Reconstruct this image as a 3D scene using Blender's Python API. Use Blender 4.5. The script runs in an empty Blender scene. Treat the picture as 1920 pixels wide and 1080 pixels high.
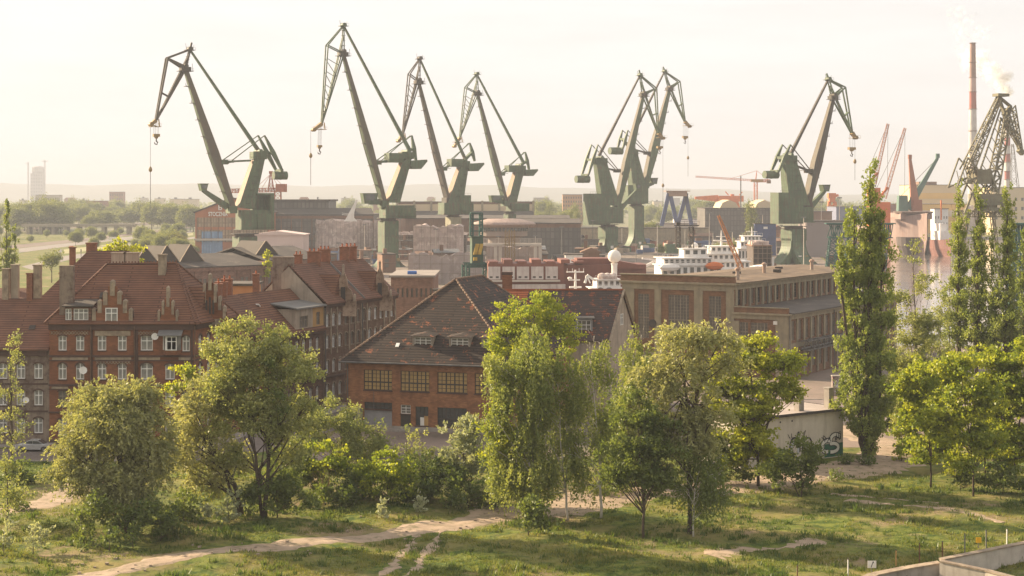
import bpy, math, random
import numpy as np
from mathutils import Vector, Matrix
from mathutils.geometry import tessellate_polygon
R = math.radians
random.seed(7)
rng = np.random.default_rng(11)
S = bpy.context.scene
COL = S.collection

# ---------------------------------------------------------------- camera
FPX, HZ, CH = 3200.0, 365.0, 32.0          # focal length in photo pixels, horizon row, camera height
cam = bpy.data.objects.new('camera', bpy.data.cameras.new('camera'))
COL.objects.link(cam)
cam.location = (0, 0, CH)
cam.rotation_euler = (R(90), 0, 0)
cam.data.sensor_width = 36
cam.data.lens = 60
cam.data.shift_y = -175 / 1920
cam.data.clip_start = 1
cam.data.clip_end = 20000
S.camera = cam

# ---------------------------------------------------------------- world, sun, exposure
SUN_AZ, SUN_EL = 60.0, 21.0                # degrees left of the view direction, elevation
world = bpy.data.worlds.new('World')
S.world = world
world.use_nodes = True
wn, wl = world.node_tree.nodes, world.node_tree.links
wn.clear()
sky = wn.new('ShaderNodeTexSky')
sky.sky_type = 'NISHITA'
sky.sun_disc = False
sky.sun_elevation = R(SUN_EL)
sky.sun_rotation = R(-SUN_AZ)
sky.air_density = 1.0
sky.dust_density = 4.0
sky.ozone_density = 1.0
tint = wn.new('ShaderNodeMix'); tint.data_type = 'RGBA'; tint.blend_type = 'MIX'
tint.inputs[0].default_value = 0.86
# thin bright veil of evening cloud, very faintly streaked
wtc = wn.new('ShaderNodeTexCoord'); wmp = wn.new('ShaderNodeMapping'); wmp.inputs['Scale'].default_value = (2.2, 2.2, 16); wmp.inputs['Rotation'].default_value = (.05, .04, 0)
wnz = wn.new('ShaderNodeTexNoise'); wnz.inputs['Scale'].default_value = 2.4; wnz.inputs['Detail'].default_value = 7; wnz.inputs['Roughness'].default_value = .6
veil = wn.new('ShaderNodeMix'); veil.data_type = 'RGBA'; veil.inputs[6].default_value = (8.7, 8.35, 8.1, 1); veil.inputs[7].default_value = (9.5, 9.2, 9.0, 1)
wmr = wn.new('ShaderNodeMapRange'); wmr.inputs[1].default_value = .35; wmr.inputs[2].default_value = .68
wl.new(wtc.outputs['Generated'], wmp.inputs[0]); wl.new(wmp.outputs[0], wnz.inputs['Vector']); wl.new(wnz.outputs['Fac'], wmr.inputs[0]); wl.new(wmr.outputs[0], veil.inputs[0])
wl.new(veil.outputs[2], tint.inputs[7])
bg = wn.new('ShaderNodeBackground'); bg.inputs[1].default_value = 0.035
wo = wn.new('ShaderNodeOutputWorld')
wl.new(sky.outputs[0], tint.inputs[6]); wl.new(tint.outputs[2], bg.inputs[0]); wl.new(bg.outputs[0], wo.inputs[0])

sl = bpy.data.lights.new('sun', 'SUN')
sl.energy = 4.4
sl.angle = R(0.6)
sl.color = (1.0, 0.80, 0.55)
sun = bpy.data.objects.new('sun', sl); COL.objects.link(sun)
to_sun = Vector((-math.sin(R(SUN_AZ)) * math.cos(R(SUN_EL)), math.cos(R(SUN_AZ)) * math.cos(R(SUN_EL)), math.sin(R(SUN_EL))))
sun.rotation_euler = to_sun.to_track_quat('Z', 'Y').to_euler()
S.view_settings.view_transform = 'Standard'
S.view_settings.look = 'None'
S.view_settings.exposure = 1.84
S.cycles.transparent_max_bounces = 128
S.view_settings.gamma = 1

# ---------------------------------------------------------------- helpers
def Wp(px, py, D):                          # photo pixel at distance D -> world point
    return Vector(((px - 960) / FPX * D, D, CH - (py - HZ) / FPX * D))
def Gd(py, z=0.0):                          # distance of a ground row
    return (CH - z) * FPX / (py - HZ)
def Gp(px, py, z=0.0):
    return Wp(px, py, Gd(py, z))

def ordw(n):
    a = ['','first','second','third','fourth','fifth','sixth','seventh','eighth','ninth','tenth','eleventh','twelfth','thirteenth','fourteenth','fifteenth','sixteenth','seventeenth','eighteenth','nineteenth']
    t = ['','','twenty','thirty','forty','fifty','sixty','seventy','eighty','ninety']; t2 = ['','','twentieth','thirtieth','fortieth','fiftieth','sixtieth','seventieth','eightieth','ninetieth']
    if n < 20: return a[n]
    return t2[n//10] if n % 10 == 0 else t[n//10]+' '+a[n%10]
class MB:
    def __init__(s): s.v = []; s.f = []; s.m = []; s.sm = []
    def face(s, pts, m=0):
        b = len(s.v); s.v += [tuple(p) for p in pts]; s.f.append(list(range(b, b + len(pts)))); s.m.append(m)
    def mesh8(s, c, m=0):                   # 8 corners: bottom 4 ccw, top 4 ccw
        b = len(s.v); s.v += [tuple(p) for p in c]
        for q in ((0,3,2,1),(4,5,6,7),(0,1,5,4),(1,2,6,5),(2,3,7,6),(3,0,4,7)):
            s.f.append([b + i for i in q]); s.m.append(m)
        return s
    def box(s, x0, x1, y0, y1, z0, z1, m=0):
        return s.mesh8([(x0,y0,z0),(x1,y0,z0),(x1,y1,z0),(x0,y1,z0),(x0,y0,z1),(x1,y0,z1),(x1,y1,z1),(x0,y1,z1)], m)
    def beam(s, a, b, w0, t0, w1=None, t1=None, m=0, lat=(0,1,0)):   # w: across, in the plane; t: along lat
        a, b = Vector(a), Vector(b); w1 = w0 if w1 is None else w1; t1 = t0 if t1 is None else t1
        d = (b - a).normalized(); l = Vector(lat); 
        if abs(d.dot(l)) > .98: l = Vector((1,0,0))
        e = d.cross(l).normalized(); l = e.cross(d).normalized()
        c = [a - e*w0/2 - l*t0/2, a + e*w0/2 - l*t0/2, a + e*w0/2 + l*t0/2, a - e*w0/2 + l*t0/2,
             b - e*w1/2 - l*t1/2, b + e*w1/2 - l*t1/2, b + e*w1/2 + l*t1/2, b - e*w1/2 + l*t1/2]
        return s.mesh8(c, m)
    def tube(s, pts, rads, n=6, m=0, cap=True):
        pts = [Vector(p) for p in pts]; base = len(s.v)
        for i, p in enumerate(pts):
            d = (pts[min(i+1, len(pts)-1)] - pts[max(i-1, 0)]).normalized()
            u = d.cross(Vector((0,0,1)) if abs(d.z) < .9 else Vector((1,0,0))).normalized(); w = d.cross(u)
            r = rads[i] if hasattr(rads, '__len__') else rads
            for k in range(n):
                a = 2*math.pi*k/n
                s.v.append(tuple(p + u*math.cos(a)*r + w*math.sin(a)*r))
        for i in range(len(pts)-1):
            for k in range(n):
                a0 = base+i*n+k; a1 = base+i*n+(k+1)%n
                s.f.append([a0, a0+n, a1+n, a1]); s.m.append(m)
        if cap:
            s.f.append([base+k for k in range(n)]); s.m.append(m)
            s.f.append([base+(len(pts)-1)*n+k for k in reversed(range(n))]); s.m.append(m)
        return s
    def lathe(s, prof, n=24, c=(0,0), m=0, a0=0.0, sx=1.0, sy=1.0):       # prof: (r,z)
        base = len(s.v)
        for r, z in prof:
            for k in range(n):
                a = a0 + 2*math.pi*k/n; s.v.append((c[0]+r*math.cos(a)*sx, c[1]+r*math.sin(a)*sy, z))
        for i in range(len(prof)-1):
            for k in range(n):
                p = base+i*n+k; q = base+i*n+(k+1)%n
                s.f.append([p, q, q+n, p+n]); s.m.append(m)
        s.f.append([base+(len(prof)-1)*n+k for k in range(n)]); s.m.append(m)
        s.f.append([base+k for k in reversed(range(n))]); s.m.append(m)
        return s
    def prism(s, poly, y0, y1, m=0):        # poly in (x,z), extruded along y; may be concave
        n = len(poly); b = len(s.v)
        s.v += [(x, y0, z) for x, z in poly] + [(x, y1, z) for x, z in poly]
        for t in tessellate_polygon([[Vector((x, z, 0)) for x, z in poly]]):
            s.f.append([b+i for i in t]); s.m.append(m)
            s.f.append([b+n+i for i in reversed(t)]); s.m.append(m)
        for i in range(n):
            j = (i+1) % n; s.f.append([b+i, b+j, b+n+j, b+n+i]); s.m.append(m)
        return s
    def slab(s, poly, z0, z1, m=0):         # poly in (x,y), extruded along z
        n = len(poly); b = len(s.v)
        s.v += [(x, y, z0) for x, y in poly] + [(x, y, z1) for x, y in poly]
        for t in tessellate_polygon([[Vector((x, y, 0)) for x, y in poly]]):
            s.f.append([b+i for i in reversed(t)]); s.m.append(m)
            s.f.append([b+n+i for i in t]); s.m.append(m)
        for i in range(n):
            j = (i+1) % n; s.f.append([b+i, b+j, b+n+j, b+n+i]); s.m.append(m)
        return s
    def lattice(s, a, b, w0, t0, w1=None, t1=None, n=8, r=.12, lat=(0,1,0), m=0, rb=None):
        a, b = Vector(a), Vector(b); w1 = w0 if w1 is None else w1; t1 = t0 if t1 is None else t1; rb = rb or r*.6
        d = (b-a).normalized(); l = Vector(lat); e = d.cross(l).normalized(); l = e.cross(d).normalized()
        def c(i, k):
            f = i/n; w = w0+(w1-w0)*f; t = t0+(t1-t0)*f
            sx = (-1, 1, 1, -1)[k]; sy = (-1, -1, 1, 1)[k]
            return a.lerp(b, f) + e*sx*w/2 + l*sy*t/2
        for k in range(4): s.beam(c(0,k), c(n,k), 2*r, 2*r, m=m)
        for i in range(n):
            for k in range(4):
                k2 = (k+1) % 4
                p, q = (c(i,k), c(i+1,k2)) if (i+k) % 2 else (c(i,k2), c(i+1,k))
                s.beam(p, q, 2*rb, 2*rb, m=m)
                if i: s.beam(c(i,k), c(i,k2), 2*rb, 2*rb, m=m)
        return s
    def data(s, name, mats, smooth=False):
        me = bpy.data.meshes.new(name)
        me.from_pydata(s.v, [], s.f)
        for mm in (mats if isinstance(mats, (list, tuple)) else [mats]): me.materials.append(mm)
        me.polygons.foreach_set('material_index', s.m)
        if smooth: me.polygons.foreach_set('use_smooth', [True]*len(s.f))
        me.update()
        # metric uv: u level along the face, v up the slope
        uv = me.uv_layers.new(name='uv')
        nl = len(me.loops); npoly = len(me.polygons)
        co = np.empty(len(me.vertices)*3); me.vertices.foreach_get('co', co); co = co.reshape(-1,3)
        nr = np.empty(npoly*3); me.polygons.foreach_get('normal', nr); nr = nr.reshape(-1,3)
        lt = np.empty(npoly, dtype=np.int64); me.polygons.foreach_get('loop_total', lt)
        vi = np.empty(nl, dtype=np.int64); me.loops.foreach_get('vertex_index', vi)
        N = np.repeat(nr, lt, axis=0); P = co[vi]
        T = np.stack([-N[:,1], N[:,0], np.zeros(nl)], 1); L = np.linalg.norm(T, axis=1)
        flat = L < 1e-3; T[flat] = (1,0,0); L[flat] = 1; T /= L[:,None]
        B = np.cross(N, T)
        out = np.stack([(P*T).sum(1), (P*B).sum(1)], 1)
        uv.data.foreach_set('uv', out.ravel())
        return me
    def build(s, name, mats, parent=None, loc=None, smooth=False, **kw):
        return obj(name, s.data(name, mats, smooth), parent, loc, **kw)

def obj(name, me, parent=None, loc=None, rz=0, label=None, cat=None, group=None, kind=None):
    o = bpy.data.objects.new(name, me); COL.objects.link(o)
    if parent is not None: o.parent = parent
    if loc is not None: o.location = loc
    if rz: o.rotation_euler = (0, 0, rz)
    tag(o, label, cat, group, kind)
    return o
def tag(o, label=None, cat=None, group=None, kind=None):
    for k, v in (('label', label), ('category', cat), ('group', group), ('kind', kind)):
        if v: o[k] = v
    return o
def thing(name, label, cat, loc=(0,0,0), rz=0.0, group=None):
    return obj(name, None, None, loc, rz, label, cat, group)
def copy_tree(o, parent=None):
    c = o.copy(); COL.objects.link(c); c.parent = parent
    for ch in list(o.children): copy_tree(ch, c)
    return c

# ---------------------------------------------------------------- materials
def lin(c):
    return tuple(((x/255)/12.92 if x/255 <= .04045 else ((x/255+.055)/1.055)**2.4) for x in c)
MATS = {}
def M(name, c1, c2=None, scale=1.0, rough=.85, c3=None, s3=.3, t3=.6, w3=.12, pat=None, streak=0, cs=(.05,.03,.02),
      bump=.0, bscale=8, metal=0.0, spec=.3, dirt=.0, rowgap=None):
    if name in MATS: return MATS[name]
    m = bpy.data.materials.new(name); m.use_nodes = True; MATS[name] = m
    nt = m.node_tree; n, l = nt.nodes, nt.links
    b = n['Principled BSDF']; b.inputs['Roughness'].default_value = rough; b.inputs['Metallic'].default_value = metal
    b.inputs['Specular IOR Level'].default_value = spec
    tc = n.new('ShaderNodeTexCoord')
    def noise(sc, det=4, vec=None, rgh=.6):
        t = n.new('ShaderNodeTexNoise'); t.inputs['Scale'].default_value = sc; t.inputs['Detail'].default_value = det
        t.inputs['Roughness'].default_value = rgh
        l.new(vec if vec else tc.outputs['Object'], t.inputs['Vector']); return t.outputs['Fac']
    def ramp(src, a, bb):
        r = n.new('ShaderNodeMapRange'); r.inputs['From Min'].default_value = a; r.inputs['From Max'].default_value = bb
        l.new(src, r.inputs['Value']); return r.outputs['Result']
    def mix(fac, A, B, mode='MIX'):
        x = n.new('ShaderNodeMix'); x.data_type = 'RGBA'; x.blend_type = mode
        for sock, v in ((x.inputs[0], fac), (x.inputs[6], A), (x.inputs[7], B)):
            if hasattr(v, 'is_output') or isinstance(v, bpy.types.NodeSocket): l.new(v, sock)
            elif isinstance(v, (int, float)): sock.default_value = v
            else: sock.default_value = (*v[:3], 1)
        return x.outputs[2]
    c2 = c2 or tuple(x*.75 for x in c1)
    out = mix(ramp(noise(scale, 6), .35, .65), c1, c2)
    bsrc = None
    if pat:
        kind, bw, bh, jm = pat             # brick / tile sizes in metres, strength of the joint
        br = n.new('ShaderNodeTexBrick'); l.new(tc.outputs['UV'], br.inputs['Vector'])
        br.inputs['Scale'].default_value = 1
        br.inputs['Brick Width'].default_value = bw; br.inputs['Row Height'].default_value = bh
        br.inputs['Mortar Size'].default_value = bh*(.2 if kind == 'tile' else .1)
        br.inputs['Mortar Smooth'].default_value = .3
        br.inputs['Color1'].default_value = (1,1,1,1); c2v = .84 if kind == 'tile' else .62; br.inputs['Color2'].default_value = (c2v,c2v,c2v,1)
        br.inputs['Mortar'].default_value = (jm,jm,jm,1)
        if kind == 'seam': br.offset = 0
        out = mix(.85, out, br.outputs['Color'], 'MULTIPLY'); bsrc = br.outputs['Fac']
    if c3: out = mix(ramp(noise(s3, 8, rgh=.75), t3-w3/2, t3+w3/2), out, c3)
    if streak:
        mp = n.new('ShaderNodeMapping'); mp.inputs['Scale'].default_value = (1, 1, .12); l.new(tc.outputs['Object'], mp.inputs[0])
        f = ramp(noise(1.3, 5, mp.outputs[0]), .5, .72)
        mm = n.new('ShaderNodeMath'); mm.operation = 'MULTIPLY'; mm.inputs[1].default_value = streak; l.new(f, mm.inputs[0])
        out = mix(mm.outputs[0], out, cs)
    if dirt:
        f = ramp(noise(.35, 7), .45, .75)
        mm = n.new('ShaderNodeMath'); mm.operation = 'MULTIPLY'; mm.inputs[1].default_value = dirt; l.new(f, mm.inputs[0])
        out = mix(mm.outputs[0], out, tuple(x*.35 for x in c1))
    l.new(out, b.inputs['Base Color'])
    if bump:
        bp = n.new('ShaderNodeBump'); bp.inputs['Strength'].default_value = bump; bp.inputs['Distance'].default_value = .06
        if bsrc: bp.invert = True; l.new(bsrc, bp.inputs['Height'])
        else: l.new(noise(bscale, 6), bp.inputs['Height'])
        l.new(bp.outputs[0], b.inputs['Normal'])
    return m

def leafmat(name, ca, cb, trans=.45):
    if name in MATS: return MATS[name]
    m = bpy.data.materials.new(name); m.use_nodes = True; MATS[name] = m
    n, l = m.node_tree.nodes, m.node_tree.links; n.clear()
    at = n.new('ShaderNodeAttribute'); at.attribute_name = 'tint'
    mx = n.new('ShaderNodeMix'); mx.data_type = 'RGBA'; l.new(at.outputs['Fac'], mx.inputs[0])
    mx.inputs[6].default_value = (*ca, 1); mx.inputs[7].default_value = (*cb, 1)
    d = n.new('ShaderNodeBsdfDiffuse'); t = n.new('ShaderNodeBsdfTranslucent'); g = n.new('ShaderNodeBsdfGlossy')
    g.inputs['Roughness'].default_value = .45; g.inputs['Color'].default_value = (.9,.9,.85,1)
    hs = n.new('ShaderNodeMix'); hs.data_type = 'RGBA'; hs.blend_type = 'MULTIPLY'; hs.inputs[0].default_value = 1
    hs.inputs[7].default_value = (1.35, 1.32, .65, 1); l.new(mx.outputs[2], hs.inputs[6])
    l.new(mx.outputs[2], d.inputs['Color']); l.new(hs.outputs[2], t.inputs['Color'])
    a = n.new('ShaderNodeMixShader'); a.inputs[0].default_value = trans
    l.new(d.outputs[0], a.inputs[1]); l.new(t.outputs[0], a.inputs[2])
    b = n.new('ShaderNodeMixShader'); b.inputs[0].default_value = .02
    l.new(a.outputs[0], b.inputs[1]); l.new(g.outputs[0], b.inputs[2])
    o = n.new('ShaderNodeOutputMaterial'); l.new(b.outputs[0], o.inputs[0])
    return m

bark = M('bark', (.09,.065,.045), (.05,.035,.025), 3, bump=.5)
birch_bark = M('birch_bark', (.55,.50,.43), (.42,.38,.32), 2, c3=(.05,.04,.035), s3=1.6, t3=.6, w3=.05)
concrete = M('concrete', (.34,.30,.26), (.24,.21,.18), .6, streak=.6, cs=(.10,.08,.06), bump=.2)
asphalt = M('asphalt', (.17,.135,.115), (.13,.105,.09), .25, c3=(.21,.17,.14), s3=.08)
white_paint = M('white_paint', (.72,.69,.64), (.62,.58,.53), 1.5)
steel = M('steel', (.16,.15,.14), (.10,.09,.08), 1.0, metal=.3, rough=.6)
dark_metal = M('dark_metal', (.045,.04,.038), (.07,.055,.045), 1)
gls = M('window_glass', (.045,.05,.05), (.09,.09,.085), .35, rough=.15, spec=.8)
curtain = M('curtained_glass', (.30,.28,.25), (.10,.10,.10), .6, rough=.3, spec=.6)
# ---------------------------------------------------------------- ground, water, hills
def sstep(a, b, x):
    t = np.clip((x-a)/(b-a), 0, 1); return t*t*(3-2*t)
PATH = [(40,1112),(170,1083),(330,1050),(480,1030),(620,1012),(760,996),(880,978),(980,958),(1090,944),(1180,932),(1270,922),(1380,912),(1480,900),(1570,884),(1650,872),(1720,862)]
def hz(x, y):                               # ground height near the camera
    x = np.asarray(x, float); y = np.asarray(y, float)
    h = .16*np.sin(x*.21+1)*np.sin(y*.17) + .10*np.sin(x*.55+y*.31) + .05*np.sin(x*1.3)*np.sin(y*1.1+.4)
    for cx, cy, sx, sy, a in ((-22,184,16,7,1.3),(-38,166,14,5,.5),(-46,186,10,5,.7),(2,186,10,6,.8),(-24,149,9,3,.5),(40,168,16,5,.3)):
        h = h + a*np.exp(-((x-cx)/sx)**2-((y-cy)/sy)**2)
    return h*sstep(-92,-78,x)*sstep(92,78,x)*sstep(118,128,y)*sstep(204,194,y)

def soil_mat():
    m = bpy.data.materials.new('meadow'); m.use_nodes = True
    n, l = m.node_tree.nodes, m.node_tree.links; b = n['Principled BSDF']; b.inputs['Roughness'].default_value = .95
    b.inputs['Specular IOR Level'].default_value = .1
    tc = n.new('ShaderNodeTexCoord')
    def noise(sc, d=8, r=.65, w=0):
        t = n.new('ShaderNodeTexNoise'); t.inputs['Scale'].default_value = sc; t.inputs['Detail'].default_value = d; t.inputs['Roughness'].default_value = r
        l.new(tc.outputs['Object'], t.inputs['Vector']); return t.outputs['Fac']
    def rng_(s, a, bb):
        r = n.new('ShaderNodeMapRange'); r.inputs[1].default_value = a; r.inputs[2].default_value = bb; l.new(s, r.inputs[0]); return r.outputs[0]
    def mix(f, A, B):
        x = n.new('ShaderNodeMix'); x.data_type = 'RGBA'; l.new(f, x.inputs[0])
        for k, v in ((6, A), (7, B)):
            if isinstance(v, tuple): x.inputs[k].default_value = (*v, 1)
            else: l.new(v, x.inputs[k])
        return x.outputs[2]
    o = mix(rng_(noise(.9), .4, .6), (.042,.072,.014), (.145,.165,.033))
    o = mix(rng_(noise(.12), .44, .62), o, (.20,.165,.06))
    o = mix(rng_(noise(.075, 10, .7), .55, .66), o, (.27,.19,.125))
    l.new(o, b.inputs['Base Color'])
    bp = n.new('ShaderNodeBump'); bp.inputs['Strength'].default_value = .6; bp.inputs['Distance'].default_value = .15
    l.new(noise(2.5), bp.inputs['Height']); l.new(bp.outputs[0], b.inputs['Normal'])
    return m
meadow = soil_mat()
dirt = M('path_dirt', (.37,.275,.195), (.28,.205,.14), .5, c3=(.17,.14,.075), s3=.9, t3=.56, bump=.5, bscale=4)
yardm = M('yard_dust', (.235,.175,.14), (.15,.115,.09), .09, c3=(.10,.085,.06), s3=.035, t3=.53, bump=.3, bscale=2)
fieldm = M('far_fields', (.16,.15,.07), (.25,.20,.13), .006, c3=(.10,.12,.04), s3=.012, t3=.52)

BASIN = [(-20,400),(70,400),(70,362),(330,362),(760,1300),(215,1300),(128,640),(112,600),(-20,600)]
g = MB()
fx0, fx1, fy0, fy1 = -92, 92, 118, 204
outer = [(-6000,-300),(6000,-300),(6000,10100),(-6000,10100)]
hole1 = [(fx0,fy0),(fx0,fy1),(fx1,fy1),(fx1,fy0)]
pts = outer + hole1 + BASIN
tr = tessellate_polygon([[Vector((x,y,0)) for x,y in outer], [Vector((x,y,0)) for x,y in hole1], [Vector((x,y,0)) for x,y in BASIN]])
for t in tr:
    q = [pts[i] for i in t]
    cy = sum(p[1] for p in q)/3
    a = (q[1][0]-q[0][0])*(q[2][1]-q[0][1]) - (q[2][0]-q[0][0])*(q[1][1]-q[0][1])
    if a < 0: q = q[::-1]
    g.face([(x,y,0) for x,y in q], 0)
NX, NY = 184, 86
xs = np.linspace(fx0, fx1, NX+1); ys = np.linspace(fy0, fy1, NY+1)
X, Y = np.meshgrid(xs, ys); Z = hz(X, Y); b0 = len(g.v)
g.v += list(zip(X.ravel().tolist(), Y.ravel().tolist(), Z.ravel().tolist()))
for j in range(NY):
    for i in range(NX):
        a = b0+j*(NX+1)+i; g.f.append([a, a+1, a+NX+2, a+NX+1]); g.m.append(0)
for i in range(len(BASIN)):
    p, q = BASIN[i], BASIN[(i+1) % len(BASIN)]
    g.face([(p[0],p[1],0),(q[0],q[1],0),(q[0],q[1],-6),(p[0],p[1],-6)], 1)
g.build('ground', [meadow, concrete], kind='structure')

def sheet(name, poly, z, mat, mb=None):
    mb = mb or MB()
    mb.slab([(p[0], p[1]) for p in poly], z-.003, z); return mb.build(name, mat, kind='structure')
# water
w = bpy.data.materials.new('harbour_water'); w.use_nodes = True
n, l = w.node_tree.nodes, w.node_tree.links; b = n['Principled BSDF']
b.inputs['Base Color'].default_value = (.16,.14,.12,1); b.inputs['Roughness'].default_value = .12; b.inputs['Specular IOR Level'].default_value = .7
tn = n.new('ShaderNodeTexNoise'); tn.inputs['Scale'].default_value = .25; tn.inputs['Detail'].default_value = 5
tcn = n.new('ShaderNodeTexCoord'); l.new(tcn.outputs['Object'], tn.inputs['Vector'])
bp = n.new('ShaderNodeBump'); bp.inputs['Strength'].default_value = .25; bp.inputs['Distance'].default_value = .5
l.new(tn.outputs['Fac'], bp.inputs['Height']); l.new(bp.outputs[0], b.inputs['Normal'])
mb = MB(); mb.slab([(-24,355),(334,355),(775,1305),(-24,1305)], -2.1, -2.0); mb.build('water', w, kind='structure')

# dirt path with ragged edges
def strip(name, line, wid, mat, lift, z=None, seg=1.0, rag=.35, kind='structure'):
    P = [Vector(Gp(*p)) if len(p) == 2 and p[1] > 366 and z is None else Vector((p[0], p[1], 0)) for p in line]
    out = []; 
    for i in range(len(P)-1):
        L = (P[i+1]-P[i]).length; k = max(1, int(L/seg))
        for j in range(k): out.append(P[i].lerp(P[i+1], j/k))
    out.append(P[-1])
    for _ in range(6):
        out = [out[0]] + [(out[i-1]+out[i]*2+out[i+1])/4 for i in range(1, len(out)-1)] + [out[-1]]
    mb = MB(); nw = 7; rows = []
    for i, p in enumerate(out):
        d = (out[min(i+1, len(out)-1)]-out[max(i-1, 0)]).normalized(); nn = Vector((-d.y, d.x, 0))
        wv = (wid(i/len(out)) if callable(wid) else wid)
        a = wv/2*(1+rag*.5*math.sin(i*.37)+rag*random.uniform(-.6,.6)); c = wv/2*(1+rag*.5*math.sin(i*.23+2)+rag*random.uniform(-.6,.6))
        row = []
        for k in range(nw):
            q = p + nn*(-c+(a+c)*k/(nw-1)); row.append((q.x, q.y, float(hz(q.x, q.y))+lift-(.05 if k in (0, nw-1) else 0)))
        rows.append(row)
    base = len(mb.v)
    for r_ in rows: mb.v += r_
    for i in range(len(rows)-1):
        for k in range(nw-1):
            a = base+i*nw+k; mb.f.append([a, a+nw, a+nw+1, a+1]); mb.m.append(0)
    return mb.build(name, mat, kind=kind)
strip('path', PATH, lambda t: 3.9+4.4*float(sstep(.3,.5,t))-1.0*math.sin(t*14)**2, dirt, .05, seg=.7)
strip('path', [(800,985),(770,1020),(735,1060),(700,1100)], 1.0, dirt, .042, seg=.5, rag=1.3)
strip('path', [(835,983),(812,1020),(780,1060),(752,1100)], .8, dirt, .038, seg=.5, rag=1.4)
strip('path', [(1590,880),(1650,858),(1690,842),(1660,828),(1600,815),(1570,790)], 6, dirt, .056, seg=.7)
strip('path', [(1590,935),(1680,948),(1790,962),(1880,985)], 1.0, dirt, .045, seg=.5, rag=1.0)
strip('path', [(1560,925),(1650,936),(1760,945)], .5, dirt, .05, seg=.5, rag=1.0)
strip('path', [(-90,955),(0,962),(60,955),(130,930),(190,905)], 4.2, dirt, .05, seg=.7)
strip('path', [(1330,1040),(1400,1030),(1480,1024),(1540,1018)], 2.5, dirt, .03, seg=.5, rag=1.2)

# streets (kerbs are real steps)
sheet('road', [(-140,205.5),(-35,205.5),(-30,214),(-140,216)], .012, asphalt)
su = Vector((.352,.936,0)); sn = Vector((.936,-.352,0))      # street direction, and away from the house row
A0 = Vector((-40.7,218.6,0))
q0 = A0+sn*3-su*4; q1 = A0+sn*11-su*4
sheet('road', [q0, q1, q1+su*110, q0+su*110], .016, asphalt)
mb = MB()
def kerbbox(mb, a, b, w, z1, z0=-.1):
    a, b = Vector(a), Vector(b); d = (b-a).normalized(); nn = Vector((-d.y, d.x, 0))*w/2
    mb.slab([(v.x, v.y) for v in (a-nn, b-nn, b+nn, a+nn)], z0, z1)
kerbbox(mb, A0+sn*1.5-su*2, A0+sn*1.5+su*100, 2.9, .14)
mb.build('pavement', concrete, kind='structure')
mb = MB(); kerbbox(mb, (-140,217.1,0), (-42,217.1,0), 1.9, .13); kerbbox(mb, (-140,204.9,0), (-37,204.9,0), .35, .12); mb.build('pavement', concrete, kind='structure')
sheet('yard', [(-26,206),(2,204.5),(14,212),(20,240),(10,252),(-22,246)], .010, yardm)
sheet('yard', [(-120,330),(-60,300),(-20,330),(75,330),(69,399),(-21,399),(-21,601),(111,601),(127,641),(214,1301),(500,1450),(-150,1450),(-165,800)], .02, yardm)
sheet("yard", [(20,216),(80,216),(110,240),(330,360),(76,360),(60,330),(52,300),(36,292),(16,306),(10,270)], .014, yardm)
# the two carriageways to the right
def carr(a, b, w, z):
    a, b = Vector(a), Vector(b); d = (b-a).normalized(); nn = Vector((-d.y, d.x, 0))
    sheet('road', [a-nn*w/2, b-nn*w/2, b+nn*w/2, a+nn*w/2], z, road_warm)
    mb = MB()
    for s_ in (-1, 1): kerbbox(mb, a+nn*s_*(w/2+.2), b+nn*s_*(w/2+.2), .3, .13)
    mb.build('pavement', concrete, kind='structure')
    mk = MB(); L = (b-a).length; k = 0
    while k*9 < L-4:
        p = a+d*(k*9); kerbbox(mk, p, p+d*3.5, .15, z+.006, z+.004); k += 1
    mk.build('road_marking', white_paint, kind='structure')
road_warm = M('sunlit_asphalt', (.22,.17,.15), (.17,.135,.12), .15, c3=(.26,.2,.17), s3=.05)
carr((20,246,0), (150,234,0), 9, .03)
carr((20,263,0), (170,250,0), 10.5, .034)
mb = MB(); mb.slab([(36,253.2),(150,240.5),(150,242.5),(36,255.4)], .021, .028); mb.build('verge', meadow, kind='structure')

# hills at the horizon
mb = MB(); xs = np.linspace(-5600, 5600, 190); prev = None
hm = M('hill_forest', (.09,.10,.05), (.13,.12,.07), .004)
for x in xs:
    y0 = 9300; px = 960+x/y0*FPX
    row = 340 + (px/1920)*24 + 3.0*math.sin(px*.004+1) + 2.0*math.sin(px*.013) + 1.0*math.sin(px*.045)
    z = max(4, CH + (HZ-row)/FPX*y0)
    cur = [(x, 7300+90*math.sin(x*.01), -1), (x, 8200, z*.42+4*math.sin(x*.006)), (x, y0, z), (x, 9900, -1)]
    if prev:
        for k in range(3): mb.face([prev[k], cur[k], cur[k+1], prev[k+1]])
    prev = cur
mb.build('hills', hm, kind='structure', smooth=True)
sheet('fields', [(-5900,1452),(-420,1452),(500,1460),(1500,1460),(5900,2200),(5900,7200),(-5900,7200)], .03, fieldm)
sheet('fields', [(-4400,620),(-425,620),(-425,1450),(-4400,1450)], .028, fieldm)

# ---------------------------------------------------------------- haze
hzm = bpy.data.materials.new('haze_air'); hzm.use_nodes = True
n, l = hzm.node_tree.nodes, hzm.node_tree.links; n.clear()
v = n.new('ShaderNodeVolumePrincipled'); v.inputs['Color'].default_value = (.56,.59,.655,1); v.inputs['Density'].default_value = HAZE = .00017
v.inputs['Anisotropy'].default_value = .1
o = n.new('ShaderNodeOutputMaterial'); l.new(v.outputs[0], o.inputs['Volume'])
mb = MB(); mb.box(-6100, 6100, -400, 10200, -8, 190); mb.build('haze', hzm, kind='stuff')
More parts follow.
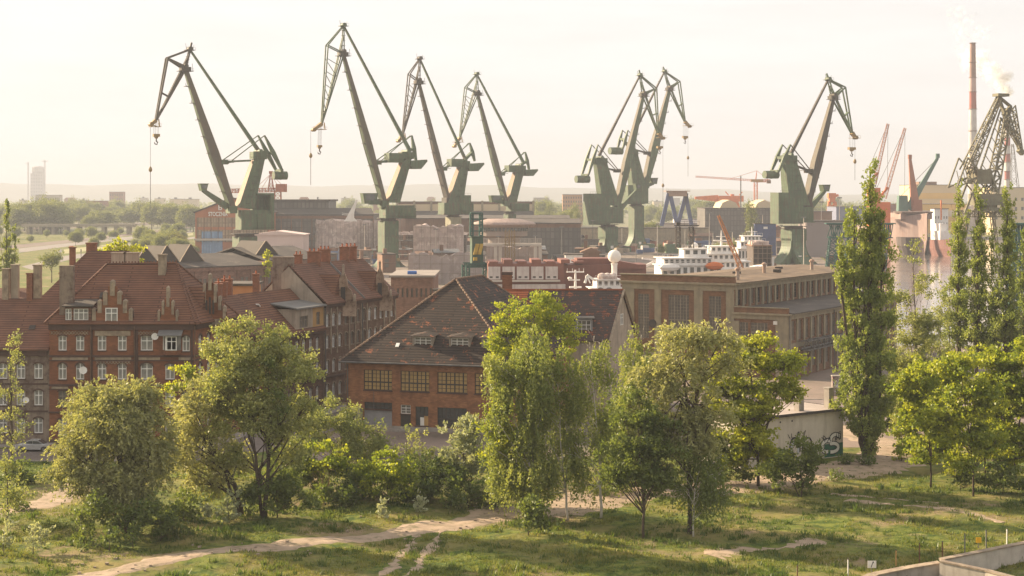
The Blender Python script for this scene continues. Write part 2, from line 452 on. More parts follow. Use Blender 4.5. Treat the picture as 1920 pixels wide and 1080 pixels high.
# ---------------------------------------------------------------- building kit
brick_red = M('dark_red_brick', (.27,.108,.052), (.195,.078,.04), .5, pat=('brick',.5,.16,.75), dirt=.5, bump=.2)
brick_red2 = M('sooty_brick', (.20,.115,.072), (.135,.08,.054), .4, pat=('brick',.5,.16,.75), c3=(.22,.16,.12), s3=.35, t3=.6, streak=.4, bump=.2)
plaster_stain = M('stained_plaster', (.26,.20,.15), (.16,.12,.095), .5, c3=(.10,.06,.045), s3=.5, t3=.56, streak=.5, bump=.2)
brick_orange = M('orange_brick', (.37,.17,.078), (.25,.11,.055), .7, pat=('brick',.5,.15,.7), dirt=.45, bump=.2)
brick_pale = M('pale_brick', (.30,.17,.12), (.22,.125,.09), .5, pat=('brick',.6,.2,.8), dirt=.4, streak=.3)
chim_brick = M('chimney_brick', (.30,.135,.078), (.22,.10,.06), 1.2, pat=('brick',.4,.15,.75), dirt=.3)
brick_hall = M('brown_brick', (.25,.135,.075), (.185,.10,.06), .4, pat=('brick',.5,.16,.75), dirt=.4, bump=.2)
conc_hall = M('grey_render', (.30,.25,.165), (.22,.185,.13), .5, streak=.4, cs=(.10,.08,.06), bump=.15)
stone_pale = M('pale_stone', (.34,.27,.19), (.20,.15,.11), 1.5, streak=.6, cs=(.12,.09,.07))
cornice_m = M('dark_cornice', (.095,.055,.042), (.07,.042,.034), .8)
plaster_beige = M('beige_plaster', (.38,.31,.235), (.27,.22,.17), .4, streak=.6, cs=(.14,.11,.085), bump=.1)
plaster_yellow = M('yellow_plaster', (.42,.25,.09), (.34,.20,.08), .8)
tile_red = M('red_clay_tiles', (.205,.092,.052), (.15,.068,.042), .5, pat=('tile',9,.44,.35), dirt=.35, bump=.6)
tile_red2 = M('weathered_red_tiles', (.215,.10,.062), (.145,.072,.048), .4, pat=('tile',9,.44,.35), dirt=.5, bump=.6)
tile_dark = M('sooty_tiles', (.060,.040,.030), (.038,.027,.022), .3, pat=('tile',9,.48,.25), c3=(.30,.10,.045), s3=.8, t3=.60, w3=.06, bump=1.0)
tile_orange = M('new_orange_tiles', (.42,.125,.05), (.34,.10,.042), .5, pat=('tile',9,.44,.4), bump=.7)
tile_mix = M('patched_tiles', (.30,.10,.045), (.20,.07,.04), .8, pat=('tile',9,.46,.3), c3=(.06,.042,.036), s3=1.1, t3=.44, w3=.06, bump=.9)
tar_roof = M('tar_roof', (.105,.085,.07), (.075,.062,.052), .15, dirt=.3, c3=(.15,.12,.095), s3=.2, t3=.6, pat=('seam',1.0,6,.8))
brown_roof = M('mossy_felt_roof', (.215,.15,.095), (.15,.105,.07), .2, dirt=.5, c3=(.09,.07,.05), s3=.4, t3=.6, pat=('seam',6,1.2,.7))
zinc = M('zinc_sheet', (.17,.165,.155), (.12,.115,.11), .6, rough=.5)
pvc = M('white_window_frame', (.78,.76,.72), (.70,.68,.64), 2, rough=.5)
old_frame = M('old_wooden_frame', (.30,.25,.20), (.2,.165,.13), 2)
dk_frame = M('dark_steel_frame', (.05,.045,.04), (.07,.055,.045), 2)
yel_glass = M('yellowed_glass', (.42,.26,.085), (.30,.19,.07), .9, rough=.35, spec=.5)
grimy = M('grimy_glass', (.13,.11,.085), (.07,.065,.055), .5, rough=.3, spec=.6)
grey_paint = M('grey_paint', (.27,.26,.255), (.22,.21,.205), .8)

WC = {}
def win_meshes(w, h, style, arch):
    k = (round(w,2), round(h,2), style, arch)
    if k in WC: return WC[k]
    fm = {'casement': pvc, 'old': old_frame, 'grid': dk_frame, 'gridw': white_paint, 'dark': dk_frame, 'bars': old_frame}[style]
    pm = {'casement': curtain, 'old': grimy, 'grid': yel_glass, 'gridw': grimy, 'dark': gls, 'bars': grimy}[style]
    f = MB(); t = .085 if style != 'casement' else .1; y0, y1 = -.02, .07
    f.box(-w/2, -w/2+t, y0, y1, 0, h); f.box(w/2-t, w/2, y0, y1, 0, h)
    f.box(-w/2+t, w/2-t, y0, y1, 0, t); f.box(-w/2+t, w/2-t, y0, y1, h-t, h)
    if style in ('casement', 'old', 'gridw'):
        nx = 2 if w < 1.7 else 3
        for i in range(1, nx): f.box(-w/2+w*i/nx-t*.5, -w/2+w*i/nx+t*.5, y0+.005, y1, t, h-t)
        f.box(-w/2+t, w/2-t, y0+.01, y1, h*.64-t*.5, h*.64+t*.5)
        if style == 'gridw': f.box(-w/2+t, w/2-t, y0+.01, y1, h*.32-t*.3, h*.32+t*.3)
    else:
        nx = max(2, round(w/.6)); nz = max(2, round(h/.55))
        for i in range(1, nx):
            q = .08 if i % max(2, nx//4) == 0 else .03
            f.box(-w/2+w*i/nx-q, -w/2+w*i/nx+q, y0+.005, y1, t, h-t)
        for i in range(1, nz):
            q = .09 if i == nz//2 else .03
            f.box(-w/2+t, w/2-t, y0+.01, y1-.01, h*i/nz-q, h*i/nz+q)
    p = MB(); p.face([(-w/2+.02,.05,.02),(w/2-.02,.05,.02),(w/2-.02,.05,h-.02),(-w/2+.02,.05,h-.02)])
    tr = None
    tr = MB()
    if arch:
        n = 8; ro = .16; poly = []
        for i in range(n+1):
            a = math.pi*(1-i/n); poly.append(((w/2+ro)*math.cos(a), h-arch+(arch+ro)*math.sin(a)))
        for i in range(n+1):
            a = math.pi*i/n; poly.append(((w/2-.0)*math.cos(a)*.995, h-arch+(arch-.03)*math.sin(a)))
        # spandrels: fill the corners of the opening
        tr.prism(poly, -.22, .0)
        for sx in (-1, 1):
            q = [(sx*w/2*.999, h-arch), (sx*w/2*.999, h-.001)] + [(sx*w/2*math.cos(math.pi/2*(1-i/5))*.999, h-arch+(arch-.02)*math.sin(math.pi/2*(1-i/5))) for i in range(0, 6)]
            tr.prism(q, -.10, -.03)
    tr.box(-w/2-.1, w/2+.1, -.26, .0, -.14, -.003)
    r = (f.data('window', fm), p.data('pane', pm), tr)
    WC[k] = r; return r
TR = {}
def win(root, o, a, s, z, w, h, style='casement', arch=0, trim=None, depth=.16, name='window'):
    fm, pm, tr = win_meshes(w, h, style, arch)
    nrm = Vector((a[1], -a[0], 0)); p = Vector(o) + Vector(a)*s - nrm*depth; ang = math.atan2(a[1], a[0])
    f = obj(name, fm, root, (p.x, p.y, z), ang)
    obj('pane', pm, f)
    if trim:
        k = (round(w,2), round(h,2), style, arch, trim.name)
        if k not in TR: TR[k] = tr.data('lintel', trim)
        obj('lintel', TR[k], f)
    return f
def wall(mb, o, a, s0, s1, z0, z1, ops=(), m=0, depth=.2):
    o = Vector(o); a = Vector(a); nrm = Vector((a.y, -a.x, 0))
    S_ = sorted({s0, s1} | {v for q in ops for v in (q[0]-q[2]/2, q[0]+q[2]/2) if s0 < v < s1})
    Zs = sorted({z0, z1} | {v for q in ops for v in (q[1], q[1]+q[3]) if z0 < v < z1})
    P = lambda s, z, d=0: o + a*s - nrm*d + Vector((0,0,z))
    for i in range(len(S_)-1):
        for j in range(len(Zs)-1):
            cs, cz = (S_[i]+S_[i+1])/2, (Zs[j]+Zs[j+1])/2
            if any(abs(cs-q[0]) < q[2]/2 and q[1] < cz < q[1]+q[3] for q in ops): continue
            mb.face([P(S_[i],Zs[j]), P(S_[i+1],Zs[j]), P(S_[i+1],Zs[j+1]), P(S_[i],Zs[j+1])], m)
    for s, z, w, h in [q[:4] for q in ops]:
        A, B, C_, D_ = (s-w/2, z), (s+w/2, z), (s+w/2, z+h), (s-w/2, z+h)
        for p, q in ((A,B),(B,C_),(C_,D_),(D_,A)):
            mb.face([P(*p), P(*q), P(*q, depth+.06), P(*p, depth+.06)], m)
def facade(root, mb, o, a, s0, s1, z0, z1, wins, m=0, trim=None):
    wall(mb, o, a, s0, s1, z0, z1, [q[:4] for q in wins], m)
    for q in wins:
        st = q[4] if len(q) > 4 else 'casement'; ar = q[5] if len(q) > 5 else 0
        win(root, o, a, q[0], q[1], q[2], q[3], st, ar, trim)
def along(mb, o, a, s0, s1, z0, z1, out, inn=-.0, m=0):     # a band standing proud of a wall
    o = Vector(o); a = Vector(a); n_ = Vector((a.y, -a.x, 0))
    P = [o+a*s0+n_*inn, o+a*s1+n_*inn, o+a*s1+n_*out, o+a*s0+n_*out]
    mb.slab([(p.x, p.y) for p in reversed(P)], z0, z1, m)
def chimney(roof, x, y, z0, z1, wx=.9, wy=.7, mat=None, pots=0, cap=True, name='chimney'):
    mb = MB(); mb.box(-wx/2, wx/2, -wy/2, wy/2, z0, z1)
    if cap: mb.box(-wx/2-.1, wx/2+.1, -wy/2-.1, wy/2+.1, z1, z1+.16)
    c = mb.build(name, mat or chim_brick, roof, (x, y, 0))
    for i in range(pots):
        p = MB(); p.lathe([(.13,0),(.11,.5),(.14,.52)], 8); p.build('chimney_pot', tile_orange, c, (-wx/2+wx*(i+.5)/pots, 0, z1+.16))
    return c
def roofmb(eave, ez, ridge, faces, th=.18):
    """eave: [(x,y)], ridge: [(x,y,z)]; faces index eave as ints and ridge as 'a','b',..."""
    mb = MB(); E = [Vector((x, y, ez)) for x, y in eave]; Rr = [Vector(r) for r in ridge]
    g_ = lambda k: Rr[ord(k)-97] if isinstance(k, str) else E[k]
    for f in faces: mb.face([g_(k) for k in f])
    lo = [e-Vector((0,0,th)) for e in E]
    for i in range(len(E)):
        j = (i+1) % len(E); mb.face([lo[i], lo[j], E[j], E[i]])
    mb.face(list(reversed(lo)))
    return mb
def ridges(root, segs, mat, r=.16):
    mb = MB()
    for a, b in segs: mb.tube([a, b], r, 6)
    return mb.build('ridge_tiles', mat, root)
def stepped_gable(root, o, a, s, z, prof, pin, mb_mat, thick=.5, lab=None):
    """gothic gable: prof (s,z) outline; pin: list of (ds, z0, z1, w)"""
    ang = math.atan2(a[1], a[0]); p = Vector(o)+Vector(a)*s; n_ = Vector((a[1], -a[0], 0))
    p = p + n_*.06
    mb = MB(); mb.prism(prof, 0, thick); gb = mb.build('gable', mb_mat, root, (p.x, p.y, z), ang)
    for ds, z0, z1, w in pin:
        mb = MB(); mb.mesh8([(ds-w/2,-.1,z0),(ds+w/2,-.1,z0),(ds+w/2,thick+.1,z0),(ds-w/2,thick+.1,z0),(ds-w/2,-.1,z1-.25),(ds+w/2,-.1,z1-.25),(ds+w/2,thick+.1,z1-.25),(ds-w/2,thick+.1,z1-.25)])
        b0 = len(mb.v); mb.v += [(ds,thick*.5,z1)]
        for i in range(4): mb.f.append([4+i, 4+(i+1)%4, b0]); mb.m.append(0)
        mb.build('pinnacle', stone_pale, gb)
    return gb
def dish(root, x, y, z, r=.4, rz=0.3):
    mb = MB(); n = 16
    for k in range(n):
        a0, a1 = 2*math.pi*k/n, 2*math.pi*(k+1)/n
        mb.face([(0,0,0),(r*math.cos(a0),-.14,r*math.sin(a0)),(r*math.cos(a1),-.14,r*math.sin(a1))])
    mb.beam((0,0,-.1),(0,-.5,-.25),.04,.04); mb.beam((0,0,0),(0,.45,-.2),.06,.06)
    o_ = mb.build('satellite_dish', white_paint, root, (x, y, z), smooth=False); o_.rotation_euler = (R(-18), 0, rz)

# ---------------------------------------------------------------- corner tenement
X0, Y0 = -59.1, 218.0
T = thing('tenement', 'dark red brick corner tenement with stepped gothic gables and hipped red tile roof', 'tenement', (X0, Y0, 0))
sx = lambda px, D=218.0: (px-960)/FPX*D - X0
ex = Vector((1,0,0)); o0 = Vector((0,0,0))
rows = [(12.1,1.9,.16),(8.4,2.1,.5),(4.9,2.1,.16),(1.3,2.1,.16)]
cols = [(117,1.05),(150,1.05),(191,1.1),(229,1.1),(275,1.55)]
W_ = [(sx(p), z, w, h, ('casement' if not (i == 2 and p < 160) else 'old'), ar) for p, w in cols for i, (z, h, ar) in enumerate(rows)]
W_ += [(sx(320)-.1, z, 1.2, 2.0, 'casement', .3) for z in (8.4,4.9,1.3)]
W_ += [(sx(346)+.2, z, .95, 2.0, 'casement', .4) for z in (12.0,8.4,4.9,1.3)]
Bx = 18.4
mb = MB()
facade(T, mb, o0, ex, 0, Bx, 0, 15.5, W_, trim=cornice_m)
cv = Vector((-37.6+40.7, 231.6-218.0, 0)); cl = cv.length; ca = cv.normalized(); oB = Vector((Bx,0,0))
Wc = [(s, z, 1.0, 2.0, 'casement', .4) for s in (2.2,5.0,7.8,10.8) for z in (12.0,8.4,4.9,1.3)]
facade(T, mb, oB, ca, 0, cl, 0, 15.5, Wc, trim=cornice_m)
oC = oB+cv
wall(mb, oC, Vector((-1,.12,0)).normalized(), 0, 20, 0, 15.5); 
wall(mb, Vector((0,15,0)), Vector((0,-1,0)), 0, 15, 0, 15.5)
mb.build('wall', brick_red, T)
mb = MB()
for z0, z1, out in ((14.75,15.5,.3),(11.25,11.5,.16),(10.75,10.9,.12),(7.55,7.8,.16),(7.1,7.22,.12),(4.1,4.3,.14),(.0,.7,.14)):
    along(mb, o0, ex, -.05, Bx+out*.6, z0, z1, out); along(mb, oB, ca, .35, cl, z0, z1, out)
for s in (sx(172), sx(253), sx(257), Bx-.2):
    mb.box(s-.12, s+.12, -.2, .02, .8, 14.7)
mb.build('cornice', cornice_m, T)
mb = MB()                                   # pale rendered panels between the string courses
for p0, p1, z0, z1 in ((98,165,10.9,11.22),(260,300,10.9,11.22),(178,245,13.98,14.62),(300,328,14.0,14.7),(335,362,10.9,11.22),(97,128,7.22,7.5),(178,246,10.92,11.22)):
    mb.box(sx(p0), sx(p1), -.10, .03, z0, z1)
mb.build('plaster_panel', stone_pale, T)
mb = MB()                                   # lozenge frieze under the eaves
for p0, p1, zc in ((95,168,14.35),(258,297,14.3),(180,246,10.6)):
    k = sx(p0)
    while k < sx(p1)-.4:
        mb.beam((k,-.04,zc-.22),(k+.4,-.04,zc+.22),.07,.07); mb.beam((k,-.05,zc+.22),(k+.4,-.05,zc-.22),.07,.07); k += .4
mb.build('frieze', stone_pale, T)
ev = [(-.5,-.5),(Bx+.3,-.5),(Bx+.9,-.2),(oC.x+.5,oC.y+.2),(oC.x-18.5,oC.y+2.8),(-.5,15.4)]
ra, rb = (5.4,8.3,22.8), (14.6,8.6,22.9)
rf = roofmb(ev, 15.6, [ra, rb], [(0,1,'b','a'),(1,2,'b'),(2,3,'b'),(3,4,'a','b'),(4,5,'a'),(5,0,'a')]).build('roof', tile_red, T)
mb = MB()
for p, q in ((ev[0],ra),(ev[1],rb),(ev[2],rb),(ev[3],rb)): mb.tube([(p[0],p[1],15.65),q], .15, 6)
mb.tube([ra, rb], .17, 6)
k = 0.0
while k < 1:                                # little teeth along the ridge
    p = Vector(ra).lerp(Vector(rb), k); mb.box(p.x-.08, p.x+.08, p.y-.06, p.y+.06, p.z+.1, p.z+.34); k += .045
mb.build('ridge_tiles', tile_red2, rf)
chimney(rf, sx(125,219), 1.2, 14.5, 22.9, 1.75, .9, plaster_stain, cap=False)
chimney(rf, sx(304,225), 7.2, 19, 24.0, .95, .95, stone_pale)
for px_ in (234, 258): chimney(rf, sx(px_,236), 14.5, 17, 24.0, 1.9, .8, plaster_beige)
def pins(lst, sc, zt): return lst
g1 = [(-2.6,0),(2.6,0),(2.6,1.6),(1.9,1.6),(1.9,2.7),(1.25,2.7),(1.25,3.7),(.55,3.7),(.55,4.8),(-.55,4.8),(-.55,3.7),(-1.25,3.7),(-1.25,2.7),(-1.9,2.7),(-1.9,1.6),(-2.6,1.6)]
gb = stepped_gable(T, o0, ex, sx(211), 15.5, g1, [(-2.35,.4,2.15,.5),(-1.62,1.4,3.2,.55),(-.9,2.4,4.3,.55),(0,3.6,5.7,.6),(.9,2.5,4.3,.55),(1.62,1.4,3.2,.55),(2.35,.4,2.1,.5)], brick_red)
win(gb, (0,0,0), ex, -.1, .15, 1.55, 1.9, 'casement', depth=-.09)
mb = MB(); mb.box(-2.5, 2.5, .5, 8, -.2, 0); 
mb.v = []; mb.f = []; mb.m = []
mb.prism([(-2.5,0),(2.5,0),(0,4.4)], .5, 6.5); mb.build('dormer_roof', tile_red, rf, (sx(211), 0, 15.5))
g2 = [(-1.35,-.6),(1.35,-.6),(1.35,.9),(.85,.9),(.85,2.2),(.4,2.2),(.4,3.3),(-.4,3.3),(-.4,2.2),(-.85,2.2),(-.85,.9),(-1.35,.9)]
stepped_gable(T, o0, ex, sx(315), 15.5, g2, [(-1.15,.2,1.9,.3),(-.62,1.2,3.1,.32),(0,2.2,4.9,.4),(.62,1.2,3.1,.32),(1.15,.2,1.9,.3)], brick_red)
mb = MB(); mb.prism([(-1.2,0),(1.2,0),(0,2.9)], .5, 4); mb.build('dormer_roof', tile_red, rf, (sx(315), 0, 15.5))
g3 = [(-2.2,-1),(2.2,-1),(2.2,1.2),(1.6,1.2),(1.6,2.6),(1.0,2.6),(1.0,3.8),(.45,3.8),(.45,5),(-.45,5),(-.45,3.8),(-1.0,3.8),(-1.0,2.6),(-1.6,2.6),(-1.6,1.2),(-2.2,1.2)]
gb = stepped_gable(T, oB, ca, 5.2, 15.5, g3, [(-1.9,.3,2.2,.4),(-1.3,1.4,3.6,.4),(-.72,2.4,5.0,.4),(0,4.0,6.3,.45),(.72,2.4,4.9,.4),(1.3,1.4,3.4,.4),(1.9,.3,2.1,.4)], brick_red)
mb = MB()
for dx in (-.45,0,.45): mb.box(dx-.13, dx+.13, -.03, .1, .9, 2.7+(.4 if dx == 0 else 0))
mb.build('louvre', dark_metal, gb)
mb = MB(); mb.box(-1.4,1.4,-.08,.1,-.5,.25); mb.build('plaster_panel', stone_pale, gb)
mb = MB(); mb.prism([(-2.1,0),(2.1,0),(0,4.4)], .5, 6.5); d_ = mb.build('dormer_roof', tile_red, rf); pp = oB+ca*5.2; d_.location = (pp.x, pp.y, 15.5); d_.rotation_euler = (0,0,math.atan2(ca.y, ca.x))
# flat-topped attic dormer
mb = MB(); wz = 15.75
wall(mb, (sx(122),-.15,0), ex, 0, 3.4, wz, wz+1.95, [(.45,wz+.2,.8,1.5),(2.05,wz+.2,1.9,1.5)])
mb.face([(sx(122)+3.4,-.15,wz),(sx(122)+3.4,5,wz),(sx(122)+3.4,5,wz+1.95),(sx(122)+3.4,-.15,wz+1.95)])
mb.face([(sx(122),5,wz),(sx(122),-.15,wz),(sx(122),-.15,wz+1.95),(sx(122),5,wz+1.95)])
dm = mb.build('dormer', tile_red2, rf)
win(dm, (sx(122),-.15,0), ex, .45, wz+.2, .8, 1.5); win(dm, (sx(122),-.15,0), ex, 2.05, wz+.2, 1.9, 1.5)
mb = MB(); mb.mesh8([(sx(118),-.6,wz+1.95),(sx(176),-.6,wz+1.95),(sx(176),6,wz+3.0),(sx(118)+.9,6,wz+3.0),(sx(118),-.6,wz+2.1),(sx(176),-.6,wz+2.1),(sx(176),6,wz+3.2),(sx(118)+.9,6,wz+3.2)])
mb.build('dormer_roof', tar_roof, dm)
mb = MB(); mb.box(-.4,.4,-.5,.5,0,.15); sk = mb.build('skylight', dark_metal, rf, (sx(182), 3.2, 18.9)); sk.rotation_euler = (R(40),0,0)
# bay window with a grey hood
mb = MB(); bz = 12.0; bx0 = sx(306)
mb.slab([(bx0,0),(bx0+.55,-.9),(bx0+1.9,-.9),(bx0+2.3,0)], bz-.4, bz+.15); mb.slab([(bx0,0),(bx0+.55,-.9),(bx0+1.9,-.9),(bx0+2.3,0)], bz+.155, bz+2.0, 1)
by = mb.build('bay_window', [brick_red, curtain], T)
win(by, (bx0+.6,-.9,0), ex, .65, bz+.2, 1.3, 1.75, depth=.08 if False else -.05)
mb = MB(); mb.beam((bx0+.05,-.05,bz+.2),(bx0+.05,-.05,bz+2),.12,.12); mb.beam((bx0+.52,-.9,bz+.2),(bx0+.52,-.9,bz+2),.12,.12); mb.build('window_post', pvc, by)
mb = MB(); mb.mesh8([(bx0-.5,-1.5,bz+2.05),(bx0+2.6,-1.5,bz+2.05),(bx0+2.6,0,bz+2.75),(bx0-.5,0,bz+2.75),(bx0-.5,-1.5,bz+2.15),(bx0+2.6,-1.5,bz+2.15),(bx0+2.6,0,bz+2.85),(bx0-.5,0,bz+2.85)])
mb.build('bay_roof', zinc, by)
dish(T, sx(292), -.6, 13.9, .45); dish(T, sx(158), -.6, 9.6, .5)
mb = MB()
for px_ in (171, 253, 366): mb.tube([(sx(px_),-.32,0.2),(sx(px_),-.32,15.2)], .07, 6)
mb.build('downpipe', brick_red2, T)

# ---------------------------------------------------------------- row house to the left of it
X1 = -95.0
T = thing('tenement', 'lower row tenement with flaking grey plaster, left of the gabled corner tenement', 'tenement', (X1, 218.3, 0))
sx1 = lambda px, D=218.3: (px-960)/FPX*D - X1
mb = MB(); Wn = X0-X1-.05
cc = [sx1(39)-2.3*k for k in range(0, 13)] + [sx1(72)]
facade(T, mb, o0, ex, 0, Wn, 0, 12.2, [(s, z, 1.1, 2.0, 'casement', .25) for s in cc if s > 1 for z in (8.45,5.05,1.5)], trim=cornice_m)
mb.face([(0,12,0),(0,0,0),(0,0,12.2),(0,12,12.2)]); mb.face([(Wn,12,0),(0,12,0),(0,12,12.2),(Wn,12,12.2)])
mb.prism([(0,12.2),(0,12.21),(.001,12.2)], 0, .01)
mb.build('wall', plaster_stain, T)
mb = MB(); along(mb, o0, ex, 0, Wn-.3, 11.4, 12.2, .28); along(mb, o0, ex, 0, Wn-.2, 7.7, 7.9, .1); along(mb, o0, ex, 0, Wn-.2, 4.2, 4.4, .1)
mb.build('cornice', cornice_m, T)
rf = roofmb([(0,-.6),(Wn,-.6),(Wn,13),(0,13)], 12.3, [(0,7,18.3),(Wn,7,18.3)], [(0,1,'b','a'),(1,2,'b'),(2,3,'a','b'),(3,0,'a')]).build('roof', tile_red2, T)
for px_, y, z1, w, m_ in ((9,7.2,22.1,.8,stone_pale),(23,8,22.6,.95,plaster_beige),(55,7,21.5,.7,chim_brick),(68,7.4,22.6,.95,stone_pale)):
    chimney(rf, sx1(px_,225), y, 16, z1, w, .8, m_)
mb = MB(); mb.box(-.4,.4,-.4,.4,0,.14); sk = mb.build('skylight', dark_metal, rf, (sx1(50), 2.6, 14.75)); sk.rotation_euler = (R(38),0,0)
dish(T, sx1(50)+.05, -.5, 5.75, .4)

# red roofs peeping up behind the row
def back_house(px0, px1, D, yr, ye, lab, chs, rin=(.25,.25), mat=tile_red2, wallm=brick_red2, dep=12):
    x0 = (px0-960)/FPX*D; x1 = (px1-960)/FPX*D; ze = Wp(0,ye,D).z; zr = Wp(0,yr,D+dep/2).z; w = x1-x0
    t = thing('brick_house', lab, 'house', (x0, D, 0)); mb = MB()
    mb.box(.3, w-.3, .3, dep-.3, 0, ze-.05); mb.build('wall', wallm, t)
    r = roofmb([(0,0),(w,0),(w,dep),(0,dep)], ze, [(w*rin[0],dep/2,zr),(w*(1-rin[1]),dep/2,zr)], [(0,1,'b','a'),(1,2,'b'),(2,3,'a','b'),(3,0,'a')]).build('roof', mat, t)
    for cx, cy, z0, z1, wx, m_ in chs: chimney(r, (cx-960)/FPX*(D+cy)-x0, cy, z0, Wp(0,z1,D+cy).z, wx, .9, m_, pots=0)
    return t
back_house(74, 262, 240, 470, 560, 'steep red roofed house with two brick chimneys behind the row tenement', [(136,5,17,465,.7,chim_brick),(172,7,18,457,1.4,chim_brick),(118,3,15,513,.8,chim_brick)], rin=(.38,.2))
back_house(-60, 62, 244, 540, 575, 'low tiled house behind the far left chimneys', [(20,5,12,505,1.2,brick_red2)])

# ---------------------------------------------------------------- street row, right of the corner tenement
u = Vector((.352,.936,0)).normalized(); vb = Vector((-.936,.352,0)).normalized()
def row_house(loc, name_label, L, ez, rz_, dep, wcols, wrows, wallm, trim, roofm, hipfar=False, arch=.3, gable_wall=None):
    t = thing('tenement', name_label, 'tenement', loc); mb = MB()
    facade(t, mb, o0, u, 0, L, 0, ez, [(s, z, 1.0, h, st, arch) for s, st in wcols for z, h in wrows], trim=trim)
    mb.build('wall', wallm, t)
    mb = MB(); p = lambda s, b, z: tuple(u*s+vb*b+Vector((0,0,z)))
    for s, rev in ((0,0),(L,1)):
        f = [p(s,dep,0), p(s,0,0), p(s,0,ez), p(s,dep/2,rz_-.1), p(s,dep,ez)]
        mb.face(f[::-1] if rev else f)
    mb.face([p(L,dep,0),p(0,dep,0),p(0,dep,ez),p(L,dep,ez)])
    mb.build('gable_wall', gable_wall or wallm, t)
    mb = MB(); along(mb, o0, u, 0.01, L-.01, ez-.5, ez+.02, .35); along(mb, o0, u, 0.01, L-.01, 4.3, 4.55, .15); mb.build('cornice', cornice_m, t)
    th = .22; r = MB()
    for b0, z0, b1, z1 in ((-.5,ez-.1,dep/2,rz_),(dep+.5,ez-.1,dep/2,rz_)):
        r.mesh8([p(.1,b0,z0),p(L+.1,b0,z0),p(L+.1,b1,z1),p(.1,b1,z1),p(.1,b0,z0+th),p(L+.1,b0,z0+th),p(L+.1,b1,z1+th),p(.1,b1,z1+th)])
    rr = r.build('roof', roofm, t)
    return t, rr, p
P2 = Vector((-37.5,231.9,0))
T, rf, p = row_house(P2, 'brick tenement with tall orange chimneys, next to the corner tenement', 9.9, 12.6, 17.6, 11, [(s,'casement') for s in (1.5,3.8,6.1,8.4)], [(8.6,2),(5,2),(1.4,2)], brick_red, cornice_m, tile_red2)
for s, b, z1, w in ((3.5,5.3,20.4,1.9),(6.4,6,20.5,1.6),(8.8,6.5,20.8,1.5),(1.0,7.5,19.5,1.1)):
    q = p(s,b,0); chimney(rf, q[0], q[1], 13, z1-.9, w, 1.0, chim_brick, pots=2)
T, rf, p = row_house(P2+u*10, 'sooty tenement with yellow attic storey and dark red roof', 16.2, 11.8, 17.6, 11.5, [(1.2+2.15*k,'casement') for k in range(7)], [(8.85,2),(5.2,2),(1.5,2)], brick_red2, cornice_m, tile_red, arch=.3)
mb = MB()
facade(T, mb, tuple(u*7.2), u, 0, 5.4, 11.9, 15.3, [(2.6,12.5,2.6,1.7,'old',0)]); 
mb.face([p(7.2,6,11.9),p(7.2,0,11.9),p(7.2,0,15.3),p(7.2,6,15.3)])
mb.build('attic_wall', plaster_beige, T)
mb = MB(); facade(T, mb, tuple(u*12.6), u, 0, 3.5, 11.9, 15.3, [(1.8,12.6,1.2,1.9,'old',0)]); mb.build('attic_wall', plaster_yellow, T, label='yellow plastered attic wall')
mb = MB(); mb.mesh8([p(6.8,-.5,15.3),p(16.3,-.5,15.3),p(16.3,7,16.4),p(6.8,7,16.4),p(6.8,-.5,15.5),p(16.3,-.5,15.5),p(16.3,7,16.6),p(6.8,7,16.6)]); mb.build('attic_roof', zinc, T)
q = p(6.3,6,0); chimney(rf, q[0], q[1], 15, 20.3, .9, .9, chim_brick, pots=1)
for s, b in ((.3,2),(3,4)):
    q = p(s,b,0); mb = MB(); mb.box(-.3,.3,-.4,.4,0,.15); k_ = mb.build('skylight', white_paint, rf, (q[0],q[1],12.1+b*.98)); k_.rotation_euler = (0,R(35),R(69))
T, rf, p = row_house(P2+u*26.3, 'long brown brick tenement with two tall gabled bays and arched windows', 26.0, 15.5, 21.2, 12, [(1.1+2.12*k, 'casement' if k not in (3,4,5,6) else 'old') for k in range(12)],
    [(12.1,2.0),(8.8,2.0),(5.1,2.0),(1.5,2.0)], brick_red2, stone_pale, tile_red2, arch=.35, gable_wall=plaster_beige)
mb = MB()
for s in (0.15,2.15,4.3,8.5,10.6,12.75,14.8,21.2,23.3,25.6):
    mb.mesh8([tuple(u*(s-.16)+Vector((.936,-.352,0))*d+Vector((0,0,z))) if False else tuple(u*(s+a_)+Vector((u.y,-u.x,0))*d+Vector((0,0,z))) for z in (7.9,14.9) for a_, d in ((-.16,.12),(.16,.12),(.16,-.02),(-.16,-.02))])
mb.build('pilasters', stone_pale, T)
for gs in (6.3, 19.6):
    prof = [(-2.0,-2.2),(2.0,-2.2),(2.0,.2),(1.5,.5),(1.3,1.8),(.75,2.2),(.6,3.5),(0,5.0),(-.6,3.5),(-.75,2.2),(-1.3,1.8),(-1.5,.5),(-2.0,.2)]
    gb = stepped_gable(T, o0, u, gs, 15.5, prof, [(-1.75,.1,1.3,.35),(1.75,.1,1.3,.35),(0,4.0,5.9,.3)], M('peach_stone',(.42,.30,.21),(.28,.19,.13),1.2,c3=(.16,.09,.06),s3=1.2,t3=.58))
    mb = MB(); mb.box(-.35,.35,-.05,.1,0,2.3); mb.build('louvre', dark_metal, gb)
    c0 = u*gs; r = MB(); ang = math.atan2(u.y, u.x)
    r.prism([(-2.6,-.1),(2.6,-.1),(0,4.2)], .5, 6.2); k_ = r.build('dormer_roof', tile_red, rf, (c0.x, c0.y, 15.5), smooth=False); k_.rotation_euler = (0,0,ang)
for s, b, z1, w, n_ in ((0.6,7.2,22.4,3.2,0),(6,7.5,22.6,1.2,2),(9,6.3,23.0,2.0,3),(13.0,6.5,23.2,1.8,3),(20,6.4,23.4,1.6,2),(22.6,6.6,23.4,2.0,3)):
    q = p(s,b,0); chimney(rf, q[0], q[1], 16, z1, w, 1.1, chim_brick if n_ else plaster_stain, pots=n_)
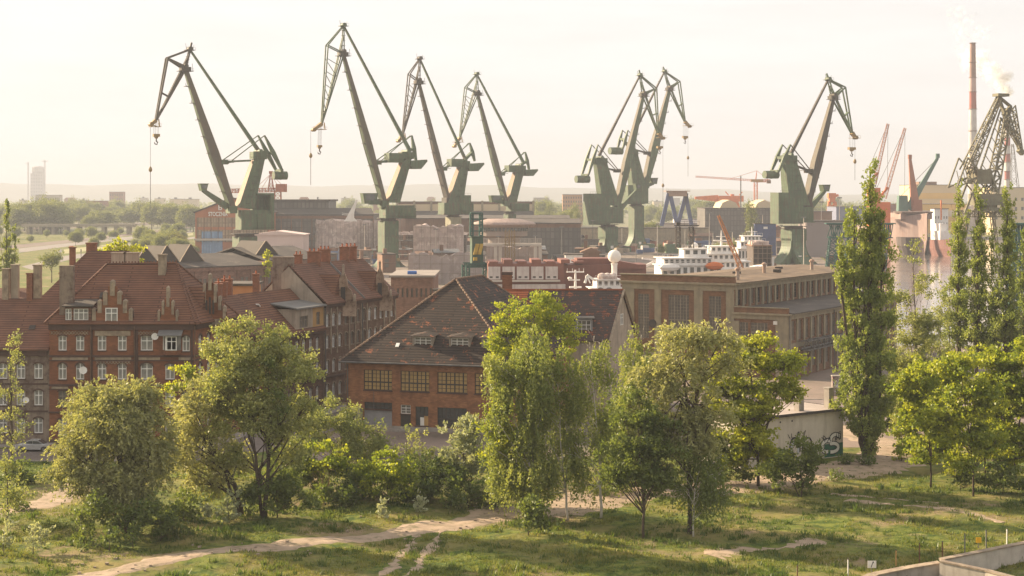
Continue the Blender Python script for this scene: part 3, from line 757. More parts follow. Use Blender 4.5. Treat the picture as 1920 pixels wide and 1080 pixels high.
for s in (13.1,): 
    mb = MB(); mb.beam(p(s,-.4,15.7),p(s,6,21.5),.35,.5); mb.build('fire_wall', zinc, rf)
mb = MB()
for s in (0.1, 12.9): a_ = u*s+Vector((u.y,-u.x,0))*.2; mb.tube([(a_.x,a_.y,.2),(a_.x,a_.y,15.2)], .09, 6)
mb.build('downpipe', steel, T)
# ---------------------------------------------------------------- brick factory with the great hipped roof
OF = Vector((-22.7,234,0)); fa = Vector((.953,-.303,0)).normalized(); fb = Vector((.303,.953,0)).normalized()
T = thing('brick_factory', 'orange brick workshop with huge dark hipped tile roof and yellow paned windows', 'factory', OF, math.atan2(fa.y, fa.x))
# local: x along the front, y back
def flx(px, py=None):                       # photo column -> local x on the front
    r = Vector(((px-960)/FPX, 1, 0)); n_ = fb; t = OF.dot(n_)/r.dot(n_); return (r*t-OF).dot(fa)
LW, LD = 24.0, 33.0
W_ = []
for a_, b_ in ((682,735),(751,805),(820,876),(890,945)):
    x0, x1 = flx(a_), flx(b_); W_.append(((x0+x1)/2, 5.35, x1-x0, 2.75, 'grid'))
mb = MB()
x0, x1 = flx(820), flx(875); W_.append(((x0+x1)/2, .75, x1-x0, 2.6, 'dark'))
x0, x1 = flx(779), flx(803); W_.append(((x0+x1)/2, .75, x1-x0, 2.6, 'dark'))
x0, x1 = flx(683), flx(735); gx, gw = (x0+x1)/2, x1-x0
x0, x1 = flx(751), flx(770); dx_, dw = (x0+x1)/2, x1-x0
W_.append((gx, 2.75, gw, .95, 'dark')); W_.append((dx_, 2.3, dw, 1.2, 'gridw'))
wall(mb, o0, ex, 0, LW, 0, 9.1, [q[:4] for q in W_]+[(gx, 0, gw, 2.7),(dx_, 0, dw, 2.25)])
for q in W_: win(T, o0, ex, q[0], q[1], q[2], q[3], q[4], 0, cornice_m)
wall(mb, Vector((0,LD,0)), Vector((0,-1,0)), 0, LD, 0, 9.1); wall(mb, Vector((LW,0,0)), Vector((0,1,0)), 0, LD, 0, 9.1); wall(mb, Vector((LW,LD,0)), Vector((-1,0,0)), 0, LW, 0, 9.1)
mb.build('wall', brick_orange, T)
mb = MB(); mb.box(gx-gw/2, gx+gw/2, .1, .18, 0, 2.7); mb.box(gx-.6, gx+.6, .03, .095, .1, 2.2)
for k in range(9): mb.box(gx-gw/2+gw*k/8-.02, gx-gw/2+gw*k/8+.02, .07, .1, 0, 2.7)
mb.build('garage_door', grey_paint, T)
mb = MB(); mb.box(dx_-dw/2, dx_+dw/2, .1, .18, 0, 2.25); mb.build('door', dk_frame, T)
mb = MB(); mb.box(flx(788), flx(795), -.0, .05, .8, 1.9); mb.build('notice_board', white_paint, T, label='white notice board')
mb = MB(); mb.box(flx(795)+.02, flx(803), -.0, .05, .8, 2.1); mb.build('notice_board', plaster_yellow, T, label='yellow notice board')
mb = MB(); mb.box(flx(662)+.1, flx(681), -1.2, -.2, .2, 2.9); mb.box(flx(666), flx(675), -1.26, -1.2, 1.1, 2.4, 1); mb.build('switch_cabinet', [concrete, dark_metal], T)
mb = MB(); mb.box(0, LW, -.12, -.0, 0, .6); mb.box(gx-gw/2-.4, dx_+3, -1.5, -.12, -.05, .25); mb.build('plinth', concrete, T)
mb = MB(); mb.tube([(.25,-.2,0),(.25,-.2,8.8)], .08, 6); mb.tube([(gx-.6,-.1,2.8),(gx-.6,-.1,5.2)], .03, 5); mb.build('downpipe', steel, T)
OV = .8; ez = 9.25
ev = [(-OV,-OV),(LW+OV,-OV),(LW+OV,LD+OV),(-OV,LD+OV)]
ra, rb = (12,11,20.1), (12,22.5,20.1)
rfF = roofmb(ev, ez, [ra, rb], [(0,1,'a'),(1,2,'b','a'),(2,3,'b'),(3,0,'a','b')]).build('roof', tile_dark, T)
mb = MB()
for p_, q in ((ev[0],ra),(ev[1],ra),(ev[2],rb),(ev[3],rb)):
    for k in range(34):
        a_ = Vector((p_[0],p_[1],ez)).lerp(Vector(q), k/34); b_ = Vector((p_[0],p_[1],ez)).lerp(Vector(q), (k+.85)/34); mb.tube([a_, b_], [.2,.14], 6)
mb.tube([ra, rb], .17, 6)
mb.build('ridge_tiles', M('ridge_clay', (.22,.14,.09), (.12,.08,.06), 2), rfF)
mb = MB(); mb.tube([(-OV,-OV-.1,ez-.1),(LW+OV,-OV-.1,ez-.1)], .12, 8); mb.build('gutter', steel, rfF)
sl_ = (20.1-ez)/(11+OV)
for a_, b_, st in ((763,800,'gridw'),(832,870,'gridw'),(893,922,'gridw')):
    x0, x1 = flx(a_)+.2, flx(b_)+.3; y_ = 1.6; z0 = ez+(y_+OV)*sl_-.35; w = x1-x0
    mb = MB(); wall(mb, (x0,y_,0), ex, 0, w, z0, z0+1.65, [(w/2, z0+.3, w-.5, 1.2)])
    mb.face([(x0,y_+2.5,z0),(x0,y_,z0),(x0,y_,z0+1.65),(x0,y_+2.5,z0+1.65)]); mb.face([(x1,y_,z0),(x1,y_+2.5,z0),(x1,y_+2.5,z0+1.65),(x1,y_,z0+1.65)])
    d = mb.build('dormer', old_frame, rfF); win(d, (x0,y_,0), ex, w/2, z0+.3, w-.5, 1.2, st)
    mb = MB(); c0 = [(x0-.3,y_-.3,z0+1.62),(x1+.3,y_-.3,z0+1.62),(x1+.35,y_+2.6,z0+1.95),(x0-.35,y_+2.6,z0+1.95)]
    mb.face(c0); top = [((x0+x1)/2, y_+.5, z0+2.0), ((x0+x1)/2, y_+2.6, z0+2.3)]
    mb.face([c0[0], c0[1], top[0]]); mb.face([c0[1], c0[2], top[1], top[0]]); mb.face([c0[3], c0[0], top[0], top[1]])
    mb.build('dormer_roof', tile_dark, d)
mb = MB(); mb.box(-.25,.25,-.35,.35,0,.12); sk = mb.build('skylight', pvc, rfF, (flx(738), 1.5, ez+(1.5+OV)*sl_+.03)); sk.rotation_euler = (R(42),0,0)

# wing with the plastered gable
T = thing('workshop_wing', 'plastered wing with patched orange roof and end gable, behind the birches', 'building', (14.3,253,0))
gv = Vector((19-14.3,266-253,0)); gl = gv.length; ga = gv.normalized(); gn = Vector((ga.y,-ga.x,0))
Lx = 26.0; p = lambda s, b, z: tuple(Vector((-s,0,0))+ga*b+Vector((0,0,z)))
mb = MB()
wall(mb, o0, ga, 0, gl, 0, 10.6, [(gl*.62, 13-13+.0+8.4-8.4+3.5, 1.2, 1.8)])
mb.face([p(0,0,10.6), p(0,gl,10.6), p(0,gl/2,17.3)])
mb.face([p(Lx,0,0),p(0,0,0),p(0,0,10.6),p(Lx,0,10.6)]); mb.face([p(0,gl,0),p(Lx,gl,0),p(Lx,gl,10.6),p(0,gl,10.6)])
mb.build('wall', plaster_beige, T)
win(T, o0, ga, gl*.62, 3.5, 1.2, 1.8, 'old'); win(T, o0, ga, gl*.5, 12.2, 1.5, 1.7, 'casement', depth=-.05)
r = MB()
for b0, z0, b1, z1, s0, s1, m_ in ((-.6,10.2,gl/2,17.3,-.3,14,0),(-.6,10.2,gl/2,17.3,14,Lx,1),(gl+.6,10.2,gl/2,17.3,-.3,Lx,0)):
    r.mesh8([p(s1,b0,z0),p(s0,b0,z0),p(s0,b1,z1),p(s1,b1,z1),p(s1,b0,z0+.25),p(s0,b0,z0+.25),p(s0,b1,z1+.25),p(s1,b1,z1+.25)], m_)
rf = r.build('roof', [tile_mix, tile_orange], T)
mb = MB(); mb.tube([p(-.3,gl/2,17.55),p(Lx,gl/2,17.55)], .16, 6); mb.build('ridge_tiles', tile_orange, rf)
mb = MB(); mb.beam(p(-.35,-.6,10.3),p(-.35,gl/2,17.45),.35,.35); mb.beam(p(-.35,gl+.6,10.3),p(-.35,gl/2,17.45),.35,.35); mb.build('verge_board', stone_pale, rf)
x0 = (1080-960)/FPX*252.5-14.3; mb = MB(); y_ = .7; z0 = 11.1
wall(mb, (x0,y_,0), ex, 0, 2.5, z0, z0+2.5, [(1.25,z0+.3,2.0,1.9)]); mb.face([(x0,y_+4,z0),(x0,y_,z0),(x0,y_,z0+2.5),(x0,y_+4,z0+2.5)]); mb.face([(x0+2.5,y_,z0),(x0+2.5,y_+4,z0),(x0+2.5,y_+4,z0+2.5),(x0+2.5,y_,z0+2.5)])
d = mb.build('dormer', grey_paint, rf); win(d, (x0,y_,0), ex, 1.25, z0+.3, 2.0, 1.9, 'gridw')
mb = MB(); mb.box(x0-.3, x0+2.8, y_-.4, y_+4.2, z0+2.5, z0+2.7); mb.build('dormer_roof', zinc, d)
t = thing('brick_chimney', 'square brown brick chimney behind the dark hipped roof', 'chimney', Wp(951,365,290)-Vector((0,0,32)))
mb = MB(); mb.box(-.85,.85,-.85,.85,0,18.4); mb.build('shaft', brick_red, t); mb = MB(); mb.box(-.95,.95,-.95,.95,18.4,18.9); mb.build('cap', cornice_m, t)

# ---------------------------------------------------------------- the big hall on the right
K = Vector((39.2,301,0)); hu = Vector((.862,-.506,0)).normalized(); hv = Vector((.506,.862,0)).normalized()
T = thing('industrial_hall', 'large flat roofed brown brick hall with tall barred windows and side annex', 'factory', K, math.atan2(hu.y, hu.x))
# local x along hu, y along hv; main: x -22..0, annex: x 0..10
def hx(px): r = Vector(((px-960)/FPX,1,0)); t_ = K.dot(hv)/r.dot(hv); return (r*t_-K).dot(hu)
def hy(px, xx): r = Vector(((px-960)/FPX,1,0)); q = K+hu*xx; t_ = q.dot(hu)/r.dot(hu); return (r*t_-q).dot(hv)
LM = 62.0
mb = MB(); ops = []
for a_, b_, zt, zb in ((1196,1217,14.0,6.0),(1253,1292,14.0,5.0),(1329,1352,14.0,6.5)):
    x0, x1 = hx(a_), hx(b_); ops.append(((x0+x1)/2, zb, x1-x0, zt-zb, 'bars'))
wall(mb, o0, ex, -22, 0, 0, 16.0, [q[:4] for q in ops]); 
for q in ops: win(T, o0, ex, q[0], q[1], q[2], q[3], 'bars')
cl_ = [(2.2+3.05*k, 12.4, 1.25, 2.7, 'dark') for k in range(19)]
wall(mb, o0, Vector((0,1,0)), 0, LM, 0, 16.0, [q[:4] for q in cl_])
for i, q in enumerate(cl_): win(T, o0, Vector((0,1,0)), q[0], q[1], q[2], q[3], 'old' if i % 3 else 'dark')
wall(mb, Vector((-22,LM,0)), Vector((0,-1,0)), 0, LM, 0, 16.0); wall(mb, Vector((0,LM,0)), Vector((-1,0,0)), 0, 22, 0, 16)
mb.build('wall', brick_hall, T)
mb = MB()
for x0, x1 in ((-22,-19.6),(hx(1228),hx(1240)),(hx(1302),hx(1318)),(hx(1362),0)): mb.box(x0, x1, -.2, .0, 0, 15.2)
mb.box(-22, 0, -.22, -.0, 14.9, 16.0); mb.box(-22, 0.0, -.19, -.0, 0, 3.5)
k = 0.4
while k < LM: mb.box(0, .22, k, k+.7, 11.6, 15.6); k += 3.05
mb.box(0, .2, 0, LM, 15.2, 16.0)
mb.build('pilasters', conc_hall, T)
mb = MB(); mb.box(-22.5,.5,-.6,.1,16.0,16.35); mb.box(-22.4,.3,-.5,.2,17.45,17.65); mb.box(0,.7,.1,LM+.5,16.0,16.3); mb.build('cornice', conc_hall, T)
mb = MB(); mb.box(-22.2,.2,-.3,.3,16.35,17.45); mb.build('parapet', brick_hall, T)
mb = MB(); mb.prism([(-22.6,16.3),(.9,16.3),(.9,16.45),(-11,17.3),(-22.6,16.45)], .3, LM+.6); rf = mb.build('roof', brown_roof, T)
mb = MB(); mb.tube([(hx(1219)+.6,-.3,8.7),(hx(1219)+.6,.1,8.7)], .75, 14); mb.build('fan_outlet', dark_metal, T)
for px_, py_, xx in ((1383,505,-2),(1433,492,-6),(1522,492,-4)):
    y_ = hy(px_, xx); mb = MB(); mb.lathe([(.35,16.5),(.35,18.4),(.55,18.4),(.55,18.7),(.1,19.0)], 10, (xx,y_)); mb.build('roof_vent', M('vent_terracotta',(.30,.17,.11),(.36,.30,.25),1.2), rf)
for xx, y_ in ((-8,20),(-5,33),(-9,44)):
    mb = MB(); mb.box(xx-.6, xx+.6, y_-.6, y_+.6, 16.9, 17.5); mb.build('roof_hatch', dark_metal, rf)
# annex
AX = 10.2; mb = MB()
ops = [(hx(1425)-.2, 2.2-2.2+6.2, 3.2, 3.4, 'bars'), (1.8,6.2,1.6,3.4,'bars')]
wall(mb, o0, ex, .0, AX, 0, 11.0, [q[:4] for q in ops])
for q in ops: win(T, o0, ex, *q[:5])
oA = Vector((AX,0,0)); ey = Vector((0,1,0))
ops = []
for k in range(17):
    ops.append((1.9+3.4*k, 6.6, 1.7, 3.4, 'bars' if k % 2 else 'old')); 
    if k % 5 != 1: ops.append((1.9+3.4*k, 1.4, 1.7, 3.6, 'bars'))
wall(mb, oA, ey, 0, LM-2, 0, 11.0, [q[:4] for q in ops])
for q in ops: win(T, oA, ey, *q[:5])
mb.build('wall', brick_hall, T)
mb = MB()
mb.box(-.3,1.0,-.35,-.0,0,9.8); mb.box(AX-2.4,AX,-.22,-.0,0,10.4); mb.box(0,AX,-.25,-.0,10.2,11.0)
k = -.0
while k < LM-3: mb.box(AX, AX+.2, k, k+.7, .3, 10.4); k += 3.4
mb.box(AX, AX+.22, 0, LM-2, 10.3, 11.0); mb.box(AX,AX+.16,0,LM-2,5.3,6.1)
mb.build('pilasters', conc_hall, T)
mb = MB(); mb.box(-.2,AX+.6,-.6,.0,11.0,11.3); mb.box(-.2,AX+.0,-.5,.1,12.2,12.35); mb.box(AX,AX+.7,.0,LM-1.6,11.0,11.25); mb.build('cornice', conc_hall, T)
mb = MB(); mb.box(0.05,AX,-.3,.2,11.3,12.2); mb.build('parapet', brick_hall, T)
mb = MB(); mb.prism([(0.25,11.25),(AX+.9,11.25),(AX+.9,11.4),(.25,12.0)], .25, LM-1.4); mb.build('roof', tar_roof, T)
mb = MB(); mb.tube([(AX+.3,-.3,0),(AX+.3,-.3,11)], .09, 6); mb.tube([(.4,14.5,12),(.5,14.5,15.9)], .09, 6); mb.tube([(AX+.35,22,0),(AX+.35,22,10.8)], .1, 6)
mb.build('downpipe', steel, T)
mb = MB(); ys_ = 3.5                          # pipe bracket along the annex side
mb.lattice((AX+1.6,ys_,5.6),(AX+1.6,ys_+19,5.6), 1.6, 1.2, n=7, r=.09, lat=(1,0,0))
for k in (0,6,13,19): mb.beam((AX,ys_+k,6.4),(AX+2.2,ys_+k,6.4),.12,.12); mb.beam((AX,ys_+k,4.8),(AX+2.2,ys_+k,4.8),.12,.12)
mb.tube([(AX+1.2,ys_-.5,5.1),(AX+1.2,ys_+19.5,5.1)], .18, 8); mb.build('pipe_bracket', steel, T)
mb = MB(); mb.box(AX-2.7,AX-2.0,-.5,-.26,9.4,10.0); mb.build('floodlight', white_paint, T)

# ---------------------------------------------------------------- small white transformer house with graffiti
RF = Gp(1582,856); LF = Vector(((1388-960)/FPX*198.5,198.5,0)); ta = (Vector((RF.x,209,0))-LF); tl = ta.length; ta.normalize(); tb = Vector((-ta.y,ta.x,0))
T = thing('transformer_house', 'low white plastered transformer house with flat roof and graffiti by the tall poplar', 'building', LF, math.atan2(ta.y, ta.x))
wh = M('dirty_white_plaster', (.56,.50,.42), (.48,.42,.35), .4, streak=.5, cs=(.28,.23,.18), c3=(.36,.31,.25), s3=.3, t3=.64)
green_p = M('green_paint', (.02,.12,.07), (.03,.09,.055), 1); ink = M('black_spray', (.03,.03,.03)); silver = M('silver_spray', (.5,.5,.52), (.4,.4,.42), 2)
mb = MB(); TH = 5.75
mb.box(0, tl, 0, 6.5, -.4, TH); mb.build('wall', wh, T)
mb = MB(); mb.box(-.35, tl+.35, -.4, 6.9, TH, TH+.14); mb.box(-.42, tl+.42, -.47, -.4, TH-.12, TH+.2, 1); mb.box(tl+.35, tl+.42, -.4, 6.9, TH-.12, TH+.2, 1); rf = mb.build('roof', [M('pale_roof_felt', (.38,.32,.28), (.3,.25,.22), .4), dark_metal], T)
for px_, py_, wz_ in ((1503,768,2.3),(1567,762,2.5)):
    x_ = ((px_-960)/FPX*209-LF.x)/ta.x; mb = MB(); y_ = 1.3
    mb.box(x_-.42, x_+.42, y_-.42, y_+.42, TH+.14, TH+wz_); mb.box(x_-.5, x_+.5, y_-.5, y_+.5, TH+wz_, TH+wz_+.12); mb.build('vent_shaft', concrete, rf)
mb = MB(); mb.box(tl-11.0,tl-10.8,-.03,.0,4.9,5.1); mb.box(tl-9.0,tl-8.8,-.03,.0,4.9,5.1); mb.build('wall_vent', dark_metal, T)
def stroke(mb, pts, w, y, t=.012, m=0):
    for a_, b_ in zip(pts, pts[1:]):
        mb.beam((a_[0],y,a_[1]),(b_[0],y,b_[1]), w, t, m=m)
        mb.beam((a_[0]-w/2.3,y+.001,a_[1]),(a_[0]+w/2.3,y+.001,a_[1]), w*.85, t, m=m)
def bez(ps, n=10):
    P_ = [Vector((*p_,0)) for p_ in ps]; out = []
    for i in range(n+1):
        t_ = i/n; Q = P_[:]
        while len(Q) > 1: Q = [Q[j].lerp(Q[j+1], t_) for j in range(len(Q)-1)]
        out.append((Q[0].x, Q[0].y))
    return out
mb = MB(); mb.box(tl-3.3, tl-.02, -.02, .0, .1, 1.7); mb.build('graffiti', green_p, T, label='green patch under the lettering')
S1 = bez([(tl-.7,2.5),(tl-1.4,3.1),(tl-2.6,2.6),(tl-2.2,1.7)],8)+bez([(tl-2.2,1.7),(tl-.6,1.9),(tl-.3,.5),(tl-2.3,.7)],10)
C1 = bez([(tl-2.6,2.1),(tl-4.0,2.4),(tl-4.2,.6),(tl-2.7,.8)],10)
for c_, nm in ((S1,'S'),(C1,'C')):
    mb = MB(); stroke(mb, c_, .62, -.036); k_ = mb.build('graffiti', ink, T, label='black outline of the big letter '+nm)
    mb = MB(); stroke(mb, c_, .40, -.055); mb.build('graffiti_fill', white_paint, k_)
mb = MB(); random.seed(3)
for x0 in (tl-9.2, tl-8.1, tl-7.0, tl-3.4, tl-2.5, tl-1.5, tl-.9):
    zz = 3.0 if x0 < tl-5 else 2.4
    for _ in range(3):
        q = [(x0+random.uniform(-.5,.5), zz+random.uniform(-.6,.7)) for _ in range(4)]; stroke(mb, bez(q, 6), random.uniform(.05,.11), -.07-random.random()*.01)
for c_ in (bez([(tl-9.3,1.2),(tl-9.6,3.6),(tl-7.4,3.5),(tl-7.6,1.2)],10), bez([(tl-7.2,1.2),(tl-7.0,3.4),(tl-5.2,3.2),(tl-5.6,1.2)],10)): stroke(mb, c_, .2, -.05)
mb.build('graffiti', ink, T)
mb = MB()
for c_ in (bez([(tl-9.0,1.0),(tl-9.2,3.0),(tl-7.6,3.0),(tl-7.9,1.0)],10),): stroke(mb, c_, .3, -.03)
for x0 in (tl-15.6, tl-14.4): stroke(mb, bez([(x0-.5,1.5),(x0,2.9),(x0+.6,1.4),(x0+.2,1.1)],8), .3, -.03)
mb.build('graffiti', silver, T)
# street cabinet covered in graffiti
t = thing('street_cabinet', 'street cabinet covered in graffiti tags beyond the white transformer house', 'cabinet', Gp(1572,742))
mb = MB(); mb.box(-1.0,1.0,-.5,.5,.1,3.1); mb.build('body', M('grubby_grey', (.3,.26,.22), (.2,.17,.15), 1.5, c3=(.12,.05,.05), s3=1.4, t3=.55), t); mb = MB(); mb.box(-1.1,1.1,-.6,.6,3.1,3.25); mb.box(-.9,.9,-.4,.4,-.1,.1); mb.build('lid', concrete, t)
mb = MB()
for _ in range(8):
    q = [(random.uniform(-.9,.9), random.uniform(.6,2.8)) for _ in range(4)]; stroke(mb, bez(q, 6), random.uniform(.06,.14), -.52-random.random()*.02)
mb.build('graffiti', silver, t)
# second low shed beside the road
# ---------------------------------------------------------------- retaining wall bottom right, stakes, signs
def poly_wall(lab, pts, thick, zt0, zb, mat=concrete):
    a_ = [Vector((p_[0], p_[1], 0)) for p_ in pts]; t = thing('retaining_wall', lab, 'wall', a_[0]); mb = MB()
    for i in range(len(a_)-1):
        p_, q = a_[i]-a_[0], a_[i+1]-a_[0]; d = (q-p_).normalized(); n_ = Vector((-d.y,d.x,0))*thick/2; h0, h1 = zt0[i], zt0[i+1]
        c = [p_-n_, q-n_, q+n_, p_+n_]; mb.mesh8([(v.x,v.y,zb) for v in c]+[(v.x,v.y,h) for v, h in zip(c, (h0,h1,h1,h0))])
    mb.build('wall_face', mat, t)
    mb = MB()
    for i in range(len(a_)-1):
        p_, q = a_[i]-a_[0], a_[i+1]-a_[0]; d = (q-p_).normalized(); n_ = Vector((-d.y,d.x,0))*(thick/2+.07); h0, h1 = zt0[i]+.003, zt0[i+1]+.003
        c = [p_-n_, q-n_, q+n_, p_+n_]; mb.mesh8([(v.x,v.y,h) for v, h in zip(c, (h0,h1,h1,h0))]+[(v.x,v.y,h+.12) for v, h in zip(c, (h0,h1,h1,h0))])
    mb.build('coping', stone_pale, t); return t
wz = 1.6
q = [Wp(1766,1050,Gd(1050,wz)), Wp(1930,1017,Gd(1017,wz)), Wp(2100,985,Gd(985,wz))]
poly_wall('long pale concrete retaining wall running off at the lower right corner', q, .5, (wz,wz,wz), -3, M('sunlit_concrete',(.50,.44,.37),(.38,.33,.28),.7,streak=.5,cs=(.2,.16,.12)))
q = [Wp(1764,1052,Gd(1052,wz)), Wp(1850,1071,Gd(1071,1.3)), Wp(1960,1100,Gd(1100,1.1))]
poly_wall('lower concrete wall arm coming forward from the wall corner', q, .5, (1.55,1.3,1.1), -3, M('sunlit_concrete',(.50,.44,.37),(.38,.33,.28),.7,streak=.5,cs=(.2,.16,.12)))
q = [Wp(1761,1056,Gd(1056,1.2)), Wp(1700,1066,Gd(1066,.8)), Wp(1640,1078,Gd(1078,.5)), Wp(1600,1095,Gd(1095,.4))]
poly_wall('crumbling low concrete edge overgrown with grass at the wall corner', q, .8, (1.2,.8,.5,.4), -3)
rust = M('rusty_steel', (.20,.10,.05), (.12,.06,.035), 2)
for i, (px_, pt, pb, col, lab) in enumerate(((1495,1064,1086,rust,'short rusty stake at the bottom edge, leftmost of the row'),(1590,1046,1076,white_paint,'white stake left of the small white sign'),
    (1680,1032,1066,plaster_yellow,'yellowish wooden stake right of the small white sign'),(1724,1020,1056,rust,'dark rusty stake second right of the white sign'),(1767,1014,1050,rust,'rusty stake above the wall corner'),
    (1809,1001,1041,zinc,'grey stake left of the yellow sign'),(1849,997,1035,zinc,'grey stake right of the yellow sign'),(1888,990,1026,white_paint,'tall pale stake at the right edge above the long wall'),(1700,1075,1098,rust,'stump of a stake below the crumbling edge'))):
    b_ = Gp(px_, pb+2); h = (pb-pt)*b_.y/FPX+.1; b_.z = float(hz(b_.x,b_.y))-.2
    t = thing('fence_stake', lab, 'stake', b_, group='stakes of a vanished fence'); mb = MB(); mb.box(-.045,.045,-.045,.045,0,h+.2); mb.build('post', col, t)
    mb = MB(); mb.box(-.055,.055,-.055,.055,h+.2,h+.26); mb.build('cap', dark_metal, t)
b_ = Gp(1635,1074); b_.z = float(hz(b_.x,b_.y))
t = thing('small_sign', 'small white sign with a black stroke on a short post, bottom right', 'sign', b_)
mb = MB(); mb.box(-.03,.03,.02,.08,-.2,1.15); mb.build('post', steel, t)
mb = MB(); mb.box(-.36,.36,-.01,.02,.55,1.15); mb.build('panel', white_paint, t)
mb = MB(); mb.beam((-.08,-.016,.6),(.1,-.016,1.1),.06,.008); mb.beam((.1,-.017,1.1),(.14,-.017,.95),.05,.008); mb.build('mark', ink, t)
b_ = Gp(1835,1030); b_.z = float(hz(b_.x,b_.y))
t = thing('small_sign', 'small yellow sign on a thin post near the long concrete wall', 'sign', b_)
mb = MB(); mb.box(-.03,.03,.02,.08,-.2,1.0); mb.build('post', steel, t)
mb = MB(); mb.box(-.24,.24,-.01,.02,.55,1.05); mb.build('panel', M('yellow_sign', (.75,.42,.02)), t)

# ---------------------------------------------------------------- cars
def car(lab, loc, rz, paint, L=4.5):
    t = thing('parked_car', lab, 'car', loc, rz); pm = M('car_'+paint[0], paint[1], tuple(x*.9 for x in paint[1]), 1, rough=.25, spec=.6, metal=.3)
    mb = MB(); prof = [(-2.2,.32),(-2.24,.62),(-2.1,.86),(-1.35,.95),(-.55,1.38),(.55,1.42),(1.25,1.0),(2.05,.86),(2.25,.6),(2.2,.3),(1.85,.28),(1.7,.55),(1.4,.66),(1.1,.55),(.97,.26),(-.97,.26),(-1.1,.55),(-1.4,.66),(-1.7,.55),(-1.85,.28)]
    n = len(prof); ins = [0 if z < .95 else .18 for _, z in prof]
    b0 = len(mb.v); mb.v += [(x, -.86+i_, z) for (x,z), i_ in zip(prof, ins)] + [(x, .86-i_, z) for (x,z), i_ in zip(prof, ins)]
    for tr_ in tessellate_polygon([[Vector((x,z,0)) for x,z in prof]]): mb.f.append([b0+i for i in tr_]); mb.m.append(0); mb.f.append([b0+n+i for i in reversed(tr_)]); mb.m.append(0)
    for i in range(n): j = (i+1) % n; mb.f.append([b0+i,b0+j,b0+n+j,b0+n+i]); mb.m.append(0)
    mb.build('body', pm, t)
    mb = MB()
    for s_ in (-1,1): mb.prism([(-1.2,.97),(-.55,1.3),(-.02,1.32),(-.02,.97)], s_*.83-.012, s_*.83+.012); mb.prism([(.05,.97),(.05,1.32),(.52,1.3),(1.1,.99)], s_*.83-.012, s_*.83+.012)
    mb.mesh8([(1.22,-.68,1.02),(1.3,-.68,1.0),(1.3,.68,1.0),(1.22,.68,1.02),(.6,-.62,1.36),(.66,-.62,1.38),(.66,.62,1.38),(.6,.62,1.36)]); mb.mesh8([(-1.36,-.68,.97),(-1.3,-.68,1.0),(-1.3,.68,1.0),(-1.36,.68,.97),(-.64,-.62,1.37),(-.58,-.62,1.37),(-.58,.62,1.37),(-.64,.62,1.37)])
    mb.build('car_window', gls, t)
    for x_ in (-1.4,1.4):
        for y_ in (-.78,.78):
            mb = MB(); mb.tube([(x_,y_-.1,.31),(x_,y_+.1,.31)], .31, 14); wl_ = mb.build('wheel', dark_metal, t); mb = MB(); mb.tube([(x_,y_-.115,.31),(x_,y_+.115,.31)], .18, 10); mb.build('rim', zinc, wl_)
    for y_ in (-.6,.6): mb = MB(); mb.box(2.16,2.25,y_-.17,y_+.17,.62,.76); mb.build('headlight', white_paint, t); mb = MB(); mb.box(-2.25,-2.17,y_-.17,y_+.17,.66,.8); mb.build('taillight', M('red_lamp', (.4,.02,.02)), t)
    return t
car('silver saloon car parked in front of the row tenement', (Gp(57,850).x, 213.2, .02), R(176), ('silver', (.42,.41,.40)))
car('dark car parked by the corner of the orange brick workshop', Gp(657,803)+Vector((0,0,.02)), R(72), ('black', (.03,.03,.035)))
car('black car under the trees right of the tall poplar', Gp(1685,718)+Vector((0,0,.03)), R(-30), ('graphite', (.05,.05,.055)))
# ---------------------------------------------------------------- shipyard cranes
cr_green = M('crane_green_paint', (.105,.155,.078), (.07,.108,.055), .15, streak=.75, cs=(.09,.05,.03), c3=(.12,.075,.045), s3=.25, t3=.62, rough=.6, pat=('seam',1.5,3.4,.72))
cr_dark = M('crane_worn_steel', (.06,.055,.038), (.045,.035,.026), .2, streak=.6, cs=(.14,.07,.035), rough=.7)
cr_light = M('crane_bleached_paint', (.27,.25,.17), (.20,.19,.12), .2, streak=.4, cs=(.16,.10,.06), rough=.7)
cr_tan = M('crane_sunlit_rust_face', (.26,.165,.095), (.19,.12,.07), .2, streak=.7, cs=(.10,.075,.045), rough=.7)  # tower side towards the sun: rust tan with sunlight put into the colour
cr_brn = M('crane_brown_shade_face', (.10,.085,.055), (.075,.062,.042), .2, streak=.7, cs=(.13,.07,.035), rough=.7)  # one boom face; on left-leaning booms the brown paints in its shade
cr_yel = M('crane_hook_yellow', (.27,.18,.06), (.19,.12,.045), .8, rough=.6)
rope_m = M('wire_rope', (.08,.07,.06))
class Plane:
    """vertical working plane of a crane through its base; photo pixels -> local (s, z)"""
    def __init__(s, base, D, yaw):
        s.o = Wp(base, HZ, D)-Vector((0,0,CH)); s.a = Vector((math.cos(yaw), math.sin(yaw), 0)); s.n = Vector((-math.sin(yaw), math.cos(yaw), 0)); s.yaw = yaw; s.k = D/FPX
    def __call__(s, px, py, t=0.0):
        r = Vector(((px-960)/FPX, 1, (HZ-py)/FPX)); o = s.o+s.n*t
        q = o.dot(s.n)/(r.x*s.n.x+r.y*s.n.y); P = r*q; return Vector(((Vector((P.x,P.y,0))-s.o).dot(s.a), t, CH+P.z))
def shade_poly(mb, pts, t, m=0):            # polygon plate of thickness t in the working plane
    mb.prism([(p.x, p.z) for p in pts], -t/2, t/2, m)
def rail(mb, p, q, h=1.1):
    p, q = Vector(p), Vector(q); n_ = max(2, int((q-p).length/1.5))
    mb.beam(p+Vector((0,0,h)), q+Vector((0,0,h)), .08, .08)
    for i in range(n_+1): a = p.lerp(q, i/n_); mb.beam(a, a+Vector((0,0,h)), .06, .06)
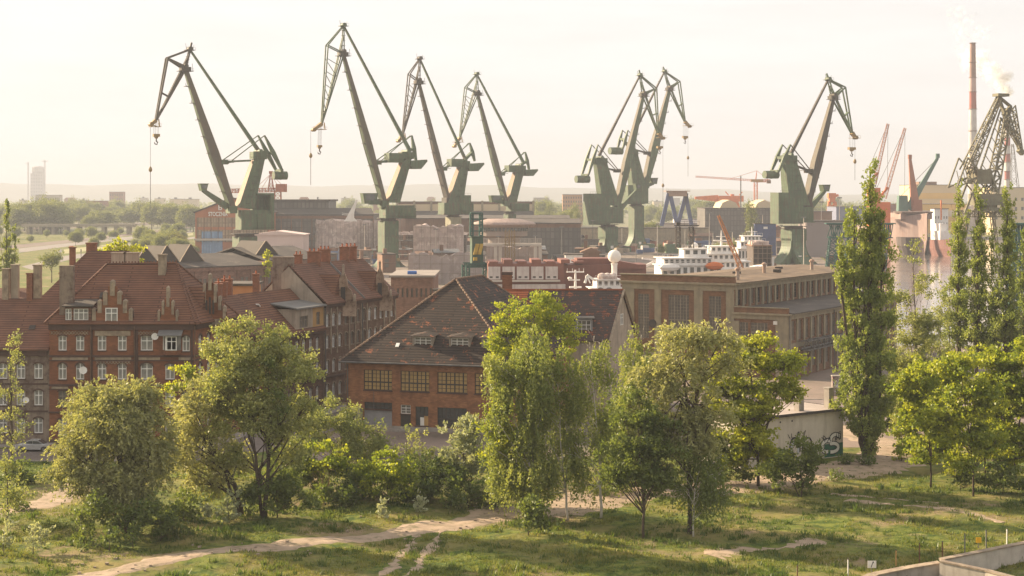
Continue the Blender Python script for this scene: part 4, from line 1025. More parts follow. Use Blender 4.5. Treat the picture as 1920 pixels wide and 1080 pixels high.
def crane(lab, base, D, yaw, c):
    P = Plane(base[0], D, R(yaw)); k = P.k; sg = 1 if c['apex'][0] > base[0]-40 and c.get('right') else -1   # sg: +1 jib points right
    t = thing('harbour_crane', lab, 'crane', P.o, R(yaw), 'green harbour cranes of the shipyard')
    V = lambda p, tt=0.0: P(p[0], p[1], tt)
    up = lambda p, x=0, z=0: p+Vector((x,0,z))
    # portal
    pz = V(c['ring']).z; hw = c['pw']*k*.43; ps = V(c['ring']).x; mb = MB(); fz = c.get('fz', .42)*pz; fl = hw*c.get('fl', 3.2)
    mb.box(ps-hw, ps+hw, -hw, hw, fz, pz-1.2)
    prof = [(hw*(1+ (fl/hw-1)*(i/8)**2.6), fz*(1-i/8)) for i in range(9)]
    def foot(cross):
        n_ = 8; cx = 0 if cross else ps
        arch = [(cx+fl*.42*math.cos(math.pi*i/n_), fz*.45*math.sin(math.pi*i/n_)) for i in range(n_+1)]
        poly = [(cx-hw, fz+1.0)] + [(cx-x, z) for x, z in prof] + arch[::-1] + [(cx+x, z) for x, z in reversed(prof)] + [(cx+hw, fz+1.0)]
        b0 = len(mb.v); e = hw*(.82 if cross else .88); mb.prism(poly, -e, e)
        if cross:
            for i in range(b0, len(mb.v)): x, y, z = mb.v[i]; mb.v[i] = (ps+y, x, z)
    if c.get('feet', 1): foot(0); foot(1)
    mb.build('portal', cr_light if c.get('pale') else cr_green, t)
    mb = MB(); mb.lathe([(hw*1.25,pz-1.3),(hw*1.25,pz-.9),(hw*1.0,pz-.9),(hw*1.0,pz-.2),(hw*1.45,pz-.2),(hw*1.45,pz+.1)], 20, (ps,0)); rail(mb, (ps-hw*1.4,-hw*1.4,pz+.0), (ps+hw*1.4,-hw*1.4,pz+.0)); mb.build('slewing_ring', cr_dark, t)
    for dx in (-.5, .4):
        mb = MB(); mb.box(ps+dx*hw, ps+dx*hw+1.6, -hw-2.5, -hw-2.05, 2.5, 4.0); mb.build('notice_plate', cr_yel if dx > 0 else white_paint, t)
    # base box and machinery house
    a, b_ = V(c['box'][0]), V(c['box'][1]); mb = MB(); w2 = 3.4; mb.box(min(a.x,b_.x), max(a.x,b_.x), -w2, w2, b_.z, a.z)
    mb.box(min(a.x,b_.x)-.5, max(a.x,b_.x)+.5, -w2-.7, w2+.7, b_.z-.25, b_.z-.02); rail(mb, (min(a.x,b_.x)-.5,-w2-.65,b_.z), (max(a.x,b_.x)+.5,-w2-.65,b_.z))
    mb.box((a.x+b_.x)/2-.9,(a.x+b_.x)/2+.9,-w2-.06,-w2,(a.z+b_.z)/2-.8,(a.z+b_.z)/2+.9)
    mb.build('slewing_platform', cr_green, t)
    if 'house' in c:
        a, b_ = V(c['house'][0]), V(c['house'][1]); x0, x1 = min(a.x,b_.x), max(a.x,b_.x); mb = MB()
        if c.get('open'):
            e = (x1-x0)*.22; zm = b_.z+(a.z-b_.z)*.42
            mb.box(x0,x1,-4.2,4.2,b_.z,zm); mb.box(x1-e,x1,-4.2,4.2,zm,a.z); mb.box(x0,x1-e,-4.2,4.2,a.z-.8,a.z); mb.box(x0,x1-e,1.5,4.2,zm,a.z-.8)
        else:
            ch = (x1-x0)*.18
            mb.slab([(x0,-3.2),(x0+ch,-4.6),(x1-.0,-4.6),(x1,4.6),(x0+ch,4.6),(x0,3.2)], b_.z, a.z)
            for q in range(1,5): zz = b_.z+(a.z-b_.z)*q/5; mb.slab([(x0-.06,-3.25),(x0+ch,-4.68),(x1,-4.68),(x1,-4.6),(x0+ch,-4.6),(x0,-3.2)], zz, zz+.14)
        h_ = mb.build('machinery_house', cr_green, t); mb = MB(); rail(mb, (x0,-4.6,a.z), (x1,-4.6,a.z), 1.0); rail(mb, (x0-.4,-5.2,b_.z+.6), (x1,-5.2,b_.z+.6)); mb.box(x0-.4,x1,-5.2,-4.7,b_.z+.45,b_.z+.6); mb.build('catwalk', cr_dark, h_)
    # tower: a leaning box
    Lh, Rh, Lf, Rf = [V(p) for p in c['tower']]; tw = 1.9
    mb = MB()
    for yy0, yy1, m_ in ((-tw,tw,0),):
        mb.mesh8([(Lf.x,-tw*1.5,Lf.z),(Rf.x,-tw*1.5,Rf.z),(Rf.x,tw*1.5,Rf.z),(Lf.x,tw*1.5,Lf.z),(Lh.x,-tw,Lh.z),(Rh.x,-tw,Rh.z),(Rh.x,tw,Rh.z),(Lh.x,tw,Lh.z)])
    if sg < 0: mb.m[5] = 1  # sun side of the tower gets the painted-in lit tan
    tz = max(Lh.z,Rh.z); hx0, hx1 = min(Lh.x,Rh.x), max(Lh.x,Rh.x)
    mb.box(hx0-.4, hx1+.5, -tw-.3, tw+.3, tz-1.5, tz+1.6); mb.tube([((hx0+hx1)/2,-3.4,tz+1.9),((hx0+hx1)/2,3.4,tz+1.9)], .8, 10)
    rail(mb, (hx0-2,-tw-1,tz-.6), (hx1+1,-tw-1,tz-.6)); mb.box(hx0-2,hx1+1,-tw-1.1,-tw-.3,tz-.8,tz-.6)
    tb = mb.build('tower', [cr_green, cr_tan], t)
    mb = MB()                                # ladder with landings up the tower
    for q in range(7):
        f = (q+.5)/7; z_ = Lf.z+(Lh.z-Lf.z)*f; xx = Lf.x+(Lh.x-Lf.x)*f+(Rf.x-Lf.x)*.5; yy = -(tw*1.5+(tw-tw*1.5)*f)-.05
        mb.box(xx-1.0, xx+1.0, yy-.7, yy, z_, z_+.12); mb.beam((xx-.9,yy-.6,z_), (xx-.9,yy-.6,z_+1.1), .08,.08); mb.beam((xx+.9,yy-.6,z_), (xx+.9,yy-.6,z_+1.1), .08,.08)
    mb.build('ladder', cr_dark, tb)
    if 'mach' in c:
        a, b_ = V(c['mach'][0]), V(c['mach'][1]); mb = MB(); mb.box(a.x,b_.x,-2.6,2.6,b_.z,a.z); mb.box(a.x-.8,b_.x+.5,-3.3,3.3,b_.z-.2,b_.z-.02); rail(mb,(a.x-.8,-3.2,b_.z),(b_.x+.5,-3.2,b_.z)); mb.build('winch_house', cr_green, t)
    # boom: tapered box beam
    f0, f1 = V(c['foot'][0]), V(c['foot'][1]); ft = (f0+f1)/2; hd = V(c['head']); fw = abs(f1.x-f0.x)*.62
    mb = MB(); mid = ft.lerp(hd, .38); e1 = fw*1.12
    mb.beam(ft, mid, fw*.62, 4.4, e1, 3.4); mb.beam(mid, hd, e1, 3.4, fw*.45, 1.5)
    bf = 2 if sg < 0 else 3; mb.m[bf] = mb.m[bf+6] = 1  # one face browner; front of left-leaning booms has its shade painted in
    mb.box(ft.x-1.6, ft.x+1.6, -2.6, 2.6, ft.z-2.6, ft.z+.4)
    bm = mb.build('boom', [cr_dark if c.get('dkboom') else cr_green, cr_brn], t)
    mb = MB()
    dn = (hd-ft).normalized(); pr = Vector((-dn.z,0,dn.x))*(-sg)
    for q in (.12,.25,.4,.52,.64,.76,.88):     # walkway brackets, lamp posts
        a = ft.lerp(hd, q)+pr*(fw*.5); mb.box(a.x-.9,a.x+.9,-1.2,1.2,a.z-.1,a.z+.1); mb.beam(a+Vector((.8*sg,-1,0)), a+Vector((.8*sg,-1,1.4)), .1,.1); mb.beam(a, a+Vector((.9*sg,-1,.9)), .12,.12)
    for sgn in (-1,1): mb.tube([ft.lerp(hd,.03)+pr*fw*.3+Vector((0,1.0*sgn,0)), ft.lerp(hd,.36)+pr*(e1*.52)+Vector((0,1.0*sgn,0)), hd+pr*.6+Vector((0,.6*sgn,0))], .1, 5)
    mb.build('walkway', cr_dark, bm)
    mb = MB(); mb.box(hd.x-2.0, hd.x+2.0, -1.6, 1.6, hd.z-1.0, hd.z+.5); mb.tube([(hd.x,-2,hd.z+.9),(hd.x,2,hd.z+.9)], .9, 10); mb.box(hd.x-(2.9 if sg<0 else 2.4),hd.x+(3.0 if sg<0 else 2.9),-2.2,2.2,hd.z-1.25,hd.z-1.05); rail(mb,(hd.x-2.8,-2.1,hd.z-1.1),(hd.x+2.9,-2.1,hd.z-1.1))
    for q in (-2.3, 2.5): mb.beam((hd.x+q,-1.5,hd.z-1),(hd.x+q,-1.5,hd.z+1.9),.14,.14)
    mb.build('boom_head', cr_dark, bm)
    # jib: pivots on the boom head
    ap, fc, ns, tp = V(c['apex']), V(c['front']), V(c['nose']), V(c['tip']); lw = c.get('jw', 1.0)
    mb = MB()
    for y_ in (-1.3, 1.3):
        y = Vector((0,y_,0)); y2 = Vector((0,y_*.45,0))
        mb.beam(ap+y2, hd+y, .42*lw, .35); mb.beam(ap+y2, fc+y, .5*lw, .4); mb.beam(fc+y, ns+y2, .5*lw, .4)
        if c.get('spur'): mb.beam(hd+y, fc+y, 1.6, .5, .4, .4)
        else: mb.beam(hd+y, fc+y, .45*lw, .4)
        bk = ns.lerp(hd, 0.0); h2 = hd+pr*(-.3)
        mb.beam(hd+y, ns+y2, .55*lw, .45); mb.beam(ap.lerp(hd,.35)+y2, ns.lerp(hd,.15)+y2, .4*lw, .35)
    rr = .12*lw
    nb_ = c.get('nb', 6)
    for q in range(1, nb_):
        f = q/nb_; a = fc.lerp(ns, f); b_ = hd.lerp(ns, f)
        if c.get('lat', 1): mb.beam(a+Vector((0,-1,0)), b_+Vector((0,1,0)), 2*rr, 2*rr); mb.beam(a+Vector((0,1,0)), hd.lerp(ns, (q+1)/nb_)+Vector((0,-1,0)) , 2*rr, 2*rr)
    if not c.get('lat', 1):
        a = fc.lerp(ns,.55); b_ = hd.lerp(ns,.55); mb.beam(a,b_,.5,1.5)
    for q in range(1, 5):
        f = q/5; a = ap.lerp(hd, f*.9); mb.box(a.x-.7,a.x+.7,-1,1,a.z-.06,a.z+.06)
    mb.beam(ap, ap+(ap-hd).normalized()*(3.0 if c.get('mast') else 1.0), .9, .9, .6, .6)
    mb.tube([ap+Vector((0,-1.5,.2)), ap+Vector((0,1.5,.2))], 1.0, 10); mb.box(ap.x-1.9,ap.x+1.9,-1.6,1.6,ap.z-.3,ap.z-.1); rail(mb, (ap.x-1.9,-1.5,ap.z-.2),(ap.x+1.9,-1.5,ap.z-.2))
    mb.beam(ap+Vector((-1.4,0,0)), ap+Vector((-1.8,0,2.4)), .12,.12); mb.beam(ap+Vector((1.3,0,0)), ap+Vector((1.7,0,2.0)), .12,.12)
    jb = mb.build('jib', cr_dark if sg < 0 and not c.get('gj') else cr_green, t)
    mb = MB(); mb.beam(ns, tp, 1.6, 2.2, 1.0, 1.6); mb.tube([tp+Vector((0,-1.2,0)), tp+Vector((0,1.2,0))], .9, 10); d = (tp-ns).normalized()
    mb.box(min(tp.x,ns.x)-.6,max(tp.x,ns.x)+1.8,-1.6,1.6,ns.z-2.6,ns.z-2.4); mb.beam(ns+Vector((1.2,0,.6)), ns+Vector((1.6,0,-2.4)), .4,.4); mb.beam(tp, ns+Vector((.6,0,-2.4)), .35,.35); rail(mb,(min(tp.x,ns.x)-.6,-1.5,ns.z-2.4),(max(tp.x,ns.x)+1.8,-1.5,ns.z-2.4))
    mb.build('jib_nose', cr_yel, jb)
    # tie from tower head to the apex
    te = V(c['tie']); mb = MB()
    if c.get('bent'): m_ = ap.lerp(te,.80); mb.beam(ap, m_, .7, 1.0, 1.1, 1.0); mb.beam(m_, te, 1.1, 1.0, 1.5, 1.0)
    else: mb.beam(ap, te, .7, 1.0, 1.5, 1.2)
    for q in (.15,.3,.45,.6,.75): a = ap.lerp(te, q); mb.box(a.x-.6,a.x+.6,-.8,.8,a.z,a.z+.12)
    mb.build('tie_beam', cr_dark if sg > 0 else cr_green, t)
    # luffing rods and counterweight lever
    rb = V(c['rod']); LT = (3.0,-3.0) if len(c['lever']) > 1 else (0,); tops = [V(p,q) for p, q in zip(c['lever'],LT)]; bots = [V(p,q) for p, q in zip(c['leverb'],LT)]
    mb = MB()
    for q, tp_ in enumerate(tops): mb.beam(tp_, rb+Vector((q*1.0,1.6-3.2*q,-1.5*q)), .38, .35)
    if len(tops) == 1: mb.beam(tops[0]+Vector((0,1.5,0)), rb+Vector((0,1.5,-2)), .35,.3)
    s0 = V(c['strut']); mb.beam(rb+Vector((0,0,-.5)), s0, .8, 1.4); a = rb.lerp(s0,.15); mb.box(a.x-2.0,a.x+2.0,-2.2,2.2,a.z-.9,a.z-.7); rail(mb,(a.x-2,-2.1,a.z-.7),(a.x+2,-2.1,a.z-.7)); mb.box(rb.x-1.4,rb.x+1.4,-1.8,1.8,rb.z-1.6,rb.z+.3)
    mb.build('luffing_gear', cr_dark if sg > 0 else cr_green, t)
    mb = MB(); hdp = Vector(((hx0+hx1)/2,0,tz+1.5))
    for q, (a, b_) in enumerate(zip(tops, bots)):
        y = Vector((0,0,0)); m_ = a.lerp(b_, .5)
        mb.beam(a+y, m_+y, .5, .8, 1.9, 1.0); mb.beam(m_+y, b_+y, 1.9, 1.0, 1.0, .9)
    y = Vector((0,0,0)); mid = (tops[0]+bots[0])/2; mid2 = (tops[-1]+bots[-1])/2
    mb.beam(hdp, (mid+mid2)/2, 1.4, 2.2, 1.0, 2.6); mb.beam(mid, mid2, 1.3, 1.3, lat=(1,0,0)) if len(tops) > 1 else None
    mb.build('counterweight_lever', cr_green, t)
    a, b_ = V(c['cw'][0]), V(c['cw'][1]); mb = MB()
    if c.get('drum'): r_ = (a.z-b_.z)/2; zc = (a.z+b_.z)/2; mb.tube([(a.x+.4,0,zc),(b_.x-.4,0,zc)], r_, 18); mb.tube([(a.x+(b_.x-a.x)*.5,0,zc),(a.x+(b_.x-a.x)*.56,0,zc)], r_+.12, 18)
    mb.beam(bots[0], bots[-1], 1.2, 1.2, lat=(1,0,0)) if len(bots) > 1 else None
    if not c.get('drum'): mb.prism([(a.x,b_.z+(a.z-b_.z)*.3),(a.x+1,b_.z),(a.x+(b_.x-a.x)*.62,b_.z),(b_.x,a.z-.8),(b_.x-.2,a.z),(a.x+.4,a.z-.6)], -3.0, 3.0)
    mb.build('counterweight', cr_green, t)
    # cab
    if 'cab' in c:
        a, b_ = V(c['cab'][0]), V(c['cab'][1]); ft2 = V(c['arm']); mb = MB(); cx = (a.x+b_.x)/2
        mb.beam(ft2, (cx, -1.0 if False else 0, b_.z+.3), 2.6, 2.0, 1.4, 1.6); mb.build('cab_arm', cr_green, t)
        mb = MB(); mb.mesh8([(a.x+.7,-1.6,b_.z),(b_.x-.7,-1.6,b_.z),(b_.x-.7,1.6,b_.z),(a.x+.7,1.6,b_.z),(a.x,-1.6,a.z),(b_.x,-1.6,a.z),(b_.x,1.6,a.z),(a.x,1.6,a.z)]); mb.box(a.x-.2,b_.x+.2,-1.8,1.8,a.z,a.z+.2); cb = mb.build('cab', cr_green, t)
        mb = MB(); xw = a.x+.5 if sg < 0 else b_.x-.5; w_ = (b_.x-a.x)
        mb.box(a.x+w_*.2, b_.x-w_*.2, -1.68,-1.58, b_.z+(a.z-b_.z)*.35, a.z-.3); mb.build('cab_window', gls, cb)
    # hooks
    if 'hook' in c:
        (hx0_, hy0), (hx1_, hy1) = c['hook']; a, b_ = V((hx0_,hy0)), V((hx1_,hy1)); mb = MB(); xc = (a.x+b_.x)/2; w_ = b_.x-a.x
        for q in (-.4,-.15,.15,.4):
            mb.tube([(xc+w_*q,.3*q,a.z),(ns.x*.3+(xc)*.7+w_*q*.9,0,ns.z-1)], .06, 4, cap=False)
        h_ = mb.build('hoist_rope', rope_m, t); mb = MB(); mb.box(a.x,b_.x,-.8,.8,b_.z+(a.z-b_.z)*.4,a.z); mb.prism([(a.x+w_*.2,b_.z+(a.z-b_.z)*.4),(b_.x-w_*.2,b_.z+(a.z-b_.z)*.4),(xc+.4,b_.z),(xc-.4,b_.z)], -.5,.5); bl = mb.build('hook_block', cr_yel, t)
        mb = MB(); hk = [(xc,0,b_.z),(xc,0,b_.z-1),(xc+.6,0,b_.z-1.5),(xc+.3,0,b_.z-2.3),(xc-.6,0,b_.z-2.1),(xc-.8,0,b_.z-1.4)]; mb.tube(hk, [.25,.28,.3,.3,.22,.12], 6); mb.build('hook', dark_metal, bl)
    if 'ball' in c:
        rx, y0, yb, y1 = c['ball']; a, b_, e = V((rx,y0)), V((rx,yb)), V((rx,y1)); mb = MB(); mb.tube([a, (b_.x,0,b_.z)], .07, 4, cap=False); mb.tube([b_, e], .11, 4, cap=False); r_ = mb.build('auxiliary_rope', rope_m, t)
        mb = MB(); mb.lathe([(.05,b_.z-1.1),(.6,b_.z-.7),(.8,b_.z),(.6,b_.z+.7),(.15,b_.z+1.3)], 10, (b_.x,0)); mb.build('ball_weight', cr_yel, r_)
    return t
crane('nearest green crane at far left with boom leaning left and driver cab on an arm', (458,0), 700, 30, dict(ring=(459,438), pw=42, fl=2.6, fz=.5, apex=(356,93), front=(313,109), nose=(292,226), tip=(283,233), head=(347,128), spur=1, lat=0, jw=1.5, mast=1,
    foot=((422,388),(446,388)), tie=(485,283), tower=((473,300),(495,292),(443,388),(472,392)), lever=((484,254),(496,254)), leverb=((518,320),(529,320)), cw=((511,321),(539,337)), drum=1, rod=(419,301), strut=(470,301),
    box=((447,394),(507,429)), house=((476,362),(507,429)), open=1, cab=((373,345),(388,358)), arm=(426,388), hook=((287,251),(299,260)), ball=(282,237,318,382)))
crane('tallest green crane, second from the left, with lattice jib over the wrapped tank', (728,0), 758, 30, dict(ring=(728,409), pw=34, fl=2.1, fz=.26, apex=(644,48), front=(613,85), nose=(603,232), tip=(588,243), head=(643,100), gj=1,
    foot=((710,378),(727,378)), tie=(767,280), tower=((752,303),(770,292),(722,380),(745,380)), lever=((772,254),), leverb=((780,302),), cw=((765,299),(796,317)), rod=(707,302), strut=(752,298), mach=((725,287),(752,304)),
    box=((717,385),(771,408)), house=((740,390),(771,408)), cab=((678,363),(706,382)), arm=(712,378), hook=((595,272),(603,279)), ball=(582.6,245,292,347)))
crane('green crane third from the left with bleached base, boom leaning left', (850,0), 850, 30, dict(ring=(850,402), pw=26, fl=2.0, fz=.3, apex=(787,110), front=(767,139), nose=(755,252), tip=(747,264), head=(785,153), dkboom=1, pale=1,
    foot=((832,372),(844,372)), tie=(873,300), bent=1, tower=((860,312),(876,308),(834,384),(863,384)), lever=((881,268),), leverb=((890,302),), cw=((873,305),(903,321)), rod=(831,314), strut=(858,305), mach=((842,298),(867,312)),
    box=((827,380),(882,401)), house=((858,366),(875,401))))
crane('farthest of the left leaning green cranes, fourth from the left', (955,0), 950, 30, dict(ring=(956,397), pw=20, fl=2.0, fz=.3, apex=(894,139), front=(873,164), nose=(862,258), tip=(852,274), head=(895,175), gj=1,
    foot=((941,378),(953,378)), tie=(981,304), tower=((966,317),(981,316),(948,380),(964,380)), lever=((985,285),), leverb=((992,318),), cw=((981,317),(1004,330)), rod=(940,324), strut=(960,316), mach=((950,310),(973,322)),
    box=((954,381),(987,395)), cab=((918,367),(940,379)), arm=(944,378)))
crane('green crane with pale machinery house, left one of the overlapping right leaning pair', (1138,0), 940, 28, dict(right=1, ring=(1140,421), pw=32, fl=2.3, fz=.5, apex=(1200,141), front=(1229,166), nose=(1234,250), tip=(1243,259), head=(1206,177), spur=1, lat=0, jw=1.3, mast=1,
    foot=((1148,383),(1166,383)), tie=(1123,292), tower=((1115,304),(1134,302),(1126,385),(1158,385)), lever=((1109,271),(1121,271)), leverb=((1091,328),(1103,328)), cw=((1079,329),(1105,343)), drum=1, rod=(1157,318), strut=(1128,314),
    box=((1134,388),(1163,418)), house=((1099,363),(1136,421)), cab=((1189,345),(1200,357)), arm=(1164,390), hook=((1232,274),(1242,281)), ball=(1243,262,348,387)))
crane('green crane standing behind, right one of the overlapping pair, hooks over the water', (1193,0), 1020, 28, dict(right=1, ring=(1193,382), pw=25, fl=2.4, fz=.42, apex=(1246,134), front=(1273,153), nose=(1284,228), tip=(1293,237), head=(1255,166), spur=1, lat=0, jw=1.3, mast=1,
    foot=((1199,345),(1219,345)), tie=(1182,262), tower=((1177,288),(1192,286),(1182,348),(1207,348)), lever=((1167,244),(1177,244)), leverb=((1158,278),(1168,278)), cw=((1142,276),(1167,290)), drum=1, rod=(1213,285), strut=(1188,280),
    box=((1172,347),(1210,381)), cab=((1219,334),(1231,345)), arm=(1206,350), hook=((1280,255),(1289,262)), ball=(1290,240,296,331)))
crane('solitary green crane on the right with dark flared base and cab arm', (1490,0), 790, 28, dict(right=1, ring=(1488,424), pw=40, fl=2.6, fz=.62, apex=(1553,149), front=(1582,164), nose=(1597,249), tip=(1604,258), head=(1562,182), spur=1, lat=0, jw=1.4, mast=1, dkboom=1,
    foot=((1502,382),(1522,382)), tie=(1483,288), tower=((1467,300),(1488,298),(1474,385),(1512,385)), lever=((1467,271),(1482,271)), leverb=((1446,321),(1460,321)), cw=((1432,320),(1459,335)), drum=1, rod=(1516,318), strut=(1485,308),
    box=((1492,388),(1517,416)), house=((1452,361),(1495,419)), cab=((1539,347),(1553,359)), arm=(1519,388), hook=((1591,276),(1603,284)), ball=(1603,260,303,338)))

# dark lattice crane at the right edge
D = 560; Pl = Plane(1850, D, R(20)); V = lambda x, y, t=0: Pl(x, y, t)
lat_m = M('grey_green_steel', (.20,.19,.13), (.14,.125,.085), .3, streak=.4, cs=(.16,.09,.05))
t = thing('lattice_crane', 'old grey lattice crane with folded boom at the right edge, behind the columnar poplars', 'crane', Pl.o, R(20))
mb = MB(); z_ = V(1850,420).z
for sx_ in (-1,1):
    for y_ in (-5,5): mb.lattice((9.5*sx_,y_*1.15,0), (4.5*sx_,y_*.7,V(1850,395).z), 1.5,1.5,1.0,1.0, n=9, r=.13)
za = V(1850,395).z; mb.lattice((-8,-4,za-1),(8,-4,za-1),2,2,n=7,r=.14); mb.lattice((-8,4,za-1),(8,4,za-1),2,2,n=7,r=.14); mb.lattice((-9,-5,7),(9,-5,7),1.2,1.2,n=8,r=.1)
mb.build('portal', lat_m, t)
mb = MB(); mb.lathe([(4.2,za),(4.2,za+1),(3.4,za+1),(3.4,za+2)], 16); a = V(1800,352); b_ = V(1858,392); mb.box(-5,6,-3,3,za+2,za+5.5); mb.box(-7,8,-3.8,3.8,za+1.8,za+2.0); rail(mb,(-7,-3.7,za+2),(8,-3.7,za+2)); mb.build('machinery_house', lat_m, t)
mb = MB(); h0 = V(1808,322); h1 = V(1870,318)
for y_ in (-2.5,2.5):
    Y_ = Vector((0,y_,0))
    mb.beam(V(1800,400)+Y_, V(1832,316)+Y_, .6,.5); mb.beam(V(1876,400)+Y_, V(1846,316)+Y_, .6,.5); mb.beam(V(1812,400)+Y_, V(1868,330)+Y_, .4,.35); mb.beam(V(1866,400)+Y_, V(1808,330)+Y_, .4,.35)
    mb.beam(V(1804,340)+Y_, V(1866,316)+Y_, .5,.4); mb.beam(V(1786,352)+Y_, V(1806,296)+Y_, .45,.4); mb.beam(V(1806,296)+Y_, V(1862,360)+Y_, .4,.35); mb.beam(V(1786,352)+Y_, V(1830,330)+Y_, .4,.35)
    for q in range(6): mb.beam(V(1802+q*12,320)+Y_, V(1808+q*12,345)+Y_, .2,.2)
mb.box(V(1822,0).x, V(1850,0).x, -2.8, 2.8, V(0,330).z if False else V(1850,345).z, V(1850,318).z)
mb.build('tower_frame', lat_m, t)
mb = MB(); mb.lattice(V(1812,322), V(1873,184), 3.2, 3.4, 1.2, 1.4, n=12, r=.2); mb.build('back_stay', lat_m, t)
mb = MB(); mb.lattice(V(1852,398), V(1886,222), 2.6, 4.4, 2.4, 2.0, n=13, r=.22); mb.beam(V(1824,360,-1.6), V(1876,205,-1.2), .45,.4); mb.beam(V(1824,360,1.6), V(1876,205,1.2), .45,.4)
for q in range(1,9): mb.beam(V(1824,360).lerp(V(1876,205),q/9), V(1852,398).lerp(V(1886,222),q/9), .2,.2)
mb.build('boom', lat_m, t)
mb = MB(); mb.beam(V(1871,180), V(1886,222), .6, 1.5); mb.beam(V(1871,180), V(1895,200), .6,1.4); mb.beam(V(1886,222), V(1895,200), .5,1.2); mb.beam(V(1880,215), V(1893,200), .5,1.2)
mb.lattice(V(1893,200), V(1914,284), 3.0, 2.2, .9, .9, n=9, r=.18); mb.lattice(V(1880,218), V(1908,270), 1.2,1.6,.8,.8, n=7, r=.13); mb.box(V(1871,0).x-1, V(1880,0).x+1.5, -1.6,1.6, V(1875,181).z, V(1875,179).z+.6); mb.beam(V(1910,280),V(1918,288), 1.6,1.6)
mb.build('jib', lat_m, t)
# ---------------------------------------------------------------- the shipyard and the city behind it
def px_box(name, lab, cat, x0, x1, y0, y1, D, mat, dep=15, group=None, roof=None, extra=None, yaw=0.0, windows=None, z0=None, part='wall'):
    """a building seen at pixels x0..x1, y0..y1 (top..bottom, bottom only for reference) standing at distance D"""
    a = Wp(x0, y0, D); b_ = Wp(x1, y0, D); w = b_.x-a.x; h = a.z
    t = thing(name, lab, cat, (a.x, D, 0), yaw, group); mb = MB(); ops = []
    if windows:
        n_, m_, wf, hf, zb, zt = windows
        for i in range(n_):
            for j in range(m_): ops.append((w*(i+.5)/n_, zb+(zt-zb)*(j+.5)/m_-(zt-zb)/m_*hf/2, w/n_*wf, (zt-zb)/m_*hf))
    if ops and len(ops) <= 60:
        wall(mb, o0, ex, 0, w, 0, h, ops, depth=.35)
        for q in ops: P_ = MB(); P_.box(q[0]-q[2]/2, q[0]+q[2]/2, .36, .42, q[1], q[1]+q[3]); P_.build('window', grimy, t)
    else: mb.face([(0,0,0),(w,0,0),(w,0,h),(0,0,h)])
    mb.face([(w,0,0),(w,dep,0),(w,dep,h),(w,0,h)]); mb.face([(0,dep,0),(0,0,0),(0,0,h),(0,dep,h)]); mb.face([(w,dep,0),(0,dep,0),(0,dep,h),(w,dep,h)])
    mb.build(part, mat, t)
    r = MB()
    if roof and roof[0] == 'gable':           # ridge along x, rise, material
        rs = roof[1]; r.mesh8([(-.4,-.6,h),(w+.4,-.6,h),(w+.4,dep/2,h+rs),(-.4,dep/2,h+rs),(-.4,-.6,h+.3),(w+.4,-.6,h+.3),(w+.4,dep/2,h+rs+.3),(-.4,dep/2,h+rs+.3)]); r.mesh8([(-.4,dep/2,h+rs),(w+.4,dep/2,h+rs),(w+.4,dep+.6,h),(-.4,dep+.6,h),(-.4,dep/2,h+rs+.3),(w+.4,dep/2,h+rs+.3),(w+.4,dep+.6,h+.3),(-.4,dep+.6,h+.3)])
        r.prism([(0,h),(0,h+.01),(.01,h)],0,.01)
        r.build('roof', roof[2], t)
    elif roof and roof[0] == 'front':         # gable faces us
        rs = roof[1]; r.prism([(-.6,h),(w+.6,h),(w+.6,h+.3),(w/2,h+rs+.3),(-.6,h+.3)], -.5, dep+.5); r.build('roof', roof[2], t)
    else:
        r.box(-.4,w+.4,-.4,dep+.4,h,h+.4); r.build('roof', roof[2] if roof else tar_roof, t)
    if extra: extra(t, w, h, dep)
    return t
pale_wall = M('pale_render', (.50,.44,.37), (.42,.36,.30), .1)
tarp = M('pale_tarpaulin', (.56,.44,.39), (.44,.34,.30), .25, c3=(.66,.56,.50), s3=.3, t3=.6, bump=.6, bscale=1.2, pat=('seam',2.5,2,.8))
tarp2 = M('grey_pink_tarpaulin', (.40,.33,.30), (.33,.27,.245), .12, c3=(.48,.40,.36), s3=.2, bump=.6, bscale=.8, pat=('seam',3,30,.85))
glass_wall = M('dusty_glazing', (.16,.14,.12), (.12,.105,.09), .1, pat=('seam',2.2,3.5,.55), rough=.5)
glaze_warm = M('warm_glazing', (.42,.31,.20), (.30,.21,.14), .2, pat=('seam',1.6,3.4,.5), rough=.4)  # warm tan panes with dark seams
slate = M('blue_grey_roof', (.085,.07,.058), (.06,.05,.042), .06, pat=('seam',1.6,30,.85))
rustw = M('rust_brown_wall', (.21,.12,.075), (.15,.085,.055), .1, streak=.4)
hull_red = M('red_lead_hull', (.20,.075,.05), (.15,.055,.04), .12, streak=.5, cs=(.12,.04,.03), rough=.6)
hull_white = M('ship_white', (.74,.71,.67), (.66,.62,.57), .3, rough=.5, streak=.3, cs=(.4,.28,.2))
hull_pink = M('faded_red_hull', (.34,.25,.22), (.28,.20,.175), .1, streak=.4, cs=(.2,.09,.07))
hull_black = M('dark_hull', (.075,.06,.055), (.10,.08,.07), .1)
orange_p = M('crane_orange', (.62,.18,.06), (.5,.14,.05), .3)
blue_p = M('gantry_blue', (.075,.10,.20), (.06,.08,.15), .3)
blue_door = M('blue_gate', (.25,.36,.52), (.2,.3,.45), .4, pat=('seam',1.5,6,.7))
teal = M('teal_steel', (.035,.105,.085), (.028,.08,.065), .3, streak=.3)
cream = M('cream_cladding', (.55,.44,.28), (.50,.40,.26), .02)
yellow_c = M('yellow_cladding', (.60,.40,.14), (.5,.33,.12), .05)
pink_shed = M('pale_pink_shed', (.60,.47,.43), (.54,.42,.39), .1)
rw = M('chimney_red_band', (.33,.10,.075), (.27,.085,.06), .3); ww = M('chimney_white_band', (.55,.50,.46), (.45,.40,.37), .3, streak=.5)

